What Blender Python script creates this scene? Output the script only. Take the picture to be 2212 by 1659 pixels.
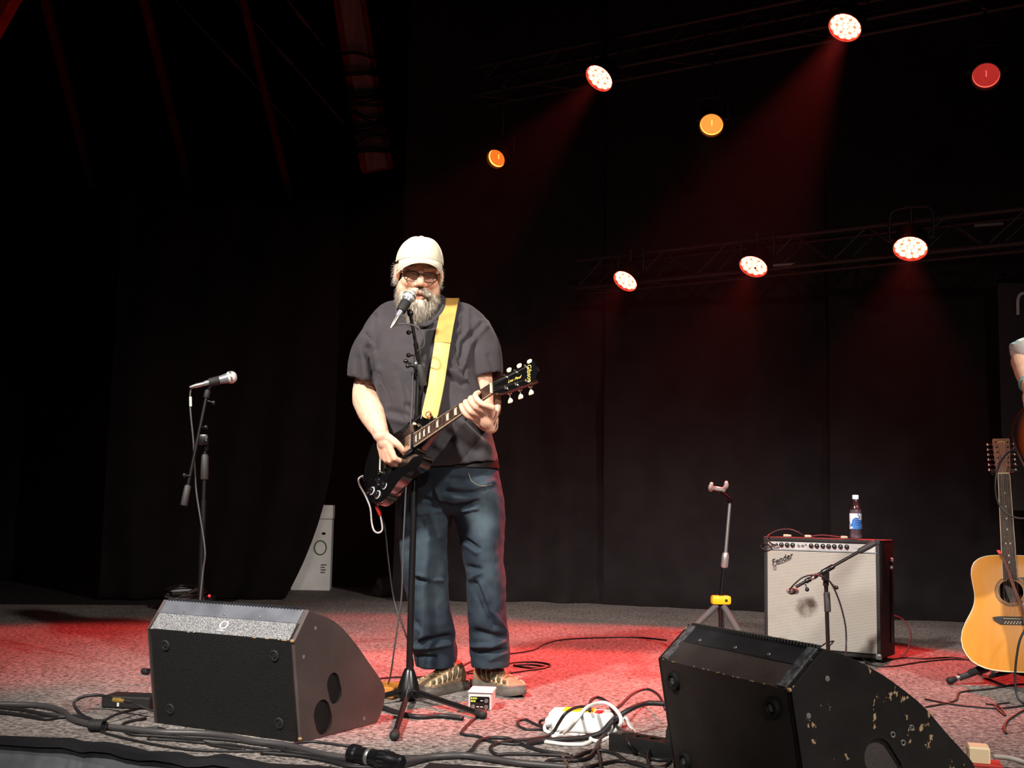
import bpy, bmesh, math, random
import numpy as np
from mathutils import Vector, Matrix, noise
from mathutils.bvhtree import BVHTree

random.seed(7)
for o in list(bpy.data.objects):
    bpy.data.objects.remove(o)
scene = bpy.context.scene
COL = scene.collection
V = Vector
PI = math.pi

# ------------------------------------------------------------------ camera
FPX, CX, CY, CAM_H = 2500.0, 1106.0, 829.5, 0.72
PITCH, ROLL = math.atan(277.5 / 2500.0), 0.02
c_fw = V((0, math.cos(PITCH), math.sin(PITCH)))
c_u0 = V((0, -math.sin(PITCH), math.cos(PITCH)))
c_r0 = V((1, 0, 0))
c_up = c_u0 * math.cos(ROLL) - c_r0 * math.sin(ROLL)
c_rt = c_r0 * math.cos(ROLL) + c_u0 * math.sin(ROLL)
CAM = V((0, 0, CAM_H))
cam_data = bpy.data.cameras.new('camera')
cam_data.sensor_fit = 'HORIZONTAL'
cam_data.sensor_width = 36.0
cam_data.lens = 36.0 * FPX / 2212.0
cam_data.clip_start = 0.05
cam_data.clip_end = 100
cam = bpy.data.objects.new('camera', cam_data)
COL.objects.link(cam)
mw = Matrix((c_rt, c_up, -c_fw)).transposed().to_4x4()
mw.translation = CAM
cam.matrix_world = mw
scene.camera = cam


def ray(px, py):
    return c_fw + c_rt * ((px - CX) / FPX) - c_up * ((py - CY) / FPX)


def G(px, py, z=0.0):
    """point of the photograph lying on a horizontal plane"""
    d = ray(px, py)
    return CAM + d * ((z - CAM_H) / d.z)


def W(px, py, Y):
    """point of the photograph at distance Y into the stage"""
    d = ray(px, py)
    return CAM + d * (Y / d.y)


def PRJ(p):
    d = p - CAM
    z = d.dot(c_fw)
    return CX + FPX * d.dot(c_rt) / z, CY - FPX * d.dot(c_up) / z


# ------------------------------------------------------------------ light
world = bpy.data.worlds.new('world')
scene.world = world
world.use_nodes = True
world.node_tree.nodes['Background'].inputs['Color'].default_value = (1, 0.93, 0.9, 1)
world.node_tree.nodes['Background'].inputs['Strength'].default_value = 0.016

vs = scene.view_settings
vs.view_transform = 'Standard'
vs.look = 'None'
vs.exposure = 0.0
vs.gamma = 1.0
vs.use_curve_mapping = False
scene.cycles.max_bounces = 5
scene.cycles.diffuse_bounces = 2
scene.cycles.glossy_bounces = 2
scene.cycles.transmission_bounces = 4


def spot(name, loc, aim, power, color, angle, blend=0.3, size=0.08):
    l = bpy.data.lights.new(name, 'SPOT')
    l.energy = power
    l.color = color
    l.spot_size = math.radians(angle)
    l.spot_blend = blend
    l.shadow_soft_size = size
    o = bpy.data.objects.new(name, l)
    COL.objects.link(o)
    o.location = loc
    o.rotation_euler = (V(aim) - V(loc)).to_track_quat('-Z', 'Y').to_euler()
    return o


# white front-of-house spotlights hung above the audience, then an added fill
spot('front_spot_a', (-2.6, 0.3, 4.7), (-0.35, 4.7, 1.0), 3800, (1, 0.93, 0.86), 40, 0.75, 0.22)
spot('front_spot_b', (3.6, 0.2, 4.4), (1.0, 4.3, 0.2), 1750, (1, 0.93, 0.86), 66, 0.75, 0.10)
spot('front_fill', (0.8, -4.5, 3.2), (1.0, 3.8, 0.2), 620, (1, 0.92, 0.86), 50, 0.8, 0.20)  # added unseen fill lamp to brighten the monitor sides and the singer's face

# ------------------------------------------------------------------ helpers
ORI = {}


def lin(c):
    if isinstance(c, str):
        c = [int(c[i:i + 2], 16) / 255 for i in (0, 2, 4)]
    return tuple((x / 12.92 if x <= 0.04045 else ((x + 0.055) / 1.055) ** 2.4) for x in c)


MATS = {}


def mat(name, col, rough=0.6, metal=0.0, var=0.0, vscale=40.0, bump=0.0, bscale=80.0, coat=0.0, spec=0.5,
        emit=None, estr=0.0, alpha=1.0, trans=0.0, ior=1.45, col2=None, sheen=0.0, stretch=None, ramp=(0.4, 0.6),
        tint=False):
    """procedural material: base colour, optional second colour by noise, optional bump"""
    if name in MATS:
        return MATS[name]
    m = bpy.data.materials.new(name)
    m.use_nodes = True
    nt = m.node_tree
    b = nt.nodes['Principled BSDF']
    c = lin(col)
    b.inputs['Base Color'].default_value = (*c, 1)
    b.inputs['Roughness'].default_value = rough
    b.inputs['Metallic'].default_value = metal
    b.inputs['Specular IOR Level'].default_value = spec
    b.inputs['IOR'].default_value = ior
    if coat:
        b.inputs['Coat Weight'].default_value = coat
        b.inputs['Coat Roughness'].default_value = 0.08
    if sheen:
        b.inputs['Sheen Weight'].default_value = sheen
        b.inputs['Sheen Roughness'].default_value = 0.4
    if emit is not None:
        b.inputs['Emission Color'].default_value = (*emit, 1)
        b.inputs['Emission Strength'].default_value = estr
    if trans:
        b.inputs['Transmission Weight'].default_value = trans
    if alpha < 1:
        b.inputs['Alpha'].default_value = alpha
    L = nt.links.new
    tc = nt.nodes.new('ShaderNodeTexCoord')
    src = tc.outputs['Object']
    if stretch:
        mp = nt.nodes.new('ShaderNodeMapping')
        mp.inputs['Scale'].default_value = stretch
        L(src, mp.inputs['Vector'])
        src = mp.outputs['Vector']
    out = None
    if var or col2 is not None:
        n = nt.nodes.new('ShaderNodeTexNoise')
        n.inputs['Scale'].default_value = vscale
        n.inputs['Detail'].default_value = 4
        L(src, n.inputs['Vector'])
        r = nt.nodes.new('ShaderNodeValToRGB')
        r.color_ramp.elements[0].position = ramp[0]
        r.color_ramp.elements[1].position = ramp[1]
        c2 = lin(col2) if col2 is not None else tuple(max(0, x * (1 - var)) for x in c)
        c1 = c if col2 is not None else tuple(min(1, x * (1 + var)) for x in c)
        r.color_ramp.elements[0].color = (*c1, 1)
        r.color_ramp.elements[1].color = (*c2, 1)
        L(n.outputs['Fac'], r.inputs['Fac'])
        out = r.outputs['Color']
        L(out, b.inputs['Base Color'])
    if tint:
        a = nt.nodes.new('ShaderNodeAttribute')
        a.attribute_name = 'tint'
        mx = nt.nodes.new('ShaderNodeMix')
        mx.data_type = 'RGBA'
        mx.blend_type = 'MULTIPLY'
        mx.inputs['Factor'].default_value = 1.0
        if out is not None:
            L(out, mx.inputs['A'])
        else:
            mx.inputs['A'].default_value = (*c, 1)
        L(a.outputs['Color'], mx.inputs['B'])
        L(mx.outputs['Result'], b.inputs['Base Color'])
    if bump:
        n2 = nt.nodes.new('ShaderNodeTexNoise')
        n2.inputs['Scale'].default_value = bscale
        n2.inputs['Detail'].default_value = 3
        L(src, n2.inputs['Vector'])
        bp = nt.nodes.new('ShaderNodeBump')
        bp.inputs['Strength'].default_value = bump
        bp.inputs['Distance'].default_value = 0.004
        L(n2.outputs['Fac'], bp.inputs['Height'])
        L(bp.outputs['Normal'], b.inputs['Normal'])
    MATS[name] = m
    return m


def catmull(pts, per=6, closed=False):
    P = [V(p) for p in pts]
    n = len(P)
    out = []
    if closed:
        idx = [(P[(i - 1) % n], P[i], P[(i + 1) % n], P[(i + 2) % n]) for i in range(n)]
    else:
        idx = [(P[max(i - 1, 0)], P[i], P[i + 1], P[min(i + 2, n - 1)]) for i in range(n - 1)]
    for a, b, c, d in idx:
        for k in range(per):
            t = k / per
            out.append(0.5 * ((2 * b) + (c - a) * t + (2 * a - 5 * b + 4 * c - d) * t * t + (3 * b - a - 3 * c + d) * t ** 3))
    if not closed:
        out.append(P[-1].copy())
    return out


def frame_of(d):
    d = V(d).normalized()
    a = V((0, 0, 1)) if abs(d.z) < 0.9 else V((1, 0, 0))
    x = a.cross(d).normalized()
    return x, d.cross(x), d


def basis(x, y, z, o=(0, 0, 0)):
    m = Matrix((V(x), V(y), V(z))).transposed().to_4x4()
    m.translation = V(o)
    return m


class MB:
    """collects shapes into one mesh"""

    def __init__(s, M=None):
        s.v, s.f, s.M = [], [], M if M is not None else Matrix()

    def add(s, vs_, fs):
        o = len(s.v)
        s.v += [s.M @ V(p) for p in vs_]
        s.f += [tuple(i + o for i in f) for f in fs]
        return s

    def box(s, c, size, R=None, bev=0.0, seg=1):
        bm = bmesh.new()
        bmesh.ops.create_cube(bm, size=1)
        for q in bm.verts:
            q.co = V((q.co.x * size[0], q.co.y * size[1], q.co.z * size[2]))
        if bev:
            bmesh.ops.bevel(bm, geom=list(bm.edges), offset=bev, segments=seg, profile=0.6, affect='EDGES')
        bm.verts.index_update()
        R = R or Matrix()
        s.add([(R @ q.co) + V(c) for q in bm.verts], [[q.index for q in f.verts] for f in bm.faces])
        bm.free()
        return s

    def loft(s, rings, cap0=True, cap1=True):
        n = len(rings[0])
        vs_ = [p for r in rings for p in r]
        fs = []
        for i in range(len(rings) - 1):
            for j in range(n):
                k = (j + 1) % n
                fs.append((i * n + j, i * n + k, (i + 1) * n + k, (i + 1) * n + j))
        if cap0:
            fs.append(tuple(range(n - 1, -1, -1)))
        if cap1:
            o = (len(rings) - 1) * n
            fs.append(tuple(o + j for j in range(n)))
        return s.add(vs_, fs)

    def lathe(s, p, d, prof, n=20, cap0=True, cap1=True):
        x, y, z = frame_of(d)
        p = V(p)
        rings = [[p + z * h + (x * math.cos(2 * PI * j / n) + y * math.sin(2 * PI * j / n)) * max(r, 1e-5) for j in range(n)]
                 for r, h in prof]
        return s.loft(rings, cap0, cap1)

    def cyl(s, p0, p1, r0, r1=None, n=14, caps=True):
        d = V(p1) - V(p0)
        return s.lathe(p0, d, [(r0, 0), (r0 if r1 is None else r1, d.length)], n, caps, caps)

    def tube(s, pts, r, n=8, per=6, smooth=True, closed=False, caps=True):
        P = catmull(pts, per, closed) if smooth and len(pts) > 2 else [V(p) for p in pts]
        m = len(P)
        rr = r if callable(r) else (lambda t: r)
        rings = []
        up = None
        for i, p in enumerate(P):
            a = P[(i - 1) % m] if (closed or i > 0) else P[i]
            b = P[(i + 1) % m] if (closed or i < m - 1) else P[i]
            t = (b - a)
            if t.length < 1e-9:
                t = V((0, 0, 1))
            t.normalize()
            if up is None:
                up = frame_of(t)[0]
            x = (up - t * up.dot(t))
            if x.length < 1e-6:
                x = frame_of(t)[0]
            x.normalize()
            up = x
            y = t.cross(x)
            R_ = rr(i / max(m - 1, 1))
            rings.append([p + (x * math.cos(2 * PI * j / n) + y * math.sin(2 * PI * j / n)) * R_ for j in range(n)])
        if closed:
            rings.append(rings[0])
        return s.loft(rings, caps and not closed, caps and not closed)

    def limb(s, pts, radii, n=16, per=5):
        """tapered smooth limb with round ends"""
        P = catmull(pts, per)
        m = len(P)
        k = len(radii) - 1
        rads = []
        for i in range(m):
            t = i / per
            a = min(int(t), k - 1) if k > 0 else 0
            q = t - a
            q = q * q * (3 - 2 * q)
            rads.append(radii[a] * (1 - q) + radii[min(a + 1, k)] * q)
        d0 = (P[0] - P[1]).normalized()
        d1 = (P[-1] - P[-2]).normalized()
        pre = [(P[0] + d0 * rads[0] * math.sin(a), rads[0] * math.cos(a)) for a in (1.4, 1.0, 0.5)]
        post = [(P[-1] + d1 * rads[-1] * math.sin(a), rads[-1] * math.cos(a)) for a in (0.5, 1.0, 1.4)]
        seq = pre + list(zip(P, rads)) + post
        rings = []
        up = None
        for i, (p, r) in enumerate(seq):
            a = seq[max(i - 1, 0)][0]
            b = seq[min(i + 1, len(seq) - 1)][0]
            t = (b - a).normalized()
            if up is None:
                up = frame_of(t)[0]
            x = (up - t * up.dot(t)).normalized()
            up = x
            y = t.cross(x)
            rings.append([p + (x * math.cos(2 * PI * j / n) + y * math.sin(2 * PI * j / n)) * r for j in range(n)])
        return s.loft(rings)

    def ell(s, c, r, R=None, nu=20, nv=12):
        if not hasattr(r, '__len__'):
            r = (r, r, r)
        R = R or Matrix()
        c = V(c)
        vs_ = [c + R @ V((0, 0, r[2]))]
        for i in range(1, nv):
            a = PI * i / nv
            for j in range(nu):
                b = 2 * PI * j / nu
                vs_.append(c + R @ V((r[0] * math.sin(a) * math.cos(b), r[1] * math.sin(a) * math.sin(b), r[2] * math.cos(a))))
        vs_.append(c + R @ V((0, 0, -r[2])))
        fs = [(0, 1 + j, 1 + (j + 1) % nu) for j in range(nu)]
        for i in range(nv - 2):
            for j in range(nu):
                k = (j + 1) % nu
                fs.append((1 + i * nu + j, 1 + (i + 1) * nu + j, 1 + (i + 1) * nu + k, 1 + i * nu + k))
        e = len(vs_) - 1
        o = 1 + (nv - 2) * nu
        fs += [(o + j, e, o + (j + 1) % nu) for j in range(nu)]
        return s.add(vs_, fs)

    def prism(s, poly, z0, z1, holes=None):
        """polygon in local xy, extruded along local z"""
        n = len(poly)
        vs_ = [(p[0], p[1], z0) for p in poly] + [(p[0], p[1], z1) for p in poly]
        fs = [tuple(range(n - 1, -1, -1)), tuple(range(n, 2 * n))]
        fs += [(j, (j + 1) % n, n + (j + 1) % n, n + j) for j in range(n)]
        return s.add(vs_, fs)

    def mesh(s, name):
        me = bpy.data.meshes.new(name)
        me.from_pydata([tuple(p) for p in s.v], [], s.f)
        return me

    def build(s, name, m, parent=None, smooth=40, kind=None, recalc=True):
        bm = bmesh.new()
        vv = [bm.verts.new(p) for p in s.v]
        for f in s.f:
            try:
                bm.faces.new([vv[i] for i in f])
            except ValueError:
                pass
        if recalc:
            bmesh.ops.recalc_face_normals(bm, faces=list(bm.faces))
        me = bpy.data.meshes.new(name)
        bm.to_mesh(me)
        bm.free()
        return link_mesh(name, me, m, parent, smooth, kind)


def link_mesh(name, me, m, parent=None, smooth=40, kind=None, base=None):
    o = bpy.data.objects.new(name, me)
    COL.objects.link(o)
    if parent is not None:
        org = ORI[parent.name]
        o.parent = parent
    else:
        n = len(me.vertices)
        co = np.empty(n * 3, dtype=np.float32)
        me.vertices.foreach_get('co', co)
        co = co.reshape(-1, 3)
        mn, mx = co.min(0), co.max(0)
        org = V(((mn[0] + mx[0]) / 2, (mn[1] + mx[1]) / 2, mn[2])) if base is None else V(base)
        o.location = org
    ORI[o.name] = V(org)
    me.transform(Matrix.Translation(-V(org)))
    if m is not None:
        me.materials.append(m)
    if smooth:
        me.polygons.foreach_set('use_smooth', [True] * len(me.polygons))
        if smooth < 180:
            me.set_sharp_from_angle(angle=math.radians(smooth))
    if kind:
        o['kind'] = kind
    return o


def tag(o, label, cat, group=None, kind=None):
    o['label'] = label
    o['category'] = cat
    if group:
        o['group'] = group
    if kind:
        o['kind'] = kind
    return o


def thing(name, label, cat, loc, group=None):
    o = bpy.data.objects.new(name, None)
    o.empty_display_size = 0.05
    COL.objects.link(o)
    o.location = V(loc)
    ORI[o.name] = V(loc)
    return tag(o, label, cat, group)


def struct(o):
    o['kind'] = 'structure'
    return o


def text_mb(txt, M, size, depth=0.0006, shear=0.0, align='CENTER'):
    cu = bpy.data.curves.new('txt', 'FONT')
    cu.body = txt
    cu.size = size
    cu.extrude = depth
    cu.shear = shear
    cu.align_x = align
    cu.align_y = 'CENTER'
    cu.resolution_u = 3
    o = bpy.data.objects.new('txt', cu)
    COL.objects.link(o)
    dg = bpy.context.evaluated_depsgraph_get()
    me = bpy.data.meshes.new_from_object(o.evaluated_get(dg))
    bpy.data.objects.remove(o)
    b = MB(M)
    b.add([q.co for q in me.vertices], [list(p.vertices) for p in me.polygons])
    bpy.data.meshes.remove(me)
    return b


def remesh(b, voxel, smooth=4, fac=0.5):
    """fuse overlapping closed shapes into one continuous surface"""
    me = b.mesh('tmp')
    bm = bmesh.new()
    bm.from_mesh(me)
    bmesh.ops.recalc_face_normals(bm, faces=list(bm.faces))
    bm.to_mesh(me)
    bm.free()
    o = bpy.data.objects.new('tmp', me)
    COL.objects.link(o)
    r = o.modifiers.new('r', 'REMESH')
    r.mode = 'VOXEL'
    r.voxel_size = voxel
    r.adaptivity = 0
    if smooth:
        q = o.modifiers.new('s', 'SMOOTH')
        q.factor = fac
        q.iterations = smooth
    dg = bpy.context.evaluated_depsgraph_get()
    out = bpy.data.meshes.new_from_object(o.evaluated_get(dg))
    bpy.data.objects.remove(o)
    bpy.data.meshes.remove(me)
    return out


def get_co(me):
    co = np.empty(len(me.vertices) * 3)
    me.vertices.foreach_get('co', co)
    return co.reshape(-1, 3)


def get_no(me):
    no = np.empty(len(me.vertices) * 3)
    me.vertex_normals.foreach_get('vector', no)
    return no.reshape(-1, 3)


def set_co(me, co):
    me.vertices.foreach_set('co', co.ravel())
    me.update()


NRT, NUP, NFW, NCAM = (np.array(x) for x in (c_rt, c_up, c_fw, CAM))


def prj_np(co):
    d = co - NCAM
    z = d @ NFW
    return np.stack([CX + FPX * (d @ NRT) / z, CY - FPX * (d @ NUP) / z], 1)


def folds(me, lines, front=True):
    """cloth folds: ridges (+) and valleys (-) along polylines, given where they lie on the cloth"""
    co, no = get_co(me), get_no(me)
    px = prj_np(co)
    amt = np.zeros(len(co))
    for pts, w, a in lines:
        best = np.full(len(co), 1e9)
        for (x0, y0), (x1, y1) in zip(pts[:-1], pts[1:]):
            dx, dy = x1 - x0, y1 - y0
            t = np.clip(((px[:, 0] - x0) * dx + (px[:, 1] - y0) * dy) / (dx * dx + dy * dy + 1e-9), 0, 1)
            taper = 1
            best = np.minimum(best, np.hypot(px[:, 0] - x0 - t * dx, px[:, 1] - y0 - t * dy))
        amt += a * np.exp(-(best / w) ** 2)
    if front:
        amt *= np.clip(-no[:, 1] * 1.9 - 0.15, 0, 1) * 1.25
    set_co(me, co + no * amt[:, None])


def noise_disp(me, amp, scale, stretch=(1, 1, 1), seed=0):
    co, no = get_co(me), get_no(me)
    a = np.array([noise.noise(V((p[0] * scale * stretch[0] + seed, p[1] * scale * stretch[1], p[2] * scale * stretch[2]))) for p in co])
    set_co(me, co + no * (a * amp)[:, None])


def smooth_mesh(me, it=2):
    pass


def sel(c, ax, ay, n=28, p=1.0):
    """super-ellipse ring around c"""
    c, ax, ay = V(c), V(ax), V(ay)
    out = []
    for j in range(n):
        a = 2 * PI * j / n
        ca, sa = math.cos(a), math.sin(a)
        out.append(c + ax * math.copysign(abs(ca) ** p, ca) + ay * math.copysign(abs(sa) ** p, sa))
    return out

# ================================================================== setting
M_black = mat('black_paint', '0b0a0a', 0.8)
M_wallblack = mat('black_wall', '100e0e', 0.95, var=0.2, vscale=6, spec=0.1)
M_drape = mat('black_drape_wool', '201d1e', 0.95, var=0.12, vscale=5, bump=0.25, bscale=300, spec=0.1, sheen=0.15)


def carpet_mat():
    m = mat('stage_carpet', '6d6866', 0.95, spec=0.1)
    nt = m.node_tree
    L = nt.links.new
    b = nt.nodes['Principled BSDF']
    tc = nt.nodes.new('ShaderNodeTexCoord')
    n1 = nt.nodes.new('ShaderNodeTexNoise')
    n1.inputs['Scale'].default_value = 55
    n1.inputs['Detail'].default_value = 5
    n1.inputs['Roughness'].default_value = 0.75
    L(tc.outputs['Object'], n1.inputs['Vector'])
    r = nt.nodes.new('ShaderNodeValToRGB')
    r.color_ramp.elements[0].position = 0.36
    r.color_ramp.elements[0].color = (*lin('2a2625'), 1)
    r.color_ramp.elements[1].position = 0.66
    r.color_ramp.elements[1].color = (*lin('9d9590'), 1)
    L(n1.outputs['Fac'], r.inputs['Fac'])
    n2 = nt.nodes.new('ShaderNodeTexNoise')
    n2.inputs['Scale'].default_value = 2.5
    n2.inputs['Detail'].default_value = 4
    L(tc.outputs['Object'], n2.inputs['Vector'])
    mr = nt.nodes.new('ShaderNodeMapRange')
    mr.inputs['From Min'].default_value = 0.3
    mr.inputs['From Max'].default_value = 0.7
    mr.inputs['To Min'].default_value = 0.82
    mr.inputs['To Max'].default_value = 1.1
    L(n2.outputs['Fac'], mr.inputs['Value'])
    mx = nt.nodes.new('ShaderNodeMix')
    mx.data_type = 'RGBA'
    mx.blend_type = 'MULTIPLY'
    mx.inputs['Factor'].default_value = 1
    L(r.outputs['Color'], mx.inputs['A'])
    L(mr.outputs['Result'], mx.inputs['B'])
    L(mx.outputs['Result'], b.inputs['Base Color'])
    n3 = nt.nodes.new('ShaderNodeTexNoise')
    n3.inputs['Scale'].default_value = 110
    n3.inputs['Detail'].default_value = 4
    L(tc.outputs['Object'], n3.inputs['Vector'])
    bp = nt.nodes.new('ShaderNodeBump')
    bp.inputs['Strength'].default_value = 0.7
    bp.inputs['Distance'].default_value = 0.006
    L(n3.outputs['Fac'], bp.inputs['Height'])
    L(bp.outputs['Normal'], b.inputs['Normal'])
    return m


M_carpet = carpet_mat()
EDGE = [(-5.0, 4.75), (-3.2, 4.2), (-1.54, 3.645), (-1.2, 3.535), (-0.93, 3.40), (-0.656, 3.33), (0.2, 2.96), (0.8, 2.58), (1.4, 2.30), (3.5, 1.45), (6.0, 0.6)]

# stage floor: thick carpeted deck
poly = EDGE + [(6.0, 11.0), (-2.1, 11.0), (-2.1, 8.6), (-5.0, 8.1)]
b = MB()
b.prism(poly, -0.04, 0.0)
struct(b.build('floor', M_carpet, smooth=0))
# audience floor and dark floor behind the stage deck
b = MB().box((0, 3, -1.05), (18, 24, 0.1))
struct(b.build('floor_hall', mat('hall_floor', '161414', 0.6), smooth=0))
b = MB()
b.prism([(-8, 8.0), (-5, 8.1), (-2.1, 8.6), (-2.1, 13), (-8, 13)], -0.06, -0.004)
struct(b.build('floor_backstage', mat('backstage_floor', '0d0c0c', 0.7), smooth=0))

# stage front skirt: dark cloth with soft vertical ripples and a lifted rubber edging on top
M_skirt = mat('stage_skirt_cloth', '505358', 0.85, var=0.25, vscale=7, bump=0.2, bscale=25)
sk = catmull([(x, y, 0) for x, y in EDGE], 14)
rings_t, rings_b = [], []
vs_, fs = [], []
nv = 7
for i, p in enumerate(sk):
    t = sk[min(i + 1, len(sk) - 1)] - sk[max(i - 1, 0)]
    nrm = V((t.y, -t.x, 0)).normalized()
    if nrm.y > 0:
        nrm = -nrm
    for j in range(nv):
        z = -0.006 - j / (nv - 1) * 0.99
        a = 0.012 + 0.30 * (j / nv) ** 0.8 + 0.022 * (j / nv) * math.sin(i * 0.9) + 0.010 * math.sin(i * 2.3 + 1) * min(1, j / 2)
        vs_.append(p + nrm * a + V((0, 0, z)))
for i in range(len(sk) - 1):
    for j in range(nv - 1):
        fs.append((i * nv + j, (i + 1) * nv + j, (i + 1) * nv + j + 1, i * nv + j + 1))
b = MB().add(vs_, fs)
skirt = b.build('stage_skirt', M_skirt, smooth=180)
tag(skirt, 'dark grey cloth skirt hanging down the front edge of the stage', 'stage skirt')
b = MB()
eg = [V((x, y, 0.006 + 0.010 * (0.5 + 0.5 * math.sin(i * 1.7)))) for i, (x, y, z) in enumerate(catmull([(x, y, 0) for x, y in EDGE], 5))]
for side in (0,):
    n = len(eg)
    vv, ff = [], []
    for i, p in enumerate(eg):
        t = eg[min(i + 1, n - 1)] - eg[max(i - 1, 0)]
        nr = V((t.y, -t.x, 0)).normalized()
        if nr.y > 0:
            nr = -nr
        wob = 0.010 * math.sin(i * 2.1) + 0.006 * math.sin(i * 0.77)
        vv += [p + nr * (-0.014 + wob), p + nr * (-0.014 + wob) + V((0, 0, 0.004)), p + nr * (0.03) + V((0, 0, 0.004)),
               p + nr * 0.034 + V((0, 0, -0.016)), p + nr * 0.028 + V((0, 0, -0.017)), p + nr * 0.024 + V((0, 0, -0.002))]
    for i in range(n - 1):
        for j in range(6):
            k = (j + 1) % 6
            ff.append((i * 6 + j, i * 6 + k, (i + 1) * 6 + k, (i + 1) * 6 + j))
    b.add(vv, ff)
struct(b.build('trim_1', mat('black_rubber_edging', '17171a', 0.55, bump=0.4, bscale=18), smooth=60))

# room shell
struct(MB().box((0, 13.3, 2.8), (18, 0.2, 8.0)).build('wall_back', M_wallblack, smooth=0))
struct(MB().box((-8.2, 4, 2.8), (0.2, 19, 8.0)).build('wall_left', M_wallblack, smooth=0))
struct(MB().box((8.2, 4, 2.8), (0.2, 19, 8.0)).build('wall_right', M_wallblack, smooth=0))
struct(MB().box((0, 6, 6.85), (18, 15, 0.2)).build('ceiling', M_wallblack, smooth=0))


def curtain(name, label, path, z0, z1, wl=0.26, amp=0.05, seed=0, sweep=None, puddle=0.0, m=None, dens=60, group=None):
    """hanging cloth with real folds; path is the line of its foot on the floor"""
    rnd = random.Random(seed)
    P = catmull([V((x, y, 0)) for x, y in path], 40)
    # resample by length
    Ls = [0]
    for a, c in zip(P[:-1], P[1:]):
        Ls.append(Ls[-1] + (c - a).length)
    tot = Ls[-1]
    nu = int(tot * dens)
    nv_ = 34
    pts = []
    k = 0
    for i in range(nu + 1):
        s_ = tot * i / nu
        while k < len(Ls) - 2 and Ls[k + 1] < s_:
            k += 1
        q = (s_ - Ls[k]) / max(Ls[k + 1] - Ls[k], 1e-9)
        pts.append((s_, P[k].lerp(P[k + 1], q)))
    ph = [rnd.uniform(0, 6.28) for _ in range(6)]
    vv, ff = [], []
    for i, (s_, p) in enumerate(pts):
        t = pts[min(i + 1, nu)][1] - pts[max(i - 1, 0)][1]
        t.normalize()
        nr = V((t.y, -t.x, 0))
        if nr.y > 0:
            nr = -nr
        w1 = math.sin(2 * PI * s_ / wl + 1.3 * math.sin(s_ * 1.9 + ph[0]) + ph[1])
        w2 = math.sin(2 * PI * s_ / (wl * 2.3) + ph[2] + math.sin(s_ * 3.1))
        for j in range(nv_ + 1):
            h = j / nv_
            z = z0 + (z1 - z0) * h
            drift = 0.25 * wl * math.sin(h * 4 + ph[3] + s_ * 0.7)
            w1b = math.sin(2 * PI * (s_ + drift) / wl + 1.3 * math.sin(s_ * 1.9 + ph[0]) + ph[1])
            a = amp * (0.75 + 0.25 * (1 - h)) * (0.6 * w1b + 0.5 * w2)
            crump = 0.030 * noise.noise(V((s_ * 3.2 + seed, z * 2.2, seed))) * 2 + 0.03 * max(0, 1 - z / 1.6) * noise.noise(V((s_ * 4.0 + z * 3.0 + seed, z * 3.0 - s_ * 1.5, seed + 5)))
            out = 0.0
            if puddle and z < 0.12:
                out = puddle * (1 - z / 0.12) ** 2 * (0.6 + 0.6 * noise.noise(V((s_ * 4, 0, seed))))
            q = p + nr * (a + crump + out) + V((0, 0, z))
            if sweep:
                q = q + t * sweep(s_ / tot, h)
            vv.append(q)
    m1 = nv_ + 1
    for i in range(nu):
        for j in range(nv_):
            ff.append((i * m1 + j, (i + 1) * m1 + j, (i + 1) * m1 + j + 1, i * m1 + j + 1))
    o = MB().add(vv, ff).build(name, m or M_drape, smooth=180)
    sol = o.modifiers.new('thickness', 'SOLIDIFY')
    sol.thickness = 0.006
    tag(o, label, 'curtain', group)
    return o


M_drape_shaded = mat('black_drape_shaded', '0f0d0e', 0.95, var=0.12, vscale=5, bump=0.25, bscale=300, spec=0.1)  # darker copy of the drape; shade at the left put into the colour
GB = 'black back curtains'
curtain('stage_curtain', 'black stage curtain panel hanging behind the singer, nearest the white box', [(-0.93, 9.45), (-0.2, 9.6), (0.84, 9.62)], 0.004, 5.2,
        0.34, 0.055, 3, puddle=0.16, group=GB)
curtain('stage_curtain', 'black stage curtain panel hanging behind the empty guitar stand and the amplifier', [(0.76, 9.44), (1.4, 9.26), (2.50, 8.84)], 0.004, 5.2,
        0.62, 0.030, 11, puddle=0.05, group=GB)
curtain('stage_curtain', 'black stage curtain panel hanging behind the pale acoustic guitar', [(2.40, 8.70), (3.4, 8.44), (5.2, 7.75), (7.6, 6.9)], 0.004, 5.2,
        0.8, 0.024, 17, puddle=0.03, group=GB)
curtain('wing_curtain', 'black wing curtain gathered sideways above the left floor monitor', [(-3.1, 8.9), (-2.4, 9.15), (-1.42, 9.32)], 0.012, 3.2, 0.42, 0.06, 5,
        sweep=lambda s_, h: -0.34 * (1 - min(h / 0.42, 1)) ** 2 * s_, puddle=0.05, m=M_drape_shaded)
curtain('darkness_drape', 'added black drape standing in for the darkness at the rear left', [(-7.9, 10.8), (-4.5, 10.9), (-1.1, 11.2), (0.2, 11.3)], 0.0, 3.75, 0.5, 0.05, 23, m=M_drape_shaded)  # added sheet covering the red frames where the light on them falls off

# sloping red roof frames of the hall in the dark upper left
M_red = mat('red_paint', 'a01c18', 0.6, var=0.15, vscale=9)
M_palewood = mat('pale_timber', 'a88a84', 0.7, var=0.12, vscale=14, stretch=(1, 1, 0.08), bump=0.2)


def beam(b_, p0, p1, w_, d_):
    t = (p1 - p0).normalized()
    x = t.cross(V((0, 1, 0))).normalized()
    y = t.cross(x)
    L_ = (p1 - p0).length
    b_.box((p0 + p1) / 2, (w_, d_, L_), basis(x, y, t), bev=0.006)


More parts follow.
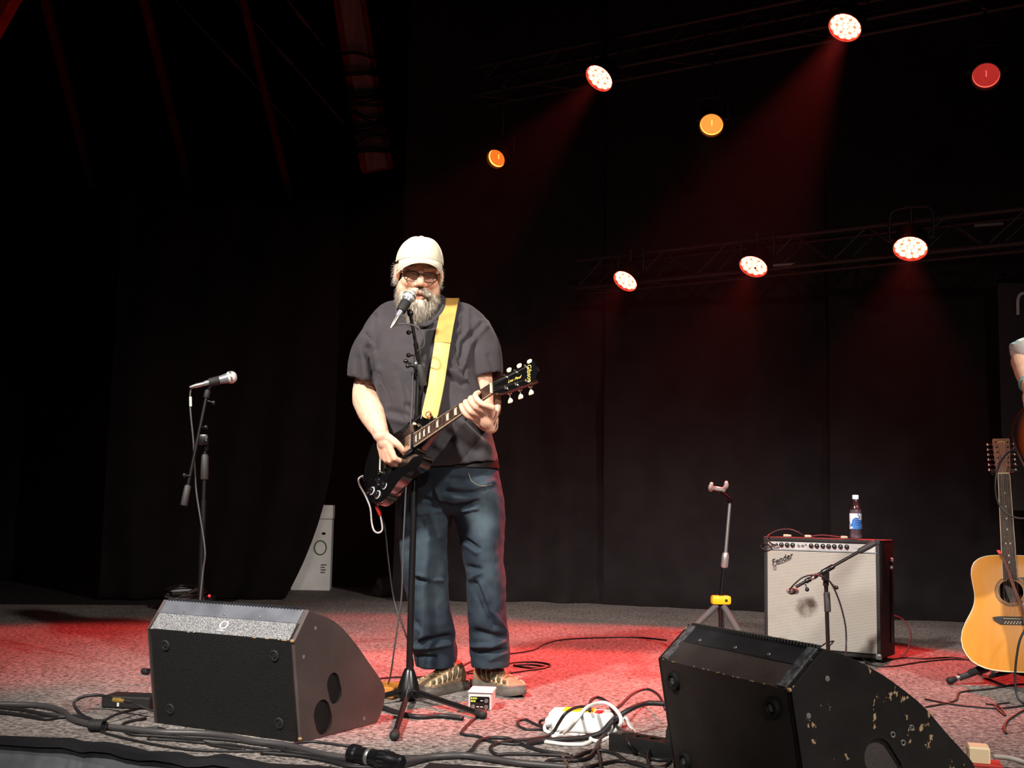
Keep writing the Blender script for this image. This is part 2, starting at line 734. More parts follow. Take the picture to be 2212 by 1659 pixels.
for lab, p0, p1, w_ in (
        ('sloping red roof frame, leftmost of the three thin ones', (84, -60), (262, 640), 0.085),
        ('sloping red roof frame, middle of the three thin ones', (297, -60), (440, 520), 0.085),
        ('sloping red roof frame nearest the timber column', (511, -60), (650, 520), 0.075),
        ('sloping red roof frame at the very left edge of the picture', (-20, 330), (60, 660), 0.075)):
    b = MB()
    beam(b, W(*p0, 11.6), W(*p1, 11.6), w_, 0.14)
    o = b.build('roof_frame', M_red, smooth=0)
    tag(o, lab, 'beam', 'red roof frames')
b = MB()
beam(b, W(52 + 97 * 2.4, -60 - 170 * 2.4, 7.5), W(-45 - 97 * 6.2, 110 + 170 * 6.2, 7.5), 0.11, 0.12)
tag(b.build('roof_frame', M_red, smooth=0), 'red roof frame crossing the top left corner', 'beam', 'red roof frames')

col_ = thing('timber_column', 'sloping red column with a pale timber face wrapped in black cables', 'column', W(800, 400, 10.4))
b = MB()
beam(b, W(746, -60, 10.4), W(815, 365, 10.4), 0.30, 0.16)
b.build('column_core', M_red, col_, smooth=0)
b = MB()
beam(b, W(746, -60, 10.29), W(815, 365, 10.29), 0.19, 0.05)
b.build('face_board', M_palewood, col_, smooth=0)
rnd = random.Random(4)
M_cable = mat('black_cable_rubber', '1a1919', 0.42)
for k in range(11):
    yy = 128 + k * 20 + rnd.uniform(-6, 6)
    xx = 770 + (yy - 128) * 0.16
    s1, s2 = rnd.uniform(-12, 12), rnd.uniform(-12, 12)
    b = MB()
    b.tube([W(xx - 46, yy + s1, 10.36), W(xx - 30, yy + s1, 10.2), W(xx, yy + (s1 + s2) / 2 + rnd.uniform(-8, 8), 10.18), W(xx + 30, yy + s2, 10.2),
            W(xx + 46, yy + s2, 10.36), W(xx + 30, yy, 10.52), W(xx - 30, yy, 10.52)], 0.014 + 0.012 * rnd.random(), 7, 5, closed=True)
    b.build('cable_wrap', M_cable, col_)
# slanting steel bracing rods
M_rod = mat('dull_steel_rod', '6a5a50', 0.5, metal=0.7)
for lab, p0, p1 in (('long thin bracing rod slanting down to the timber column', (490, -20), (742, 265)),
                    ('thin bracing rod slanting between the red frames', (360, -20), (640, 280)),
                    ('short faint bracing rod slanting at the upper left of the column', (605, -20), (700, 100))):
    b = MB().cyl(W(*p0, 9.9), W(*p1, 10.3), 0.009, n=8)
    mid = W((p0[0] + p1[0]) / 2, (p0[1] + p1[1]) / 2, 10.1)
    d = (W(*p1, 10.3) - W(*p0, 9.9)).normalized()
    b.cyl(mid - d * 0.09, mid + d * 0.09, 0.019, n=8)
    tag(b.build('bracing_rod', M_rod), lab, 'rod', 'roof bracing rods')
# dark banner at the right edge
bn = thing('banner', 'dark hanging banner with a pale rounded corner mark behind the second guitarist', 'banner', W(2240, 1108, 8.0))
b = MB()
p0, p1 = W(2152, 612, 8.0), W(2360, 1106, 7.9)
b.box(((p0.x + p1.x) / 2, 7.98, (p0.z + p1.z) / 2), (p1.x - p0.x, 0.02, p0.z - p1.z), bev=0.004)
b.build('panel', mat('banner_cloth', '2b2728', 0.8, var=0.1), bn, smooth=0)
b = MB()
b.cyl((p0.x, 7.98, p0.z + 0.012), (p1.x, 7.98, p0.z + 0.012), 0.014)
for x in (p0.x + 0.05, p1.x - 0.05):
    b.cyl((x, 7.98, p0.z + 0.012), (x, 7.98, 6.75), 0.004, n=6)
b.build('top_rod', mat('black_metal', '141416', 0.45, metal=0.6), bn)
b = MB()
b.tube([W(2199, 680, 7.95), W(2199, 648, 7.95), W(2206, 635, 7.95), W(2225, 634, 7.95), W(2290, 634, 7.95)], 0.011, 8, 6)
b.build('corner_mark', mat('pale_print', 'c8c4c4', 0.6), bn)

# ================================================================== the singer
# frame of the electric guitar he holds: x along the neck, y to the bass side, z out of the face
G_T = W(786, 1030, 4.66)
_lo, _hi = 3.6, 4.66
for _ in range(60):
    _m = (_lo + _hi) / 2
    if (W(1065, 842, _m) - G_T).length > 0.80:
        _lo = _m
    else:
        _hi = _m
G_N = W(1065, 842, _lo)
g_x = (G_N - G_T).normalized()
g_w = V((0.06, 0, -1))
g_w.y = -(g_x.x * g_w.x + g_x.z * g_w.z) / g_x.y
g_w.normalize()
g_y = -g_w
g_z = g_x.cross(g_y)
MG = basis(g_x, g_y, g_z, G_T)

M_skin = mat('skin', 'dcae94', 0.5, var=0.06, vscale=30, bump=0.12, bscale=220, tint=True, spec=0.4)
M_shirt = mat('charcoal_cotton', '3b373a', 0.9, var=0.06, vscale=12, bump=0.15, bscale=500, sheen=0.1, spec=0.2)
M_jeans = mat('blue_denim', '222b35', 0.85, col2='3a474e', vscale=5, ramp=(0.42, 0.78), bump=0.2, bscale=420, spec=0.2, tint=True)
M_cap = mat('cream_cotton_cap', 'cdc4ae', 0.85, bump=0.15, bscale=400, spec=0.2)
M_beard = mat('grey_beard_hair', 'c4b9a8', 0.6, col2='857a6d', vscale=90, stretch=(1, 1, 0.25), spec=0.3)
M_white_hair = mat('white_hair', 'd9d0c2', 0.55, spec=0.3)
M_dark_frame = mat('brown_spectacle_frame', '241711', 0.3, spec=0.6)


def thin_glass(name, tint=(1, 1, 1), refl=0.10):
    m = bpy.data.materials.new(name)
    m.use_nodes = True
    nt = m.node_tree
    nt.nodes.clear()
    o_ = nt.nodes.new('ShaderNodeOutputMaterial')
    mx = nt.nodes.new('ShaderNodeMixShader')
    tr = nt.nodes.new('ShaderNodeBsdfTransparent')
    gl_ = nt.nodes.new('ShaderNodeBsdfGlossy')
    tr.inputs['Color'].default_value = (*tint, 1)
    gl_.inputs['Roughness'].default_value = 0.08
    mx.inputs['Fac'].default_value = refl
    nt.links.new(tr.outputs[0], mx.inputs[1])
    nt.links.new(gl_.outputs[0], mx.inputs[2])
    nt.links.new(mx.outputs[0], o_.inputs['Surface'])
    return m


M_glass = thin_glass('spectacle_glass', (0.93, 0.93, 0.93), 0.07)


def add_tint(me, cols):
    at = me.color_attributes.new('tint', 'FLOAT_COLOR', 'POINT')
    at.data.foreach_set('color', np.concatenate([cols, np.ones((len(cols), 1))], 1).ravel().astype(np.float32))


def hand(b, wrist, F, B, sgn, curls, thumb, s=1.0, spread=0.06):
    F = V(F).normalized()
    B = V(B)
    B = (B - F * B.dot(F)).normalized()
    S = F.cross(B) * sgn
    wrist = V(wrist)
    b.ell(wrist + F * 0.052 * s, (0.040 * s, 0.052 * s, 0.015 * s), basis(S, F, B).to_3x3().to_4x4())
    b.limb([wrist - F * 0.02, wrist + F * 0.03 * s], [0.027 * s, 0.024 * s])
    kn = []
    for i in range(4):
        K = wrist + (F * (0.094, 0.098, 0.092, 0.082)[i] + S * (0.031, 0.0105, -0.010, -0.030)[i] + B * (0.0, 0.004, 0.003, -0.002)[i]) * s
        kn.append(K)
        b.limb([wrist + (F * 0.03 + S * (0.018, 0.007, -0.006, -0.018)[i]) * s, K], [0.015 * s, 0.0125 * s])
        Ls = [(0.043, 0.026, 0.020), (0.047, 0.029, 0.021), (0.044, 0.027, 0.021), (0.034, 0.021, 0.018)][i]
        a = 0
        side = S * spread * (1.2, 0.4, -0.4, -1.3)[i]
        pts = [K]
        for Lk, c in zip(Ls, curls[i]):
            a += math.radians(c)
            d = (F * math.cos(a) - B * math.sin(a) + side * max(0, math.cos(a))).normalized()
            pts.append(pts[-1] + d * Lk * s)
        r0 = (0.0102, 0.0105, 0.0100, 0.0088)[i] * s
        b.limb(pts, [r0 * 1.1, r0 * 1.02, r0 * 0.95, r0 * 0.82], per=4)
    tp = [wrist + (F * f + S * q + B * h) * s for f, q, h in thumb]
    b.limb(tp, [0.0165 * s, 0.0135 * s, 0.0118 * s, 0.0100 * s][:len(tp)], per=4)
    return kn, F, S, B


def head(b, Mh):
    o = b.M
    b.M = Mh
    b.ell((0, 0.012, 0.045), (0.078, 0.098, 0.086))
    b.ell((0, -0.025, -0.03), (0.067, 0.068, 0.088))
    b.ell((0, -0.034, -0.085), (0.058, 0.056, 0.046))
    for s in (-1, 1):
        b.ell((s * 0.040, -0.060, -0.034), (0.030, 0.030, 0.026))
        b.ell((s * 0.033, -0.074, -0.008), (0.0175, 0.0165, 0.0145))
        b.ell((s * 0.0135, -0.103, -0.042), (0.0115, 0.013, 0.0095))
        b.ell((s * 0.081, 0.006, -0.008), (0.010, 0.022, 0.034), Matrix.Rotation(s * 0.35, 4, 'Z'))
        b.ell((s * 0.055, -0.035, -0.06), (0.024, 0.04, 0.04))
    b.ell((0, -0.082, 0.020), (0.056, 0.016, 0.013))
    b.ell((0, -0.064, 0.045), (0.054, 0.026, 0.034))
    b.limb([(0, -0.090, 0.014), (0, -0.102, -0.012), (0, -0.114, -0.034)], [0.0095, 0.0115, 0.0145], per=3)
    b.ell((0, -0.115, -0.036), (0.0155, 0.0135, 0.0125))
    b.ell((0, -0.090, -0.068), (0.030, 0.014, 0.012))
    b.ell((0, -0.093, -0.0735), (0.022, 0.009, 0.0048))
    b.ell((0, -0.091, -0.090), (0.020, 0.010, 0.0062))
    b.ell((0, -0.080, -0.112), (0.026, 0.022, 0.022))
    b.limb([(0, 0.02, -0.05), (0, 0.045, -0.17)], [0.062, 0.066])
    b.M = o


def head_tint(me, Mh, cols):
    inv = np.array(Mh.inverted())
    co = get_co(me)
    L = co @ inv[:3, :3].T + inv[:3, 3]
    x, y, z = L[:, 0], L[:, 1], L[:, 2]
    near = (np.abs(x) < 0.1) & (np.abs(y) < 0.14) & (z > -0.16) & (z < 0.14)

    def blob(c, r, col, k):
        d = ((x - c[0]) / r[0]) ** 2 + ((y - c[1]) / r[1]) ** 2 + ((z - c[2]) / r[2]) ** 2
        w = np.exp(-d ** 2) * k * near
        cols[:] = cols * (1 - w[:, None]) + np.array(col) * w[:, None]
    red = (1.0, 0.72, 0.66)
    for s in (-1, 1):
        blob((s * 0.042, -0.085, -0.036), (0.026, 0.04, 0.02), red, 0.7)
        blob((s * 0.033, -0.09, 0.001), (0.02, 0.03, 0.008), (0.82, 0.62, 0.56), 0.7)
        blob((s * 0.033, -0.09, -0.0115), (0.016, 0.03, 0.0026), (0.25, 0.17, 0.15), 0.8)
        blob((s * 0.0075, -0.113, -0.0475), (0.0045, 0.010, 0.003), (0.3, 0.15, 0.12), 0.8)
    blob((0, -0.118, -0.036), (0.022, 0.03, 0.018), (1.0, 0.66, 0.60), 0.8)
    blob((0, -0.10, -0.0735), (0.024, 0.03, 0.006), (0.85, 0.5, 0.46), 0.8)
    blob((0, -0.10, -0.0895), (0.021, 0.03, 0.006), (0.85, 0.5, 0.46), 0.85)
    blob((0, -0.10, -0.0815), (0.019, 0.03, 0.0042), (0.16, 0.06, 0.06), 0.95)


def strands(items, seg=4):
    """hairs: tapering three-sided strands (root, direction, length, radius, droop, curl)"""
    b = MB()
    for p, d, L, r, droop, curl in items:
        p, d = V(p), V(d).normalized()
        x, y, z = frame_of(d)
        ph = random.uniform(0, 6.28)
        pts = []
        for k in range(seg + 1):
            t = k / seg
            q = p + d * L * t + V((0, 0, -1)) * droop * L * t * t + (x * math.sin(ph + t * 5) + y * math.cos(ph + t * 5)) * curl * L * t
            rr = r * (1 - 0.85 * t)
            pts.append([q + (x * math.cos(a) + y * math.sin(a)) * rr for a in (0, 2.09, 4.19)])
        b.loft(pts, False, True)
    return b


PY = 4.75          # the singer stands about this far from the lens
KPX = PY / FPX
man = thing('person', 'man singing in cream cap, glasses, charcoal T-shirt and jeans, playing a black electric guitar', 'person', G(1000, 1492))

Mh = Matrix.Translation(W(905, 590, 4.70)) @ Matrix.Rotation(math.radians(9), 4, 'Z') @ Matrix.Rotation(math.radians(12), 4, 'X') @ \
    Matrix.Rotation(math.radians(2), 4, 'Y') @ Matrix.Scale(1.10, 4)

# --- body: one continuous skin
b = MB()
head(b, Mh)
sh_r, el_r, wr_r = W(830, 715, 4.78), W(790, 852, 4.76), W(824, 940, 4.455)
sh_l, el_l = W(1018, 718, 4.78), W(1037, 886, 4.73)


def row(y, xl, xr, yc, dep, n=28, p=0.9, PYr=PY):
    a, c = W(xl, y, PYr), W(xr, y, PYr)
    m_ = (a + c) / 2
    return sel((m_.x, yc, m_.z), ((c.x - a.x) / 2, 0, (c.z - a.z) / 2), (0, dep, 0), n, p)


# trunk and legs carried inside the clothes
b.loft([row(650, 880, 950, 4.77, 0.06), row(690, 830, 1016, 4.77, 0.09), row(760, 832, 1016, 4.75, 0.13), row(860, 835, 1030, 4.73, 0.16),
        row(950, 840, 1055, 4.72, 0.16), row(1040, 865, 1070, 4.75, 0.13), row(1095, 872, 1075, 4.76, 0.10)])
hipL, hipR = W(922, 1070, 4.76), W(1032, 1070, 4.76)
TOE_L, TOE_R = G(893, 1508), G(1131, 1508)
D_L, D_R = V((-0.56, -0.83, 0)).normalized(), V((0.60, -0.80, 0)).normalized()
ankL, ankR = TOE_L - D_L * 0.245, TOE_R - D_R * 0.245
b.limb([hipL, W(922, 1260, 4.74), W(940, 1390, 4.77), W(942, 1415, 4.78)], [0.075, 0.05, 0.04, 0.035])
b.limb([hipR, W(1048, 1260, 4.74), W(1056, 1390, 4.77), W(1058, 1415, 4.78)], [0.075, 0.05, 0.04, 0.035])
# right arm (strumming)
b.limb([sh_r, sh_r.lerp(el_r, 0.5) + V((-0.012, 0, 0)), el_r, el_r.lerp(wr_r, 0.35) + V((-0.006, 0, 0.0)), wr_r], [0.048, 0.054, 0.056, 0.056, 0.032], per=7)
F_r = V((0.30, 0.14, -0.94))
hand(b, wr_r, F_r, (-0.66, -0.74, -0.10), -1,
     [(60, 55, 25), (52, 58, 30), (48, 58, 30), (46, 56, 25)],
     [(0.015, 0.024, -0.006), (0.045, 0.048, -0.016), (0.078, 0.050, -0.034), (0.104, 0.040, -0.052)], 1.06, 0.04)
# left arm (fretting): hand wraps the neck
NF = [0.772, 0.744, 0.716, 0.690]
wr_l = MG @ V((0.712, -0.088, -0.060))
b.limb([sh_l, sh_l.lerp(el_l, 0.5) + V((0.01, 0, 0)), el_l, el_l.lerp(wr_l, 0.4) + V((0.006, 0, -0.004)), wr_l], [0.048, 0.058, 0.059, 0.048, 0.028], per=7)
for i, n_ in enumerate(NF):
    K = MG @ V((n_ + 0.012, -0.066 - 0.004 * i, -0.006))
    pts = [K, MG @ V((n_ + 0.004, -0.060 - 0.003 * i, 0.038)), MG @ V((n_ - 0.012, -0.026, 0.050)), MG @ V((n_ - 0.022, -0.004 + 0.006 * (1.5 - i), 0.026))]
    r0 = (0.0110, 0.0112, 0.0108, 0.0095)[i]
    b.limb(pts, [r0 * 1.15, r0 * 1.05, r0, r0 * 0.85], per=4)
    b.limb([wr_l + (K - wr_l) * 0.25, K], [0.018, 0.0135])
pc = (wr_l + MG @ V((0.735, -0.07, -0.012))) / 2
b.limb([wr_l, pc, MG @ V((0.738, -0.066, -0.012))], [0.026, 0.029, 0.024])
b.limb([pc + g_x * 0.01, MG @ V((0.765, -0.058, -0.045)), MG @ V((0.772, -0.015, -0.047)), MG @ V((0.776, 0.022, -0.036))], [0.017, 0.0145, 0.0125, 0.0105])
me = remesh(b, 0.0040, 3)
noise_disp(me, 0.0012, 45)
cols = np.ones((len(me.vertices), 3))
head_tint(me, Mh, cols)
# knuckles and hands a little redder
co = get_co(me)
for p, r in ((MG @ V((0.73, -0.05, 0.02)), 0.07), (wr_r + F_r.normalized() * 0.11, 0.07)):
    w = np.exp(-(np.linalg.norm(co - np.array(p), axis=1) / r) ** 2)[:, None] * 0.35
    cols = cols * (1 - w) + np.array((1.0, 0.76, 0.68)) * w
add_tint(me, cols)
link_mesh('body', me, M_skin, man, 180)

# --- T-shirt
b = MB()
hem = 1008
rows_s = [(640, 878, 954, 4.79, 0.062), (652, 862, 972, 4.79, 0.078), (666, 836, 1002, 4.785, 0.098), (686, 812, 1030, 4.78, 0.118), (720, 806, 1038, 4.765, 0.142),
          (770, 808, 1034, 4.745, 0.170), (820, 812, 1034, 4.735, 0.188), (870, 817, 1044, 4.728, 0.200), (920, 820, 1058, 4.728, 0.206), (960, 824, 1069, 4.732, 0.202),
          (990, 830, 1074, 4.737, 0.196), (hem, 833, 1076, 4.738, 0.192)]


def tilt_hem(r, k):
    return [p + V((0, 0, k * (p.x + 0.22))) for p in r]


R_ = [row(*q, p=0.88) for q in rows_s]
R_[-1] = tilt_hem(R_[-1], 0.10)
R_[-2] = tilt_hem(R_[-2], 0.06)
inner = [[V((c.x + (p.x - c.x) * k, c.y + (p.y - c.y) * (k - 0.02), p.z + dz)) for p in R_[-1]] for dz, k in ((0.0, 0.955), (0.07, 0.88))
         for c in [sum(R_[-1], V()) / len(R_[-1])]]
b.loft(R_ + inner)


def sleeve(b, p0, p1, r0, r1, u, cav=0.10, th=0.011):
    """tube with an open end"""
    d = (p1 - p0)
    dn = d.normalized()
    x = V((0, 1, 0))
    x = (x - dn * x.dot(dn)).normalized()
    y = dn.cross(x)
    rs = []
    for t in np.linspace(0, 1, 9):
        r = r0 * (1 - t) + r1 * t + 0.012 * math.sin(PI * t)
        c = p0 + d * t + u * math.sin(PI * t)
        rs.append([c + x * math.cos(a) * r * 1.06 + y * math.sin(a) * r for a in np.linspace(0, 2 * PI, 25)[:-1]])
    for t, k in ((1.0, th), (1 - cav, th * 1.2), (1 - 2 * cav, 0.03)):
        r = r0 * (1 - t) + r1 * t - k
        c = p0 + d * t
        rs.append([c + x * math.cos(a) * r * 1.06 + y * math.sin(a) * r for a in np.linspace(0, 2 * PI, 25)[:-1]])
    b.loft(rs)


sleeve(b, W(836, 705, 4.78), W(789, 829, 4.76), 0.082, 0.083, V((-0.012, 0, 0)), 0.14)
sleeve(b, W(1014, 706, 4.78), W(1047, 818, 4.755), 0.082, 0.080, V((0.012, 0, 0)), 0.14)
b.limb([W(890, 672, 4.79), W(844, 687, 4.785), W(818, 722, 4.78)], [0.060, 0.074, 0.076])
b.limb([W(945, 672, 4.79), W(1002, 692, 4.785), W(1028, 724, 4.78)], [0.060, 0.070, 0.072])
# ribbed collar
me = remesh(b, 0.0070, 6)
noise_disp(me, 0.010, 7, (1, 1, 0.55), 3.0)
noise_disp(me, 0.004, 18, (1, 1, 0.6), 9.0)
folds(me, [
    ([(1002, 669), (1000, 718), (980, 735)], 5, -0.008), ([(1010, 669), (1010, 715)], 6, 0.006),
    ([(1041, 699), (1002, 740), (996, 784)], 5, -0.012), ([(1048, 706), (1014, 746), (1005, 786)], 6, 0.008),
    ([(1030, 740), (1012, 775), (1003, 812)], 4, -0.008),
    ([(967, 703), (990, 700)], 5, -0.010), ([(905, 706), (938, 706)], 5, -0.010), ([(900, 697), (945, 697)], 4, 0.006),
    ([(952, 803), (975, 815), (1000, 831)], 5, -0.016), ([(955, 793), (980, 805), (1003, 820)], 5, 0.010),
    ([(982, 751), (996, 790)], 4, -0.009), ([(967, 772), (990, 800)], 5, 0.007),
    ([(880, 876), (896, 886)], 6, -0.010), ([(985, 905), (1035, 950), (1074, 980)], 8, 0.014),
    ([(965, 935), (1000, 955), (1030, 975)], 11, -0.016), ([(1010, 905), (1042, 940)], 7, -0.012), ([(945, 960), (985, 985)], 9, 0.010),
    ([(1000, 880), (1030, 905)], 7, 0.008),
    ([(795, 750), (804, 790), (812, 822)], 7, -0.022), ([(783, 760), (790, 815)], 8, 0.010), ([(810, 765), (818, 800)], 6, 0.012),
    ([(809, 680), (808, 740)], 4, -0.006), ([(800, 735), (790, 722)], 4, -0.008), ([(775, 775), (770, 815)], 5, -0.006),
    ([(820, 835), (836, 870)], 6, -0.010), ([(830, 900), (880, 912)], 8, 0.008), ([(840, 888), (880, 898)], 7, -0.006),
    ([(860, 700), (850, 760), (852, 830)], 12, 0.004), ([(1055, 770), (1068, 800)], 5, -0.006)])
shirt_me = me
shirt = link_mesh('t_shirt', me, M_shirt, man, 180)
SHIRT_BVH = BVHTree.FromObject(shirt, bpy.context.evaluated_depsgraph_get()) if False else BVHTree.FromPolygons(
    [q.co + ORI[shirt.name] for q in me.vertices], [list(p.vertices) for p in me.polygons])
b = MB()
b.tube([W(872, 660, 4.70), W(890, 690, 4.645), W(915, 703, 4.625), W(940, 690, 4.645), W(958, 660, 4.70), W(950, 640, 4.80), W(880, 640, 4.80)], 0.0085, 8, 6, closed=True)
b.build('collar', M_shirt, shirt)

# --- jeans
b = MB()


def lring(y, xl, xr, yc, dep):
    return row(y, xl, xr, yc, dep, 24, 0.92, PY)


pel = [lring(968, 842, 1070, 4.745, 0.165), lring(1000, 846, 1077, 4.748, 0.168), lring(1040, 854, 1085, 4.755, 0.168), lring(1085, 860, 1091, 4.76, 0.150), lring(1112, 880, 1070, 4.765, 0.09)]
b.loft(pel)
LL = [(1040, 858, 985, 4.76, 0.130), (1100, 860, 978, 4.755, 0.122), (1180, 862, 965, 4.745, 0.110), (1250, 868, 969, 4.735, 0.102), (1300, 878, 972, 4.735, 0.094), (1342, 886, 977, 4.74, 0.090),
      (1385, 888, 982, 4.765, 0.098), (1412, 891, 986, 4.785, 0.112), (1443, 896, 984, 4.790, 0.118)]
RL = [(1040, 962, 1086, 4.76, 0.130), (1100, 978, 1091, 4.755, 0.122), (1160, 994, 1090, 4.745, 0.110), (1250, 1010, 1092, 4.735, 0.100), (1300, 1011, 1093, 4.735, 0.094), (1342, 1010, 1095, 4.74, 0.092),
      (1385, 1013, 1099, 4.765, 0.098), (1412, 1016, 1102, 4.785, 0.112), (1443, 1019, 1102, 4.790, 0.118)]
for LGS in (LL, RL):
    R_ = [lring(*q) for q in LGS]
    last = R_[-1]
    c = sum(last, V()) / len(last)
    R_ += [[c + (p - c) * 0.86 for p in last], [c + (p - c) * 0.80 + V((0, 0, 0.05)) for p in last]]
    b.loft(R_)
me = remesh(b, 0.0065, 5)
noise_disp(me, 0.011, 8, (1, 1, 0.8), 5.0)
noise_disp(me, 0.004, 20, (1, 1, 1.4), 2.0)
folds(me, [
    ([(918, 1078), (945, 1086), (975, 1096)], 5, -0.012), ([(985, 1096), (1012, 1092), (1032, 1082)], 5, -0.012), ([(960, 1072), (1030, 1076)], 6, 0.006), ([(1000, 1104), (1030, 1098)], 4, 0.010),
    ([(905, 1110), (950, 1104)], 4, 0.008), ([(975, 1050), (1020, 1056), (1065, 1040)], 6, 0.007), ([(965, 1062), (1000, 1068), (1045, 1060)], 5, -0.006), ([(970, 1034), (1010, 1036), (1050, 1024)], 6, -0.006), ([(940, 1060), (955, 1090)], 5, 0.007), ([(930, 1040), (938, 1075)], 6, -0.006),
    ([(1005, 1166), (1033, 1185)], 4, -0.014), ([(1005, 1176), (1030, 1194)], 5, 0.008), ([(1008, 1225), (1036, 1230)], 6, -0.014),
    ([(1015, 1252), (1038, 1236)], 5, 0.010), ([(1025, 1262), (1055, 1330), (1068, 1352)], 7, -0.016), ([(1040, 1262), (1060, 1318), (1092, 1360)], 5, 0.010),
    ([(895, 1250), (920, 1254)], 6, -0.016), ([(900, 1243), (928, 1252), (955, 1255)], 4, 0.012), ([(958, 1140), (967, 1200), (975, 1290)], 4, 0.006),
    ([(905, 1388), (940, 1382), (972, 1376)], 7, -0.018), ([(893, 1400), (930, 1398), (970, 1392)], 5, 0.013), ([(900, 1418), (940, 1420)], 4, -0.012),
    ([(905, 1360), (911, 1375), (897, 1395)], 4, 0.014), ([(900, 1345), (908, 1370)], 4, -0.008),
    ([(1030, 1366), (1092, 1380)], 8, -0.014), ([(1020, 1396), (1060, 1397), (1092, 1384)], 5, 0.014), ([(1035, 1409), (1095, 1404)], 4, -0.016),
    ([(1060, 1424), (1095, 1408)], 5, 0.008), ([(930, 1112), (948, 1160)], 7, 0.007), ([(912, 1130), (925, 1160)], 7, -0.008)])
co = get_co(me)
px = prj_np(co)
cols = np.ones((len(co), 3))


def wash(cx_, cy_, rx, ry, k):
    w = np.exp(-(((px[:, 0] - cx_) / rx) ** 2 + ((px[:, 1] - cy_) / ry) ** 2))[:, None] * k
    cols[:] = cols * (1 + w * np.array([1.1, 1.05, 0.9]))


# worn, bleached areas of the denim on thighs and knees
wash(1040, 1120, 22, 70, 0.9)
wash(1050, 1050, 26, 40, 0.6)
wash(930, 1190, 26, 60, 0.6)
wash(1050, 1270, 24, 50, 0.35)
wash(925, 1330, 25, 50, 0.3)
add_tint(me, cols)
jeans = link_mesh('jeans', me, M_jeans, man, 180)
# belt with buckle and seam stitching
M_leather = mat('black_belt_leather', '151110', 0.45)
b = MB()
b.loft([[c + (p - c) * 1.02 for p in r] for r, c in ((lring(990, 842, 1073, 4.745, 0.168), W(958, 990, PY)), (lring(1012, 845, 1077, 4.748, 0.169), W(961, 1012, PY)))])
b.build('belt', M_leather, jeans)
JB = BVHTree.FromPolygons([q.co + ORI[jeans.name] for q in me.vertices], [list(p.vertices) for p in me.polygons])


def on_surf(bvh, px_, py_, off=0.002):
    d = ray(px_, py_)
    hit = bvh.ray_cast(CAM, d.normalized())
    if hit[0] is None:
        return None
    return hit[0] - d.normalized() * off


M_stitch = mat('denim_stitch', '8d8573', 0.8)
for pts in ([(1012, 1022), (1020, 1040), (1040, 1050), (1062, 1046)],):
    P = [on_surf(JB, x, y) for x, y in pts]
    P = [p for p in P if p is not None]
    if len(P) > 2:
        MB().tube(P, 0.0014, 5, 6).build('seam', M_stitch, jeans)

# --- cap
cap = None
b = MB(Mh)
rings = []
for i in range(13):
    a = (PI / 2) * i / 12 * 0.985
    n = 48
    rg = []
    for j in range(n):
        q = 2 * PI * j / n
        seam = 1 - 0.012 * max(0, math.cos(6 * q)) ** 30
        rr = math.cos(a) ** 0.82
        fz = 0.034 + 0.100 * math.sin(a) + (0.020 * max(0, -math.sin(q)) * math.cos(a))
        rg.append(V((0.0900 * rr * math.cos(q) * seam, 0.008 + 0.114 * rr * math.sin(q) * seam, fz)))
    rings.append(rg)
inner = [[V((p.x * 0.96, (p.y - 0.012) * 0.96 + 0.012, p.z)) for p in rings[0]], [V((p.x * 0.95, (p.y - 0.012) * 0.95 + 0.012, p.z + 0.03)) for p in rings[0]]]
b.loft(list(reversed(inner)) + rings)
cap = b.build('cap', M_cap, man, 50)
b = MB(Mh)
n, m_ = 29, 9
vs_, fs = [], []
for lay in (0, 1):
    for j in range(m_):
        t = j / (m_ - 1)
        for i in range(n):
            u = -1 + 2 * i / (n - 1)
            a = u * math.radians(64)
            x0, y0 = 0.0900 * math.sin(a), 0.008 - 0.114 * math.cos(a)
            ext = 0.072 * math.cos(u * PI / 2) ** 0.55
            z0 = 0.037 + 0.020 * math.cos(a)
            vs_.append((x0 * (1 + 0.03 * t), y0 - ext * t, z0 - 0.016 * t - 0.036 * abs(u) ** 2.0 * (0.12 + 0.88 * t) - 0.003 * lay))
N_ = n * m_
for j in range(m_ - 1):
    for i in range(n - 1):
        q = (j * n + i, j * n + i + 1, (j + 1) * n + i + 1, (j + 1) * n + i)
        fs += [q, tuple(N_ + k for k in reversed(q))]
bd = [i for i in range(n)] + [j * n + n - 1 for j in range(1, m_)] + [(m_ - 1) * n + i for i in range(n - 2, -1, -1)] + [j * n for j in range(m_ - 2, 0, -1)]
for a, c in zip(bd, bd[1:] + bd[:1]):
    fs.append((a, N_ + a, N_ + c, c))
b.add(vs_, fs)
b.build('brim', M_cap, cap, 60)
for t_, nm in ((0.0, 'brim_seam'), (0.93, 'brim_stitch')):
    MB(Mh).tube([V(vs_[int(t_ * (m_ - 1)) * n + i]) + V((0, 0, 0.0008)) for i in range(n)], 0.0016 if t_ == 0 else 0.0009, 5, 1).build(nm, mat('cap_seam_thread', '9c9480', 0.9), cap, 180)
b = MB(Mh)
b.ell((0, 0.012, 0.135), (0.010, 0.010, 0.005), nu=12, nv=6)
b.build('button', M_cap, cap)
for k in range(6):
    q = 2 * PI * k / 6 + PI / 6
    pts = []
    for i in range(9):
        a = (PI / 2) * i / 8 * 0.97
        rr = math.cos(a) ** 0.82
        pts.append((0.0904 * rr * math.cos(q), 0.008 + 0.1144 * rr * math.sin(q), 0.0345 + 0.100 * math.sin(a) + 0.020 * max(0, -math.sin(q)) * math.cos(a)))
    MB(Mh).tube(pts, 0.0011, 5, 3).build('seam', M_cap, cap)

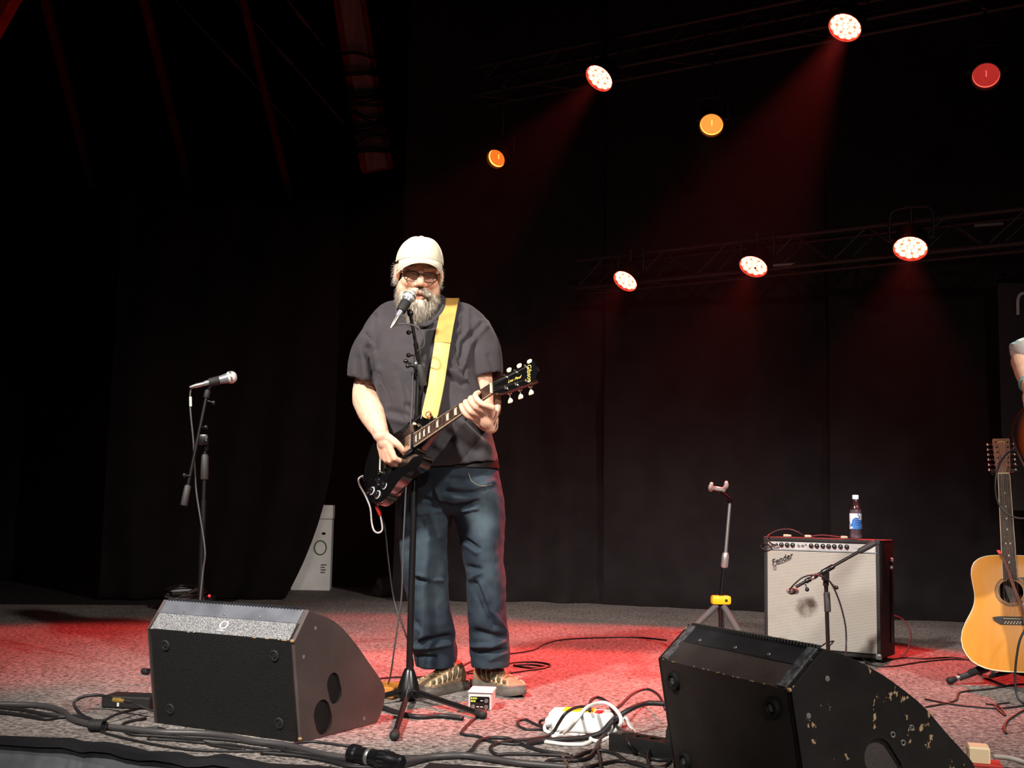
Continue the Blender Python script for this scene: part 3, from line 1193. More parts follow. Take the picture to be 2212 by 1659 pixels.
# --- glasses
gl = MB(Mh)
rims = []
for s in (-1, 1):
    pts = []
    for i in range(20):
        a = 2 * PI * i / 20
        cx_, sz = math.cos(a), math.sin(a)
        xx = s * 0.034 + 0.0265 * math.copysign(abs(cx_) ** 0.75, cx_)
        zz = -0.012 + (0.0165 if sz > 0 else 0.0195) * math.copysign(abs(sz) ** (0.55 if sz > 0 else 0.9), sz)
        pts.append((xx, -0.109 + 0.010 * (abs(xx) / 0.06) ** 2 + 0.12 * (zz * -0.2), zz))
    rims.append(pts)
    gl.tube(pts, 0.0017, 6, 2, closed=True)
    gl.tube(pts[1:10], 0.0024, 6, 2)
gl.tube([(-0.009, -0.110, -0.004), (0, -0.113, -0.001), (0.009, -0.110, -0.004)], 0.0018, 6, 4)
glasses = gl.build('glasses', M_dark_frame, man)
for s, pts in zip((-1, 1), rims):
    b = MB(Mh)
    b.tube([(s * 0.0605, -0.0985, 0.000), (s * 0.070, -0.085, 0.003), (s * 0.079, -0.02, 0.006), (s * 0.079, 0.002, 0.002)], 0.0017, 6, 4)
    b.build('temple', M_dark_frame, glasses)
    b = MB(Mh)
    b.loft([[V(p) + V((0, -0.0006, 0)) for p in pts], [V(p) + V((0, 0.0008, 0)) for p in pts]])
    b.build('lens', M_glass, glasses)

# --- beard, moustache, hair
b = MB(Mh)
b.ell((0, -0.066, -0.116), (0.044, 0.036, 0.038))
b.ell((0.002, -0.070, -0.146), (0.032, 0.026, 0.034))
for s in (-1, 1):
    b.ell((s * 0.054, -0.030, -0.085), (0.022, 0.045, 0.046))
    b.ell((s * 0.040, -0.058, -0.100), (0.026, 0.030, 0.034))
    b.ell((s * 0.019, -0.099, -0.063), (0.020, 0.010, 0.0085), Matrix.Rotation(s * 0.45, 4, 'Y'))
    b.ell((s * 0.038, -0.082, -0.080), (0.011, 0.014, 0.020))
me = remesh(b, 0.0045, 3)
noise_disp(me, 0.006, 55, (1, 1, 0.5))
beard = link_mesh('beard', me, M_beard, man, 180)
items = []
rnd = random.Random(2)
Rm = Mh.to_3x3()
for k in range(2600):
    u = rnd.uniform(-1, 1)
    a = u * 1.75
    front = math.cos(a)
    zt = -0.100 + 0.065 * min(1, abs(u) * 1.2) ** 1.5
    z = rnd.uniform(-0.150 if abs(u) < 0.35 else -0.120, zt)
    rx, ry = 0.074 - 0.28 * max(0, -0.075 - z), 0.086 - 0.12 * max(0, -0.10 - z)
    p = V((rx * math.sin(a) * 0.98, -0.012 - ry * max(front, -0.3), z))
    L_ = (0.034 + 0.022 * max(0, front)) * rnd.uniform(0.6, 1.15)
    d = V((0.28 * math.sin(a) + rnd.gauss(0, 0.18), -0.42 * max(front, 0) + rnd.gauss(0, 0.12), -1))
    items.append((Mh @ p, Rm @ d, L_, rnd.uniform(0.0007, 0.0014), 0.15, 0.10))
for k in range(420):
    s = rnd.choice((-1, 1))
    t = rnd.random()
    p = V((s * (0.003 + 0.034 * t), -0.106 + 0.010 * t, -0.060 - 0.012 * t + rnd.uniform(-0.004, 0.005)))
    items.append((Mh @ p, Rm @ V((s * 0.7 + rnd.gauss(0, 0.12), -0.25, -0.8)), rnd.uniform(0.014, 0.024), rnd.uniform(0.0006, 0.0011), 0.2, 0.1))
o = strands(items).build('beard_strands', M_beard, beard, 180, kind='stuff', recalc=False)
items = []
for k in range(330):
    s = rnd.choice((-1, -1, 1))
    p = V((s * rnd.uniform(0.076, 0.084), rnd.uniform(-0.02, 0.05), rnd.uniform(-0.045, 0.030)))
    items.append((Mh @ p, Rm @ V((s * rnd.uniform(0.3, 1.0), rnd.gauss(0.1, 0.4), rnd.gauss(-0.5, 0.5))), rnd.uniform(0.010, 0.026), rnd.uniform(0.0006, 0.0010), 0.1, 0.5))
strands(items).build('hair', M_white_hair, man, 180, kind='stuff', recalc=False)
items = []
for s in (-1, 1):
    for k in range(60):
        t = rnd.random()
        p = V((s * (0.014 + 0.038 * t), -0.098 + 0.012 * t, 0.022 + 0.005 * math.sin(PI * t) + rnd.uniform(-0.003, 0.003)))
        items.append((Mh @ p, Rm @ V((s * 0.9, -0.3, rnd.uniform(-0.1, 0.4))), 0.010, 0.0008, 0.1, 0.1))
strands(items, 3).build('eyebrows', M_beard, man, 180, kind='stuff', recalc=False)

# --- hiking shoes
M_shoe = mat('tan_suede', '8a7459', 0.85, var=0.12, vscale=30, bump=0.15)
M_shoe2 = mat('pale_tan_suede', 'b39c7c', 0.85, var=0.1, vscale=30)
M_mesh = mat('dark_shoe_mesh', '4a4130', 0.9, bump=0.3, bscale=500)
M_sole = mat('grey_rubber_sole', '5c5650', 0.75, var=0.15, vscale=30)
M_lace = mat('brown_lace', '86684a', 0.8)
OUT = [(0.000, 0.030, 0.030), (0.015, 0.036, 0.035), (0.06, 0.036, 0.036), (0.12, 0.037, 0.034), (0.18, 0.046, 0.043), (0.23, 0.050, 0.044), (0.27, 0.043, 0.035), (0.295, 0.024, 0.018), (0.302, 0.008, 0.006)]


def shoe(heel, toe, inner_sgn):
    d = toe - heel
    d.z = 0
    d.normalize()
    x = V((-d.y, d.x, 0))
    Mx = basis(x * -inner_sgn, d, V((0, 0, 1)), V((heel.x, heel.y, 0))) @ Matrix.Scale(1.04, 4)
    par = None
    # upper
    b = MB(Mx)
    prof = [(0.010, 0.030, 0.085), (0.03, 0.034, 0.115), (0.075, 0.034, 0.112), (0.12, 0.036, 0.092), (0.16, 0.041, 0.076), (0.205, 0.046, 0.064), (0.245, 0.043, 0.056), (0.278, 0.031, 0.046), (0.294, 0.014, 0.036)]
    rings = []
    for yy, hw, ht in prof:
        rg = []
        for j in range(20):
            a = 2 * PI * j / 20
            ca, sa = math.cos(a), math.sin(a)
            rg.append(V((hw * math.copysign(abs(ca) ** 0.75, ca), yy, 0.016 + (ht - 0.016) * (0.5 + 0.5 * math.copysign(abs(sa) ** 0.8, sa)))))
        rings.append(rg)
    b.loft(rings)
    par = b.build('shoe', M_shoe, man, 60)
    bv = BVHTree.FromPolygons([V(p) for p in b.v], [list(f) for f in b.f])
    # sole
    b = MB(Mx)
    outl = [(hw, yy) for yy, hw, hi in OUT] + [(-hi, yy) for yy, hw, hi in reversed(OUT)]
    outl = [(p.x, p.y) for p in catmull([(q[0] * 1.06, q[1] - 0.003, 0) for q in outl], 3, True)]
    n = len(outl)
    cx_, cy_ = 0.003, 0.15

    def lay(z, k, lift=0):
        return [V((cx_ + (q[0] - cx_) * k, cy_ + (q[1] - cy_) * (1 + (k - 1) * 0.35), z + lift * max(0, (q[1] - 0.22) / 0.08) ** 2 * 0.012)) for q in outl]
    b.loft([lay(0.000, 0.94, 1), lay(0.006, 1.0, 1), lay(0.020, 1.03, 1), lay(0.024, 0.99, 1), lay(0.034, 0.99, 1), lay(0.036, 0.93, 1)])
    b.build('sole', M_sole, par, 50)
    # toe cap
    b = MB(Mx)
    rings = []
    for yy, hw, ht in [(0.252, 0.0425, 0.040), (0.270, 0.037, 0.040), (0.288, 0.024, 0.036), (0.300, 0.010, 0.030)]:
        rings.append([V((hw * 1.05 * math.cos(a), yy, 0.022 + (ht - 0.022) * max(0, math.sin(a)) - 0.004 * max(0, -math.sin(a)))) for a in np.linspace(0, 2 * PI, 17)[:-1]])
    b.loft(rings)
    b.build('toe_cap', M_sole, par, 60)

    def S_(xx, yy, off=0.002):
        o_ = Mx @ V((xx * 1.9, yy, 0.30))
        tgt = Mx @ V((xx * 0.75, yy, 0.03))
        dd = (tgt - o_).normalized()
        h = bv.ray_cast(o_, dd)
        return (h[0] - dd * off) if h[0] is not None else tgt
    def Sd(sg, yy, zz, off=0.002):
        o_ = Mx @ V((sg * 0.15, yy, zz + 0.03))
        tgt = Mx @ V((0, yy, zz))
        dd = (tgt - o_).normalized()
        h = bv.ray_cast(o_, dd)
        return (h[0] - dd * off) if h[0] is not None else tgt
    # mesh windows between the suede overlays
    for sg in (-1, 1):
        for yy, z0, z1, ww in ((0.055, 0.050, 0.090, 0.0100), (0.090, 0.046, 0.086, 0.0100), (0.125, 0.044, 0.074, 0.0095), (0.160, 0.042, 0.064, 0.0090), (0.195, 0.040, 0.056, 0.0085), (0.228, 0.040, 0.050, 0.0075)):
            pts = [Sd(sg, yy + 0.010 - 0.020 * t, z0 + (z1 - z0) * t, 0.0004) for t in (0, 0.33, 0.66, 1)]
            b = MB()
            b.tube(pts, lambda t, ww=ww: ww * max(0.2, math.sin(PI * (0.12 + 0.76 * t))), 8, 4)
            b.build('mesh_panel', M_mesh, par, 60)
            pts = [Sd(sg, yy + 0.028 - 0.020 * t, z0 - 0.008 + (z1 - z0 + 0.008) * t, 0.0012) for t in (0, 0.33, 0.66, 1)]
            b = MB()
            b.tube(pts, 0.0045, 6, 4)
            b.build('suede_strip', M_shoe2, par, 60)
    b = MB()
    for yy in (0.10, 0.122, 0.144, 0.166, 0.188):
        b.tube([S_(-0.022, yy, 0.003), S_(-0.008, yy + 0.006, 0.005), S_(0.008, yy + 0.014, 0.005), S_(0.022, yy + 0.020, 0.003)], 0.0022, 6, 4)
        b.tube([S_(0.022, yy, 0.003), S_(0.008, yy + 0.006, 0.006), S_(-0.008, yy + 0.014, 0.006), S_(-0.022, yy + 0.020, 0.003)], 0.0022, 6, 4)
    for s in (-1, 1):
        b.tube([S_(0, 0.09, 0.006), S_(s * 0.02, 0.085, 0.012), S_(s * 0.034, 0.10, 0.008), S_(s * 0.02, 0.112, 0.009), S_(0, 0.092, 0.006)], 0.0020, 6, 5)
        b.tube([S_(0, 0.09, 0.006), S_(s * 0.026, 0.12, 0.008), S_(s * 0.042, 0.14, 0.004)], 0.0020, 6, 5)
    b.build('lace', M_lace, par, 60)
    b = MB(Mx)
    b.limb([(0, 0.10, 0.095), (0, 0.075, 0.125), (0, 0.068, 0.140)], [0.018, 0.019, 0.014], 10, 3)
    b.build('tongue', M_shoe, par, 60)


shoe(TOE_L - D_L * 0.312, TOE_L, 1)
shoe(TOE_R - D_R * 0.312, TOE_R, 1)

# ================================================================== black electric guitar
M_gblack = mat('black_lacquer', '0c0b0c', 0.12, coat=0.6, spec=0.6)
M_bind = mat('cream_binding', 'd8cba8', 0.4)
M_neck = mat('mahogany_neck', '32190f', 0.35, var=0.2, vscale=20)
M_board = mat('rosewood_board', '3a2018', 0.55, var=0.25, vscale=60, stretch=(0.2, 1, 1))
M_pearl = mat('pearl_inlay', 'd9d3bd', 0.25, var=0.1, vscale=80)
M_nickel = mat('nickel', 'd8d2c6', 0.18, metal=1.0)
M_steel = mat('steel_string', 'cfc8bc', 0.3, metal=1.0)
M_cream_key = mat('cream_plastic_key', 'e6d7a2', 0.35)
M_gold = mat('gold_print', 'd8b65a', 0.4)
M_smoke = mat('clear_black_knob', '15151a', 0.1, spec=0.7)
M_silver = mat('bright_silver', 'cfcfd2', 0.4, metal=0.3)
M_pickplate = mat('cream_pickguard', 'c78f7c', 0.35)


def half(pts, per=4):
    return [(p.x, p.y) for p in catmull([(a, c, 0) for a, c in pts], per)]


bass = [(0.0, 0.0), (0.004, 0.045), (0.022, 0.095), (0.062, 0.142), (0.115, 0.164), (0.170, 0.157), (0.220, 0.130), (0.262, 0.113), (0.305, 0.113), (0.350, 0.119), (0.395, 0.112), (0.428, 0.088), (0.442, 0.050), (0.444, 0.026)]
treb = [(0.0, 0.0), (0.004, -0.045), (0.022, -0.095), (0.062, -0.142), (0.115, -0.164), (0.170, -0.157), (0.220, -0.130), (0.262, -0.113), (0.300, -0.112), (0.340, -0.117), (0.372, -0.112), (0.388, -0.094), (0.382, -0.074), (0.360, -0.056), (0.345, -0.040), (0.345, -0.026)]
outl = half(bass) + list(reversed(half(treb)))[:-1]
eg = thing('electric_guitar', 'black single-cutaway electric guitar with cream tuner keys held by the singer', 'guitar', G_T)
cxg, cyg = 0.21, 0.0


def ring_at(k, z, kk=None):
    return [V((cxg + (x - cxg) * k, cyg + (y - cyg) * k, z)) for x, y in outl]


b = MB(MG)
b.loft([ring_at(0.97, -0.050), ring_at(1.0, -0.046), ring_at(1.0, -0.006)])
b.loft([ring_at(0.985, -0.012), ring_at(0.985, -0.0035), ring_at(0.93, -0.0015), ring_at(0.80, 0.003), ring_at(0.60, 0.0065), ring_at(0.35, 0.008), ring_at(0.12, 0.0085)])
ebody = b.build('body', M_gblack, eg, 35)
b = MB(MG)
b.loft([ring_at(1.003, -0.0075), ring_at(1.003, -0.002), ring_at(0.984, -0.0015), ring_at(0.984, -0.0075)], False, False)
b.build('binding', M_gblack, eg, 30)
# neck with round back, set a little above the top
NUT = 0.80
b = MB(MG)
rings = []
for x, hw, dp in ((0.345, 0.0275, 0.05), (0.39, 0.0272, 0.035), (0.43, 0.027, 0.022), (0.60, 0.0243, 0.020), (0.79, 0.0215, 0.019), (0.803, 0.0213, 0.018)):
    rings.append([V((x, hw * math.cos(a), 0.008 + dp * min(0, math.sin(a)) * 1.0)) for a in np.linspace(0, 2 * PI, 21)[:-1]])
b.loft(rings)
b.build('neck', M_gblack, eg, 50)
b = MB(MG)
b.loft([[V((x, hw, 0.008)), V((x, -hw, 0.008)), V((x, -hw, 0.0135)), V((x, 0, 0.0148)), V((x, hw, 0.0135))] for x, hw in ((0.348, 0.0283), (0.80, 0.0215))])
fb = b.build('fretboard', M_board, eg, 20)


def fx(k):
    return NUT - 0.6285 * (1 - 2 ** (-k / 12))


def fhw(x):
    return 0.0215 + (0.80 - x) / 0.452 * 0.0068


for k in range(1, 23):
    x = fx(k)
    h = fhw(x)
    MB(MG).tube([(x, h, 0.0138), (x, 0, 0.0152), (x, -h, 0.0138)], 0.0012, 5, 3).build('fret', M_nickel, fb)
for k in (3, 5, 7, 9, 12, 15, 17, 19, 21):
    x0, x1 = fx(k - 1), fx(k)
    w_ = (x0 - x1)
    xm = (x0 + x1) / 2
    b = MB(MG)
    b.prism([(xm - w_ * 0.3, -0.013), (xm + w_ * 0.3, -0.016), (xm + w_ * 0.3, 0.016), (xm - w_ * 0.3, 0.013)], 0.0135, 0.0152)
    b.build('inlay', M_pearl, fb, 0)
for s in (-1, 1):
    b = MB(MG)
    b.loft([[V((x, s * hw, 0.008)), V((x, s * (hw + 0.0014), 0.008)), V((x, s * (hw + 0.0014), 0.0136)), V((x, s * hw, 0.0137))] for x, hw in ((0.348, 0.0283), (0.80, 0.0215))])
    b.build('neck_binding', M_bind, fb, 0)
MB(MG).box((0.8035, 0, 0.012), (0.006, 0.043, 0.009), bev=0.001).build('nut', M_bind, eg, 0)
# headstock tilted back
MHs = MG @ Matrix.Translation((0.806, 0, 0.008)) @ Matrix.Rotation(math.radians(15), 4, 'Y')
hs = [(0, 0.0215), (0.012, 0.024), (0.03, 0.034), (0.05, 0.0375), (0.175, 0.0435), (0.186, 0.042), (0.184, 0.024), (0.193, 0.010), (0.190, 0.0)]
hs = hs + [(x, -y) for x, y in reversed(hs[:-1])]
b = MB(MHs)
b.prism(hs, -0.015, 0.0)
hst = b.build('headstock', M_gblack, eg, 0)
b = MB(MHs)
b.prism([(x * 0.985 + 0.001, y * 1.012) for x, y in hs], -0.0135, -0.0015)
b.build('headstock_edge', mat('mahogany_edge', '6d2c30', 0.4), hst, 0)
text_mb('Gibson', MHs @ Matrix.Translation((0.158, 0, 0.0006)) @ Matrix.Rotation(-PI / 2, 4, 'Z'), 0.026, 0.0004, 0.1).build('logo', M_gold, hst, 0)
text_mb('Les Paul', MHs @ Matrix.Translation((0.095, 0.0, 0.0006)), 0.017, 0.0004, 0.35).build('signature', M_gold, hst, 0)
b = MB(MHs)
b.prism([(0.012, -0.008), (0.018, -0.011), (0.040, -0.006), (0.046, 0), (0.040, 0.006), (0.018, 0.011), (0.012, 0.008)], -0.0005, 0.0016)
b.build('truss_rod_cover', M_gblack, hst, 0)
posts = []
for s in (1, -1):
    for k in range(3):
        x = 0.060 + 0.044 * k
        y = s * (0.0245 + 0.003 * k)
        b = MB(MHs)
        b.lathe((x, y, 0.0), (0, 0, 1), [(0.0075, 0), (0.0075, 0.002), (0.0052, 0.003), (0.0036, 0.005), (0.0030, 0.012), (0.0036, 0.016), (0.001, 0.0165)], 12)
        b.cyl((x, y, -0.022), (x, s * 0.060, -0.022), 0.0022, n=8)
        b.box((x, y + s * 0.003, -0.021), (0.016, 0.022, 0.012), bev=0.003)
        t_ = b.build('tuner', M_nickel, hst, 40)
        b = MB(MHs)
        rg = []
        for yy, rx, rz in ((0.056, 0.004, 0.004), (0.060, 0.0075, 0.0045), (0.066, 0.0105, 0.0042), (0.072, 0.0105, 0.0036), (0.075, 0.007, 0.0025)):
            rg.append([V((x + rx * math.cos(a), s * yy, -0.022 + rz * math.sin(a))) for a in np.linspace(0, 2 * PI, 13)[:-1]])
        b.loft(rg)
        b.build('tuner_key', M_cream_key, t_, 60)
        posts.append((x, y))
# strings
order = [posts[0], posts[1], posts[2], posts[5], posts[4], posts[3]]
BR = NUT - 0.6285
for i in range(6):
    yn = 0.0178 - i * 0.0071
    yb = 0.0255 - i * 0.0102
    r = (0.00075, 0.00068, 0.0006, 0.0005, 0.00045, 0.0004)[i]
    pst = MG.inverted() @ (MHs @ V((order[i][0], order[i][1] * 0.9, 0.006)))
    b = MB(MG)
    b.tube([(BR - 0.04, yb, 0.018), (BR, yb, 0.024), (NUT + 0.0035, yn, 0.0172), tuple(pst)], r, 5, smooth=False)
    b.build('string', M_steel, eg, 60)
# pickups, bridge, tailpiece
for x, mt in ((0.315, M_pickplate), (0.205, M_pickplate)):
    b = MB(MG)
    b.box((x, 0, 0.010), (0.046, 0.092, 0.008), bev=0.003)
    ring = b.build('pickup_ring', M_smoke, eg, 30)
    b = MB(MG)
    b.box((x, 0, 0.016), (0.036, 0.070, 0.008), bev=0.003)
    cv = b.build('pickup_cover', M_nickel, ring, 30)
    for i in range(6):
        MB(MG).lathe((x + 0.009, 0.0255 - i * 0.0102, 0.0195), (0, 0, 1), [(0.0025, 0), (0.0025, 0.0016), (0.001, 0.0019)], 8).build('pole_screw', M_steel, cv, 40)
b = MB(MG)
b.box((BR, 0, 0.018), (0.012, 0.088, 0.009), bev=0.003)
for i in range(6):
    b.box((BR, 0.0255 - i * 0.0102, 0.0225), (0.008, 0.006, 0.005), bev=0.001)
for s in (-1, 1):
    b.cyl((BR, s * 0.037, 0.004), (BR, s * 0.037, 0.021), 0.009, n=12)
b.build('bridge', M_nickel, eg, 30)
b = MB(MG)
b.box((BR - 0.042, 0, 0.016), (0.018, 0.10, 0.010), bev=0.004)
for s in (-1, 1):
    b.cyl((BR - 0.042, s * 0.041, 0.002), (BR - 0.042, s * 0.041, 0.021), 0.008, n=12)
b.build('tailpiece', M_nickel, eg, 30)
for x, y in ((0.150, -0.106), (0.106, -0.128), (0.118, -0.072), (0.066, -0.094)):
    b = MB(MG)
    b.lathe((x, y, 0.001), (0, 0, 1), [(0.0125, 0), (0.0125, 0.004), (0.011, 0.014), (0.009, 0.016), (0.002, 0.0165)], 18)
    kn = b.build('control_knob', M_smoke, eg, 35)
    MB(MG).lathe((x, y, 0.0165), (0, 0, 1), [(0.0085, 0.0), (0.0085, 0.0009), (0.002, 0.0011)], 16).build('knob_cap', M_smoke, kn, 30)
    MB(MG).tube([(x + 0.0155 * math.cos(a), y + 0.0155 * math.sin(a), 0.004) for a in np.linspace(0, 2 * PI, 17)[:-1]], 0.0024, 6, 1, closed=True).build('knob_skirt', M_silver, kn)
b = MB(MG)
b.lathe((0.372, 0.060, 0.001), (0, 0, 1), [(0.016, 0), (0.016, 0.002), (0.008, 0.0025), (0.008, 0.006), (0.003, 0.007)], 16)
b.cyl((0.372, 0.060, 0.006), (0.366, 0.062, 0.020), 0.002, n=8)
sw = b.build('toggle_switch', M_nickel, eg, 35)
MB(MG).lathe((0.366, 0.062, 0.016), (-0.006, 0.002, 0.014), [(0.003, 0), (0.0055, 0.005), (0.005, 0.012), (0.002, 0.014)], 10).build('switch_tip', M_cream_key, sw)
b = MB(MG)
b.lathe((0.0, 0, -0.026), (-1, 0, 0), [(0.007, 0), (0.004, 0.004), (0.004, 0.008), (0.008, 0.011), (0.003, 0.013)], 12)
b.build('strap_button', M_nickel, eg)
JK = MG @ V((0.060, -0.139, -0.026))
jd = (MG.to_3x3() @ V((-0.60, -0.80, 0))).normalized()
b = MB()
b.lathe(JK - jd * 0.004, jd, [(0.014, 0), (0.013, 0.006), (0.006, 0.007), (0.006, 0.010)], 14)
b.build('jack_socket', M_nickel, eg)

# ---- tan leather strap over his left shoulder
M_tan = mat('tan_leather', 'b58a45', 0.6, var=0.10, vscale=20, bump=0.15, bscale=150)
M_tan_y = mat('pale_yellow_leather', 'd0b060', 0.55, var=0.08, vscale=20, bump=0.15, bscale=150)
strap = thing('guitar_strap', 'wide tan leather guitar strap over the singer\'s shoulder', 'strap', MG @ V((0.40, 0.09, -0.03)))


def ribbon(b, pts, wdir, w_, th, ndir=None):
    P = catmull(pts, 8)
    Wd = catmull(wdir, 8) if isinstance(wdir, list) else [V(wdir)] * len(P)
    rg = []
    for i, p in enumerate(P):
        t = (P[min(i + 1, len(P) - 1)] - P[max(i - 1, 0)]).normalized()
        x = (Wd[i] - t * Wd[i].dot(t)).normalized()
        n_ = t.cross(x)
        ww = w_(i / (len(P) - 1)) if callable(w_) else w_
        rg.append([p + x * ww * a + n_ * th * c for a, c in ((-0.5, -0.5), (-0.46, 0.5), (0, 0.62), (0.46, 0.5), (0.5, -0.5), (0, -0.38))])
    b.loft(rg)


def chest(px_, py_, off):
    p = on_surf(SHIRT_BVH, px_, py_, off)
    return p if p is not None else W(px_, py_, 4.66)


hook = MG @ V((0.425, 0.088, 0.000))
low = [chest(966, 672, 0.012), chest(962, 700, 0.014), chest(956, 740, 0.018), chest(949, 785, 0.022), chest(942, 830, 0.026), W(935, 865, (chest(942, 830, 0.026).y + (MG @ V((0.40, 0.08, 0.040))).y) / 2), W(926, 905, (MG @ V((0.40, 0.08, 0.040))).y)]
wd = [V((1, 0.10, 0.1))] * len(low)
b = MB()
ribbon(b, low[2:], wd[2:], lambda t: 0.064 if t < 0.9 else 0.064 * math.sqrt(max(0.05, 1 - ((t - 0.9) / 0.1) ** 2)), 0.004)
b.build('strap_end', M_tan_y, strap, 60)
top = [low[2] + V((0, -0.003, 0)), chest(960, 715, 0.014), chest(967, 680, 0.012), W(972, 655, 4.715), W(975, 645, 4.79), W(975, 660, 4.87)]
back = [W(965, 720, 4.925), W(940, 800, 4.945), W(900, 900, 4.96), W(850, 990, 4.93), W(815, 1030, 4.83), MG @ V((-0.02, 0, -0.026))]
b = MB()
ribbon(b, top + back, [V((1, 0.1, 0.15)), V((1, 0.1, 0.15)), V((1, 0.1, 0.15)), V((1, 0.1, 0.1)), V((1, 0, 0)), V((1, 0, 0)), V((1, 0, 0.2)), V((1, 0, 0.4)), V((0.7, 0, 0.6)), V((0.5, 0, 0.8)), V((0.2, 0, 1)), V((0.1, 0, 1))], 0.066, 0.005)
b.build('shoulder_band', M_tan, strap, 60)
dsc = low[-1] + V((0, -0.006, 0.016))
b = MB()
b.tube([dsc + V((0.011 * math.cos(a), -0.001, 0.011 * math.sin(a))) for a in np.linspace(0, 2 * PI, 17)[:-1]], 0.0022, 6, 1, closed=True)
b.build('stamp_ring', mat('red_stamp', '8c2a1c', 0.6), strap)
for s in (-1, 1):
    P = [p + V((s * 0.029, -0.004, 0)) for p in low[2:]]
    MB().tube(P, 0.0008, 4, 6).build('edge_stitch', M_cream_key, strap)

# ================================================================== floor monitors
M_cab = mat('shaded_black_textured_paint', '0b0a0a', 0.75, bump=0.7, bscale=260, var=0.25, vscale=120, spec=0.35)  # left monitor's back panel: its shade is put into this darker colour
M_cab2 = mat('lit_dull_black_cabinet', '332d2b', 0.6, var=0.2, vscale=6, bump=0.3, bscale=200, spec=0.4)  # right monitor's panel: lighter than its side, the light put into the colour
M_cab_side = mat('lit_matt_black_side', '463c3a', 0.6, var=0.12, vscale=7, bump=0.12, bscale=300, spec=0.4)  # left monitor's side: lighter than its panel, the light put into the colour
M_plate = mat('grey_black_metal', '2d2f34', 0.42, metal=0.35, var=0.2, vscale=9)
M_plate_l = mat('blue_grey_metal', '5c5f66', 0.42, metal=0.3, var=0.2, vscale=9)
M_rubber = mat('black_rubber', '131212', 0.7)
M_darkmetal = mat('dark_metal', '222226', 0.38, metal=0.8)
M_chip = mat('bare_birch_chip', '8a6f4c', 0.8)
M_screw = mat('steel_screw', '9a9a9a', 0.35, metal=0.8)
M_white = mat('white_plastic', 'd5d6d4', 0.45)
M_hole = mat('black_inside', '050505', 0.9, spec=0.1)


def obround(c, d, L_, w_, n=10):
    """slot outline in 2d"""
    c, d = V((c[0], c[1])), V((d[0], d[1])).normalized()
    nrm = V((-d.y, d.x))
    pts = []
    for s in (1, -1):
        for i in range(n + 1):
            a = -PI / 2 + PI * i / n
            q = c + d * s * (L_ - w_) / 2 + (d * s * math.cos(a) + nrm * s * math.sin(a)) * w_ / 2
            pts.append((q.x, q.y))
    return pts


def boolean(b, cutters):
    me = b.mesh('tmp')
    bm = bmesh.new()
    bm.from_mesh(me)
    bmesh.ops.recalc_face_normals(bm, faces=list(bm.faces))
    bm.to_mesh(me)
    bm.free()
    o = bpy.data.objects.new('tmp', me)
    COL.objects.link(o)
    tmp = []
    for c in cutters:
        cm = c.mesh('cut')
        bm = bmesh.new()
        bm.from_mesh(cm)
        bmesh.ops.recalc_face_normals(bm, faces=list(bm.faces))
        bm.to_mesh(cm)
        bm.free()
        co_ = bpy.data.objects.new('cut', cm)
        COL.objects.link(co_)
        tmp.append(co_)
        md = o.modifiers.new('b', 'BOOLEAN')
        md.operation = 'DIFFERENCE'
        md.solver = 'EXACT'
        md.object = co_
    dg = bpy.context.evaluated_depsgraph_get()
    out = bpy.data.meshes.new_from_object(o.evaluated_get(dg))
    for q in tmp + [o]:
        bpy.data.objects.remove(q)
    return out


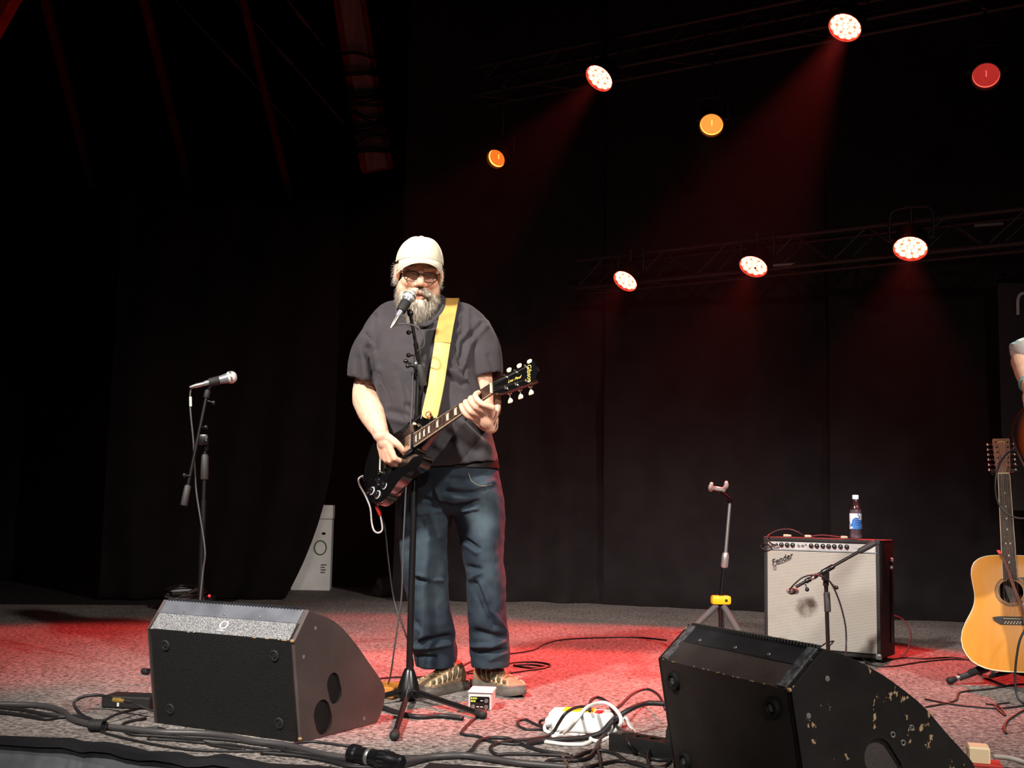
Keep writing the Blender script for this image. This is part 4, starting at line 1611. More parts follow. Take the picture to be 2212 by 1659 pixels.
def monitor(label, A, psi, width, prof, handle, conn, worn, feet_big, seed):
    rv = V((math.cos(psi), -math.sin(psi), 0))
    u = V((math.sin(psi), math.cos(psi), 0))
    # local frame: x = depth u, y = up, z = along r (0 at A's side, negative to the far side)
    Mm = basis(u, V((0, 0, 1)), rv, A)
    Pm = V(A) - rv * width / 2 + u * 0.2
    t = thing('stage_monitor', label, 'speaker', (Pm.x, Pm.y, 0), 'floor monitors')
    rnd = random.Random(seed)
    smooth_prof = prof[:3] + [(p.x, p.y) for p in catmull([(x, y, 0) for x, y in prof[2:]], 4)][1:]
    # cabinet body, inset where the steel grille sits
    th = 0.018
    Bp, Cp = V(prof[1]).to_2d() if len(prof[1]) == 3 else V((prof[1][0], prof[1][1])), V((prof[2][0], prof[2][1]))
    mid = Bp.lerp(Cp, 0.55)
    inner = [prof[0], prof[1], (mid.x, mid.y)]
    off = 0.012
    cc = V((0.2, 0.15))
    core = [prof[0], prof[1], (mid.x, mid.y)] + [tuple(V((x, y)) + (cc - V((x, y))).normalized() * off) for x, y in smooth_prof[2:]]
    b = MB(Mm)
    b.prism(core, -width + th * 0.5, -th * 0.5)
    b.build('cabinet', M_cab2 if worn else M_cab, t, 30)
    # end panels with handle and connector pockets
    for side in (0, 1):
        z0, z1 = (-th, 0.0) if side == 0 else (-width, -width + th)
        bb = MB(Mm)
        # rounded rim: slightly smaller outer faces
        k = 0.988
        outer = [((x - cc.x) * k + cc.x, (y - cc.y) * k + cc.y) for x, y in smooth_prof]
        lo, hi = (z0, z1)
        if side == 0:
            rg = [(smooth_prof, lo), (smooth_prof, hi - 0.005), (outer, hi)]
        else:
            rg = [(outer, lo), (smooth_prof, lo + 0.005), (smooth_prof, hi)]
        bb.loft([[V((x, y, z)) for x, y in pl] for pl, z in rg])
        cut = MB(Mm)
        cut.prism(obround(*handle), lo - 0.05, hi + 0.05)
        cut2 = MB(Mm)
        cut2.prism(obround(*conn), lo - 0.05, hi + 0.05)
        me_ = boolean(bb, [cut, cut2])
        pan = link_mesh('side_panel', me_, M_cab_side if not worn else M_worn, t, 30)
        if side == 0:
            for pl, nm in ((handle, 'handle_pocket'), (conn, 'connector_pocket')):
                q = obround(pl[0], pl[1], pl[2] + 0.006, pl[3] + 0.006)
                b = MB(Mm)
                n = len(q)
                ins = obround(pl[0], pl[1], pl[2] * 0.9, pl[3] * 0.86)
                b.loft([[V((x, y, -th + 0.001)) for x, y in q], [V((x, y, -0.07)) for x, y in ins]], False, True)
                b.build(nm, M_hole if nm == 'handle_pocket' else M_plate, pan, 30)
            c0, d0 = V((conn[0][0], conn[0][1])), V((conn[1][0], conn[1][1])).normalized()
            nr0 = V((-d0.y, d0.x))
            for s in (-0.24, 0.24):
                q = c0 + d0 * conn[2] * s
                b = MB(Mm)
                b.lathe((q.x, q.y, -0.072), (0, 0, 1), [(0.0185, 0), (0.0185, 0.012), (0.0150, 0.014), (0.0150, 0.006), (0.004, 0.006)], 20, True, True)
                sk_ = b.build('connector_socket', M_rubber, pan, 30)
                b = MB(Mm)
                b.tube([(q.x + 0.0175 * math.cos(a), q.y + 0.0175 * math.sin(a), -0.058) for a in np.linspace(0, 2 * PI, 21)[:-1]], 0.0022, 6, 1, closed=True)
                b.build('socket_ring', M_screw, sk_)
            for x, y in ((-0.005, 0.262), (0.335, 0.026), (0.05, 0.345)):
                b = MB(Mm)
                b.lathe((x, y, -0.001), (0, 0, 1), [(0.007, 0), (0.0068, 0.002), (0.003, 0.0028)], 12)
                b.box((x, y, 0.0026), (0.010, 0.0015, 0.0008), Matrix.Rotation(0.9, 4, 'Z'))
                b.build('panel_screw', M_screw, pan, 30)
    # steel grille: bent sheet with a toothed edge on the top
    tv = (Cp - mid).normalized()
    nv2 = V((-tv.y, tv.x))
    if nv2.y < 0:
        nv2 = -nv2
    g0 = mid + nv2 * 0.0012
    sheet = [tuple(g0)] + [(x, y + 0.0) for x, y in smooth_prof[2:-2]]
    b = MB(Mm)
    inn = [tuple(V(p) + (cc - V(p)).normalized() * 0.0045) for p in sheet]
    b.prism(sheet + list(reversed(inn)), -width + th + 0.001, -th - 0.001)
    gr = b.build('grille', M_plate if worn else M_plate_l, t, 25)
    nt_ = 44
    b = MB(Mm)
    c3 = V((Cp.x, Cp.y))
    for i in range(nt_):
        z = -th - 0.012 - (width - 2 * th - 0.024) * i / (nt_ - 1)
        b.box((c3.x + 0.004, c3.y + 0.0015, z), (0.014, 0.009, 0.0062), bev=0.0008)
    o_ = b.build('grille_edge', M_rubber if worn else M_plate, gr, 0, kind='stuff')
    for z in (-width * 0.28, -width * 0.52, -width * 0.8):
        q = mid + tv * 0.012 + nv2 * 0.002
        b = MB(Mm)
        b.lathe((q.x, q.y, z), (nv2.x, nv2.y, 0), [(0.0055, 0), (0.005, 0.0018), (0.002, 0.0022)], 12)
        b.build('grille_screw', M_screw, gr, 30)
    # rubber feet on the back panel
    back_n = V((-(Bp.y), Bp.x)).normalized()
    if back_n.x > 0:
        back_n = -back_n
    fr = 0.027 if feet_big else 0.018
    fh = 1.0 if feet_big else 0.4
    for fz in (0.13, 0.87):
        for fy in (0.17, 0.84):
            q = V((0, 0)).lerp(Bp, fy)
            zz = -width * fz
            b = MB(Mm)
            b.lathe((q.x, q.y, zz), (back_n.x, back_n.y, 0), [(fr, -0.002), (fr, 0.006 * fh), (fr * 0.92, 0.010 * fh), (fr * 0.62, 0.0105 * fh), (fr * 0.58, 0.006 * fh), (fr * 0.36, 0.006 * fh)], 22)
            ft = b.build('rubber_foot', M_rubber, t, 35)
            b = MB(Mm)
            p0 = V((q.x, q.y, zz)) + V((back_n.x, back_n.y, 0)) * 0.006 * fh
            b.lathe(p0, (back_n.x, back_n.y, 0), [(fr * 0.34, 0), (fr * 0.34, 0.002), (fr * 0.2, 0.0022), (fr * 0.18, 0.001)], 14)
            b.build('foot_bolt', M_plate_l if feet_big else M_rubber, ft, 35)
    # worn edges: bare wood chips along the panel corners
    ch = []
    for k in range(16 if worn else 7):
        zz = -rnd.uniform(0.02, width - 0.02)
        q = Bp + V((rnd.uniform(-0.001, 0.001), rnd.uniform(-0.001, 0.001)))
        ch.append((q.x, q.y, zz, rnd.uniform(0.008, 0.03) * rnd.random(), 0.004))
    ch += [(Bp.x, Bp.y, -0.006, 0.012, 0.012), (0.0, 0.012, -0.004, 0.012, 0.012)]
    for x, y, z, L_, w_ in ch:
        b = MB(Mm)
        b.ell((x, y, z), (w_ * 0.5, w_ * 0.5, max(L_, 0.006) * 0.6), nu=7, nv=5)
        b.build('wood_chip', M_chip, t, 0)
    return t, Mm, Bp, Cp, mid


def worn_mat():
    m = mat('scuffed_black_paint', '121010', 0.4, bump=0.25, bscale=40, var=0.3, vscale=8, spec=0.5)
    nt = m.node_tree
    L = nt.links.new
    bs = nt.nodes['Principled BSDF']
    src = bs.inputs['Base Color'].links[0].from_socket
    tc = nt.nodes.new('ShaderNodeTexCoord')
    mp = nt.nodes.new('ShaderNodeMapping')
    mp.inputs['Scale'].default_value = (1.0, 1.0, 0.75)
    mp.inputs['Rotation'].default_value = (0.3, 0.2, 0.4)
    L(tc.outputs['Object'], mp.inputs['Vector'])
    n = nt.nodes.new('ShaderNodeTexNoise')
    n.inputs['Scale'].default_value = 34
    n.inputs['Detail'].default_value = 6
    n.inputs['Roughness'].default_value = 0.62
    L(mp.outputs['Vector'], n.inputs['Vector'])
    r = nt.nodes.new('ShaderNodeValToRGB')
    r.color_ramp.elements[0].position = 0.640
    r.color_ramp.elements[0].color = (0, 0, 0, 1)
    r.color_ramp.elements[1].position = 0.650
    r.color_ramp.elements[1].color = (1, 1, 1, 1)
    L(n.outputs['Fac'], r.inputs['Fac'])
    mx = nt.nodes.new('ShaderNodeMix')
    mx.data_type = 'RGBA'
    L(r.outputs['Color'], mx.inputs['Factor'])
    L(src, mx.inputs['A'])
    mx.inputs['B'].default_value = (*lin('8f775a'), 1)
    L(mx.outputs['Result'], bs.inputs['Base Color'])
    return m


M_worn = worn_mat()
PROF_L = [(0, 0), (-0.055, 0.313), (0.013, 0.404), (0.147, 0.362), (0.254, 0.293), (0.353, 0.209), (0.432, 0.138), (0.458, 0.097), (0.448, 0.045), (0.415, 0.0)]
monL, MmL, BpL, CpL, midL = monitor('black wedge floor monitor with a ring logo on top, left of the singer', G(650, 1605), math.radians(28), 0.615, PROF_L,
                                    ((0.163, 0.145), (0.42, -1), 0.105, 0.066), ((0.108, 0.062), (0.45, -1), 0.115, 0.085), False, False, 3)
# ring logo with a bar on the sloping top
tv = (CpL - BpL).normalized()
nv2 = V((-tv.y, tv.x))
if nv2.y < 0:
    nv2 = -nv2
lc = BpL + tv * 0.036 + nv2 * 0.001
Mlogo = MmL @ basis((tv.x, tv.y, 0), (0, 0, 1), V((tv.x, tv.y, 0)).cross(V((0, 0, 1))), (lc.x, lc.y, -0.30))
b = MB(Mlogo)
b.tube([(0.0135 * math.cos(a), 0.0155 * math.sin(a), 0) for a in np.linspace(0, 2 * PI, 25)[:-1]], 0.0022, 6, 1, closed=True)
b.box((-0.021, 0.0, 0), (0.003, 0.030, 0.003))
b.build('logo', M_white, monL, 40, kind='stuff')
M_top_tex = mat('speckled_top_paint', '48484a', 0.55, col2='929395', vscale=260, ramp=(0.40, 0.66), bump=0.8, bscale=220, spec=0.5)
b = MB(MmL)
q0, q1 = BpL + tv * 0.002 + nv2 * 0.0008, midL + nv2 * 0.0008 - tv * 0.001
b.prism([tuple(q0), tuple(q1), tuple(q1 - nv2 * 0.004), tuple(q0 - nv2 * 0.004)], -0.615 + 0.019, -0.019)
b.build('top_texture_strip', M_top_tex, monL, 0)

PROF_R = [(0, 0), (-0.055, 0.322), (0.043, 0.414), (0.123, 0.391), (0.209, 0.352), (0.276, 0.313), (0.344, 0.266), (0.412, 0.201), (0.46, 0.158), (0.502, 0.111), (0.492, 0.045), (0.455, 0.0)]
monR, MmR, BpR, CpR, midR = monitor('battered black wedge floor monitor with chipped paint at the right front', V((0.712, 2.771, 0)), math.radians(67), 0.61, PROF_R,
                                    ((0.215, 0.135), (0.75, -1), 0.14, 0.085), ((0.10, 0.07), (0.45, -1), 0.115, 0.08), True, True, 8)
for x, y in ((0.242, 0.206), (0.273, 0.185), (0.30, 0.219)):
    b = MB(MmR)
    b.tube([(x + 0.006 * math.cos(a), y + 0.006 * math.sin(a), 0.001) for a in np.linspace(0, 2 * PI, 13)[:-1]], 0.0018, 5, 1, closed=True)
    b.build('screw_ring', M_screw, monR)
# torn strips of clear tape on its top edge
for x0, w_ in ((-0.04, 0.035), (-0.575, 0.03)):
    tv = (CpR - BpR).normalized()
    nv2 = V((-tv.y, tv.x))
    nv2 = nv2 if nv2.y > 0 else -nv2
    b = MB(MmR)
    q0, q1 = BpR + tv * 0.004 + nv2 * 0.0032, CpR - tv * 0.004 + nv2 * 0.0032
    b.prism([tuple(q0), tuple(q1), tuple(q1 - nv2 * 0.003), tuple(q0 - nv2 * 0.003)], x0 - w_ / 2, x0 + w_ / 2)
    b.build('shiny_tape', mat('shiny_tape', '4a4c50', 0.2, var=0.5, vscale=60, spec=0.8, bump=0.6, bscale=60), monR, 0)

# ================================================================== microphone stands
M_stand = mat('black_stand_enamel', '100f10', 0.3, spec=0.6)
M_grip = mat('black_grip_rubber', '2b292a', 0.6)
M_mic = mat('grey_mic_body', '74767a', 0.35, metal=0.4)
M_grille = mat('silver_mic_grille', 'd0cecb', 0.35, metal=0.5, bump=0.9, bscale=420)
M_xlr = mat('xlr_nickel', 'b0aaa4', 0.3, metal=0.9)


def microphone(label, ball, tail, rb=0.0255, dark=False, group='vocal microphones'):
    ball, tail = V(ball), V(tail)
    d = (ball - tail).normalized()
    L_ = (ball - tail).length
    t = thing('microphone', label, 'microphone', tail, group)
    MB().lathe(tail, d, [(0.010, 0), (0.0118, 0.004), (0.0122, 0.03), (0.0165, L_ - 0.055), (0.0195, L_ - 0.030), (0.0225, L_ - 0.014)], 22).build('mic_body', M_mic, t, 40)
    MB().lathe(ball, d, [(0.020, -0.018), (rb, -0.008), (rb * 1.0, 0.004), (rb * 0.86, 0.015), (rb * 0.55, 0.0225), (0.002, 0.0255)], 22).build('mic_grille', M_grille, t, 60)
    MB().lathe(ball - d * 0.004, d, [(rb * 1.03, 0), (rb * 1.06, 0.002), (rb * 1.06, 0.005), (rb * 1.03, 0.007)], 22).build('grille_band', M_xlr, t, 40)
    MB().lathe(tail, -d, [(0.0098, -0.002), (0.0098, 0.030), (0.0085, 0.040), (0.0055, 0.058), (0.0035, 0.062)], 16).build('cable_plug', M_xlr, t, 40)
    return t, d


def knob(b, p, d, r=0.012):
    d = V(d).normalized()
    b.cyl(V(p), V(p) + d * 0.022, 0.004, n=8)
    b.ell(V(p) + d * 0.026, (r, r, r), nu=12, nv=8)


# --- main vocal stand in front of the singer
SB = G(882, 1514)
SY = SB.y
ms = thing('microphone_stand', 'tall black tripod microphone stand with boom standing in front of the singer', 'mic stand', SB, 'microphone stands')
ptop = W(904, 800, SY)
pbot = SB + V((0, 0, 0.06))
axd = (ptop - pbot).normalized()
pmid = W(896, 1022, SY)
b = MB()
b.lathe(SB + V((0, 0, 0.012)), (0, 0, 1), [(0.040, 0), (0.045, 0.008), (0.0455, 0.020), (0.040, 0.045), (0.030, 0.075), (0.021, 0.100), (0.017, 0.108), (0.014, 0.110)], 28)
b.build('base_cone', M_stand, ms, 40)
for fx_, fy_ in ((852, 1600), (1041, 1553), (772, 1528)):
    ft = G(fx_, fy_) + V((0, 0, 0.016))
    d = (ft - SB)
    d.z = 0
    d.normalize()
    p0 = SB + d * 0.03 + V((0, 0, 0.040))
    b = MB()
    b.cyl(p0, ft, 0.0105, n=14)
    lg = b.build('leg', M_stand, ms, 40)
    b = MB()
    dd = (ft - p0).normalized()
    b.limb([ft - dd * 0.022, ft + dd * 0.004], [0.0155, 0.0165], 14, 3)
    b.build('rubber_foot', M_rubber, lg, 60)
b = MB().cyl(pbot, pmid, 0.0125, n=18)
b.build('lower_tube', M_stand, ms, 40)
b = MB().lathe(pmid - axd * 0.003, axd, [(0.0150, 0), (0.0185, 0.004), (0.0185, 0.095), (0.0150, 0.104), (0.0135, 0.108)], 20)
b.build('height_clutch', M_grip, ms, 40)
b = MB().cyl(pmid, ptop, 0.0088, n=16)
b.build('upper_tube', M_stand, ms, 40)
BO0, BO1 = W(914, 831, SY - 0.010), W(886, 676, 4.455)
bd_ = (BO1 - BO0).normalized()
b = MB().cyl(BO0, BO1, 0.0068, n=12)
b.cyl(BO0 + bd_ * 0.10, BO0 + bd_ * 0.165, 0.0098, n=14)
boom = b.build('boom_arm', M_stand, ms, 40)
b = MB().lathe(BO0 - bd_ * 0.004, bd_, [(0.0125, 0), (0.0145, 0.004), (0.0135, 0.075), (0.010, 0.085)], 18)
b.build('boom_grip', M_grip, boom, 40)
b = MB()
clp = W(903, 792, SY - 0.008)
b.lathe(ptop - axd * 0.02, axd, [(0.0125, 0), (0.0145, 0.006), (0.0145, 0.022), (0.011, 0.030)], 16)
b.box(clp, (0.030, 0.034, 0.034), bev=0.008, seg=2)
knob(b, clp + V((-0.014, -0.006, 0)), (-1, -0.2, 0.0), 0.009)
b.build('boom_clamp', M_stand, ms, 40)
for q, dr in ((W(889, 768, SY - 0.006), (-1, -0.2, 0)), (W(882, 786, SY - 0.012), (-1, -0.2, 0.4)), (W(889, 716, 4.48), (-0.9, -0.2, -0.2))):
    b = MB()
    knob(b, q + V((0.014, 0, 0)), dr, 0.0095)
    b.build('wing_knob', M_stand, ms, 50)
clipc = W(872, 668, 4.435)
b = MB()
b.lathe(BO1 - bd_ * 0.012, bd_, [(0.0100, 0), (0.0120, 0.004), (0.0120, 0.016), (0.008, 0.022)], 16)
b.cyl(BO1, W(882, 668, 4.45), 0.0075, n=12)
b.build('clip_joint', M_stand, boom, 40)
micM, dM = microphone('silver vocal microphone at the singer\'s mouth', W(884, 641, 4.452), W(859, 684, 4.405), 0.0262)
dvec = (W(884, 641, 4.452) - W(859, 684, 4.405)).normalized()
b = MB()
cb = W(859, 684, 4.405)
b.lathe(cb + dvec * 0.028, dvec, [(0.0175, 0), (0.0190, 0.006), (0.0215, 0.045), (0.020, 0.050)], 20)
b.build('mic_clip', M_rubber, boom, 40)

# --- second vocal stand at the left
LY = 4.9
ls = thing('microphone_stand', 'black microphone stand without a singer behind the left floor monitor', 'mic stand', G(427, 1462), 'microphone stands')
LB = V((W(427, 1462, LY).x, LY, 0.0))
lt = W(443, 968, LY)
b = MB().cyl(LB + V((0, 0, 0.05)), W(440, 1080, LY), 0.0115, n=16)
b.cyl(W(440, 1080, LY), lt, 0.0085, n=14)
b.build('pole', M_stand, ls, 40)
MB().lathe(LB + V((0, 0, 0.012)), (0, 0, 1), [(0.036, 0), (0.042, 0.008), (0.040, 0.03), (0.028, 0.07), (0.016, 0.10)], 24).build('base_cone', M_stand, ls, 40)
for a in (0.5, 2.6, 4.7):
    ft = LB + V((0.32 * math.cos(a), 0.32 * math.sin(a), 0.014))
    lg = MB().cyl(LB + V((0.02 * math.cos(a), 0.02 * math.sin(a), 0.045)), ft, 0.010, n=12).build('leg', M_stand, ls, 40)
    dd = (ft - LB).normalized()
    MB().limb([ft - dd * 0.02, ft], [0.013, 0.014], 10, 3).build('rubber_foot', M_rubber, lg, 60)
MB().lathe(W(441.5, 1036, LY), (lt - W(441.5, 1036, LY)), [(0.0135, 0), (0.0165, 0.004), (0.0158, 0.098), (0.012, 0.106)], 18).build('height_clutch', M_grip, ls, 40)
b0_, b1_ = W(397, 1092, LY - 0.06), W(449, 842, LY - 0.03)
bd2 = (b1_ - b0_).normalized()
boomL = MB().cyl(b0_, b1_, 0.0072, n=12).build('boom_arm', M_stand, ls, 40)
MB().lathe(b0_, bd2, [(0.0125, 0), (0.0145, 0.004), (0.0140, 0.080), (0.010, 0.086)], 16).build('boom_grip', M_grip, boomL, 40)
b = MB()
cL = W(440, 950, LY - 0.03)
b.box(cL, (0.042, 0.032, 0.046), bev=0.010, seg=2)
b.lathe(lt - V((0, 0, 0.01)), (0, 0, 1), [(0.013, 0), (0.015, 0.006), (0.013, 0.03)], 16)
b.build('boom_clamp', M_stand, ls, 40)
for q, dr in ((W(446, 953, LY - 0.05), (0.2, -1, 0)), (W(436, 923, LY - 0.05), (0.8, -0.6, 0)), (W(412, 1028, LY - 0.06), (-1, -0.2, 0.1)), (W(449, 866, LY - 0.04), (1, -0.2, -0.3))):
    b = MB()
    knob(b, q, dr, 0.0095)
    b.build('wing_knob', M_xlr if q.z > 1.0 and dr[1] == -1 else M_stand, ls, 50)
bb_, bt_ = W(499, 815, LY - 0.02), W(441, 829, LY - 0.05)
micL, dL = microphone('unused vocal microphone on the stand behind the left floor monitor', bb_, bt_, 0.0262)
dv2 = (bb_ - bt_).normalized()
b = MB()
b.lathe(bt_ + dv2 * 0.020, dv2, [(0.0165, 0), (0.0180, 0.004), (0.0195, 0.040), (0.018, 0.044)], 18)
b.cyl(b1_, bt_ + dv2 * 0.03 - V((0, 0, 0.012)), 0.007, n=10)
b.lathe(b1_ - bd2 * 0.035, bd2, [(0.011, 0), (0.0125, 0.005), (0.0125, 0.030), (0.008, 0.036)], 14)
b.build('mic_clip', M_rubber, boomL, 40)

# ================================================================== empty guitar stand
M_hubyel = mat('yellow_plastic', 'f2b418', 0.35)
M_standgrey = mat('grey_foam_leg', '4c4a4b', 0.7)
HY = 6.1
hs_ = thing('guitar_stand', 'empty guitar stand with a yellow hub and grey legs left of the amplifier', 'guitar stand', G(1550, 1409))
hub = W(1557, 1296, HY)
htop = W(1577, 1082, HY)
b = MB()
b.box(hub, (0.100, 0.065, 0.046), bev=0.014, seg=2)
hubo = b.build('hub', M_hubyel, hs_, 40)
b = MB()
b.lathe(hub + V((0.022, -0.030, 0)), (0.1, -1, 0), [(0.007, 0), (0.007, 0.006), (0.004, 0.008)], 12)
b.build('release_button', M_rubber, hubo, 40)
for tip in (W(1441, 1404, 6.02), W(1628, 1418, 5.95), W(1560, 1388, 6.42)):
    tip = V((tip.x, tip.y, 0.018))
    d = (tip - hub).normalized()
    st = hub + d * 0.03 + V((0, 0, -0.006))
    lg = MB().cyl(st, tip, 0.0165, 0.0145, n=14).build('leg', M_standgrey, hs_, 40)
    MB().limb([tip - d * 0.02, tip], [0.0165, 0.017], 12, 3).build('rubber_foot', M_rubber, lg, 60)
MB().cyl(hub - V((0, 0, 0.14)), hub, 0.012, n=12).build('lower_post', M_stand, hs_, 40)
jn = W(1566, 1210, HY)
MB().cyl(hub, jn, 0.012, n=14).build('lower_tube', M_darkmetal, hs_, 40)
MB().cyl(jn, htop, 0.0088, n=14).build('upper_tube', M_screw, hs_, 40)
ud = (htop - hub).normalized()
MB().lathe(jn - ud * 0.04, ud, [(0.013, 0), (0.0185, 0.008), (0.0185, 0.060), (0.0155, 0.075), (0.0105, 0.082)], 18).build('height_clutch', mat('silver_collar', 'a8a8aa', 0.35, metal=0.7), hs_, 40)
yc = W(1550, 1056, HY - 0.09)
b = MB()
b.tube([htop, htop + V((-0.01, -0.02, 0.012)), yc + V((0.01, 0.02, -0.010)), yc], 0.010, 10, 4)
b.lathe(htop - ud * 0.01, ud, [(0.013, 0), (0.015, 0.008), (0.012, 0.026)], 14)
b.build('yoke_arm', M_darkmetal, hs_, 40)
b = MB()
b.box(yc, (0.085, 0.028, 0.022), Matrix.Rotation(0.15, 4, 'Y'), bev=0.006)
yk = b.build('yoke', M_screw, hs_, 40)
for s in (-1, 1):
    p0 = yc + V((s * 0.036, -0.004, -0.008 * s * -0.5))
    b = MB()
    b.limb([p0, p0 + V((s * 0.004, -0.022, 0.012)), p0 + V((s * 0.002, -0.034, 0.028))], [0.0115, 0.0120, 0.0095], 12, 4)
    b.build('yoke_prong', mat('pale_foam', 'a39c98', 0.7), yk, 60)

# ================================================================== small gear on the floor
# tuner pedal
pc = G(1036, 1535)
Mp = Matrix.Translation(pc) @ Matrix.Rotation(-0.10, 4, 'Z')
pd = thing('effects_pedal', 'small white-framed effects pedal with a black panel at the singer\'s feet', 'pedal', pc)
b = MB(Mp)
b.box((0, 0.065, 0.031), (0.086, 0.125, 0.062), bev=0.004)
b.build('pedal_body', mat('pale_metal_case', 'c9c4c0', 0.45, metal=0.2), pd, 30)
MB(Mp).box((0, -0.0005, 0.028), (0.070, 0.006, 0.044), bev=0.002).build('front_panel', M_gblack, pd, 30)
b = MB(Mp)
b.box((0.002, 0.055, 0.066), (0.092, 0.115, 0.010), bev=0.003)
b.build('treadle_plate', mat('pale_treadle', 'd2c9c6', 0.5), pd, 30)
for x, z, r in ((-0.024, 0.014, 0.0075), (0.024, 0.014, 0.0075), (0.024, 0.036, 0.0075)):
    MB(Mp).lathe((x, -0.003, z), (0, -1, 0), [(r, 0), (r, 0.003), (r * 0.6, 0.0035), (r * 0.55, 0.001)], 16).build('socket', M_xlr, pd, 30)
M_yel = mat('yellow_print', 'dfe24a', 0.5)
b = MB(Mp)
for z, ws in ((0.044, (0.006, 0.005, 0.004, 0.005)), (0.034, (0.005, 0.005, 0.006))):
    x = -0.033
    for w_ in ws:
        b.box((x + w_ / 2, -0.0042, z), (w_ * 0.8, 0.001, 0.006))
        x += w_ + 0.001
b.build('yellow_lettering', M_yel, pd, 0, kind='stuff')
b = MB(Mp)
for x, z in ((0.004, 0.036), (0.004, 0.014), (-0.010, 0.014)):
    for k in range(3):
        b.box((x + k * 0.0035, -0.0042, z), (0.0024, 0.001, 0.003))
b.build('white_lettering', M_white, pd, 0, kind='stuff')

# tan wooden stomp board behind the stand
b = MB()
wb = G(846, 1512)
b.box(wb + V((-0.035, 0.10, 0.022)), (0.13, 0.15, 0.044), Matrix.Rotation(-0.3, 4, 'Z'), bev=0.004)
tag(b.build('stomp_board', mat('orange_tan_wood', 'b06f2c', 0.5, var=0.2, vscale=20, stretch=(1, 0.1, 1)), None, 30), 'small orange-tan wooden block beside the microphone stand base', 'board')

# white power supply with yellow label
ps = thing('power_supply', 'white plastic power supply with a yellow label lying among the cables', 'power supply', G(1255, 1588))
psd = V((1, -0.22, 0)).normalized()
Mps = basis(psd, V((-psd.y, psd.x, 0)), V((0, 0, 1)), G(1260, 1586) + V((0, 0.05, 0)))
b = MB(Mps)
b.box((0, 0, 0.034), (0.215, 0.105, 0.068), bev=0.014, seg=3)
b.build('case', M_white, ps, 50)
b = MB(Mps)
b.box((-0.112, -0.01, 0.026), (0.020, 0.040, 0.034), bev=0.005)
b.build('strain_relief', M_white, ps, 40)
b = MB(Mps)
b.box((-0.012, 0.005, 0.0685), (0.105, 0.078, 0.0016), bev=0.0005)
b.build('yellow_label', mat('yellow_label', 'f0d21e', 0.5, var=0.08, vscale=30), ps, 0)
b = MB(Mps)
for k in range(4):
    b.box((-0.03 + k * 0.012, -0.005 + 0.012 * (k % 3), 0.0696), (0.030 - 0.004 * k, 0.004, 0.0008))
b.build('label_lettering', mat('dark_print', '3a3320', 0.6), ps, 0, kind='stuff')
b = MB(Mps)
b.box((0.058, -0.01, 0.0685), (0.026, 0.06, 0.0016), bev=0.0005)
b.build('red_label', mat('red_label', 'd8343a', 0.5), ps, 0)
# crumpled white wrapping
b = MB()
rnd = random.Random(12)
c0 = G(1348, 1590) + V((0, 0.02, 0))
n = 9
vv, ff = [], []
for i in range(n):
    for j in range(n):
        u_, v_ = i / (n - 1) - 0.5, j / (n - 1) - 0.5
        vv.append(c0 + V((u_ * 0.075, v_ * 0.09, 0.012 + 0.045 * max(0, 0.5 - abs(u_)) * 2 + rnd.uniform(-0.008, 0.014))))
for i in range(n - 1):
    for j in range(n - 1):
        ff.append((i * n + j, i * n + j + 1, (i + 1) * n + j + 1, (i + 1) * n + j))
b.add(vv, ff)
o = b.build('crumpled_tissue', mat('white_paper', 'd8d4cf', 0.8), None, 30)
o.modifiers.new('t', 'SOLIDIFY').thickness = 0.001
tag(o, 'crumpled white paper tissue beside the power supply', 'tissue')

# black power strip with round sockets
pstrip = thing('power_strip', 'black power strip with round sockets next to the battered floor monitor', 'power strip', G(1400, 1640))
e0, e1 = G(1330, 1622) + V((0, 0.03, 0)), G(1500, 1652) + V((0, 0.03, 0))
sd = (e1 - e0)
sd.z = 0
sd.normalize()
Mst = basis(sd, V((-sd.y, sd.x, 0)), V((0, 0, 1)), e0)
slen = 0.30
b = MB(Mst)
b.box((slen / 2, 0.0, 0.026), (slen, 0.072, 0.052), bev=0.006, seg=2)
cuts = []
for k in range(5):
    c = MB(Mst)
    c.lathe((0.052 + k * 0.050, -0.006, 0.038), (0, 0, 1), [(0.0195, 0), (0.0195, 0.03)], 20)
    cuts.append(c)
link_mesh('strip_case', boolean(b, cuts), mat('black_strip_plastic', '1c1b1c', 0.4), pstrip, 30)
for k in range(5):
    bb = MB(Mst)
    bb.tube([(0.052 + k * 0.050 + 0.0195 * math.cos(a), -0.006 + 0.0195 * math.sin(a), 0.0515) for a in np.linspace(0, 2 * PI, 21)[:-1]], 0.0012, 5, 1, closed=True)
    bb.build('socket_rim', M_rubber, pstrip)
    if k < 3:
        bb = MB(Mst)
        for s in (-1, 1):
            bb.cyl((0.052 + k * 0.05 + s * 0.008, -0.006, 0.0375), (0.052 + k * 0.05 + s * 0.008, -0.006, 0.0390), 0.0026, n=8)
        bb.build('contact_hole', M_hole, pstrip, 0, kind='stuff')
# plugs standing in the strip
pl = thing('power_plug', 'black plug with a red-sheathed lead standing in the power strip', 'plug', Mst @ V((0.202, -0.006, 0.04)))
b = MB(Mst)
b.lathe((0.202, -0.006, 0.040), (0, 0, 1), [(0.018, 0), (0.018, 0.012), (0.013, 0.016), (0.012, 0.040), (0.008, 0.055), (0.005, 0.058)], 16)
b.build('plug_body', M_rubber, pl, 40)
b = MB(Mst)
b.cyl((0.202, -0.006, 0.095), (0.200, 0.0, 0.13), 0.0042, n=10)
b.build('lead_sheath', mat('dull_red_rubber', '7a1d1d', 0.5), pl)

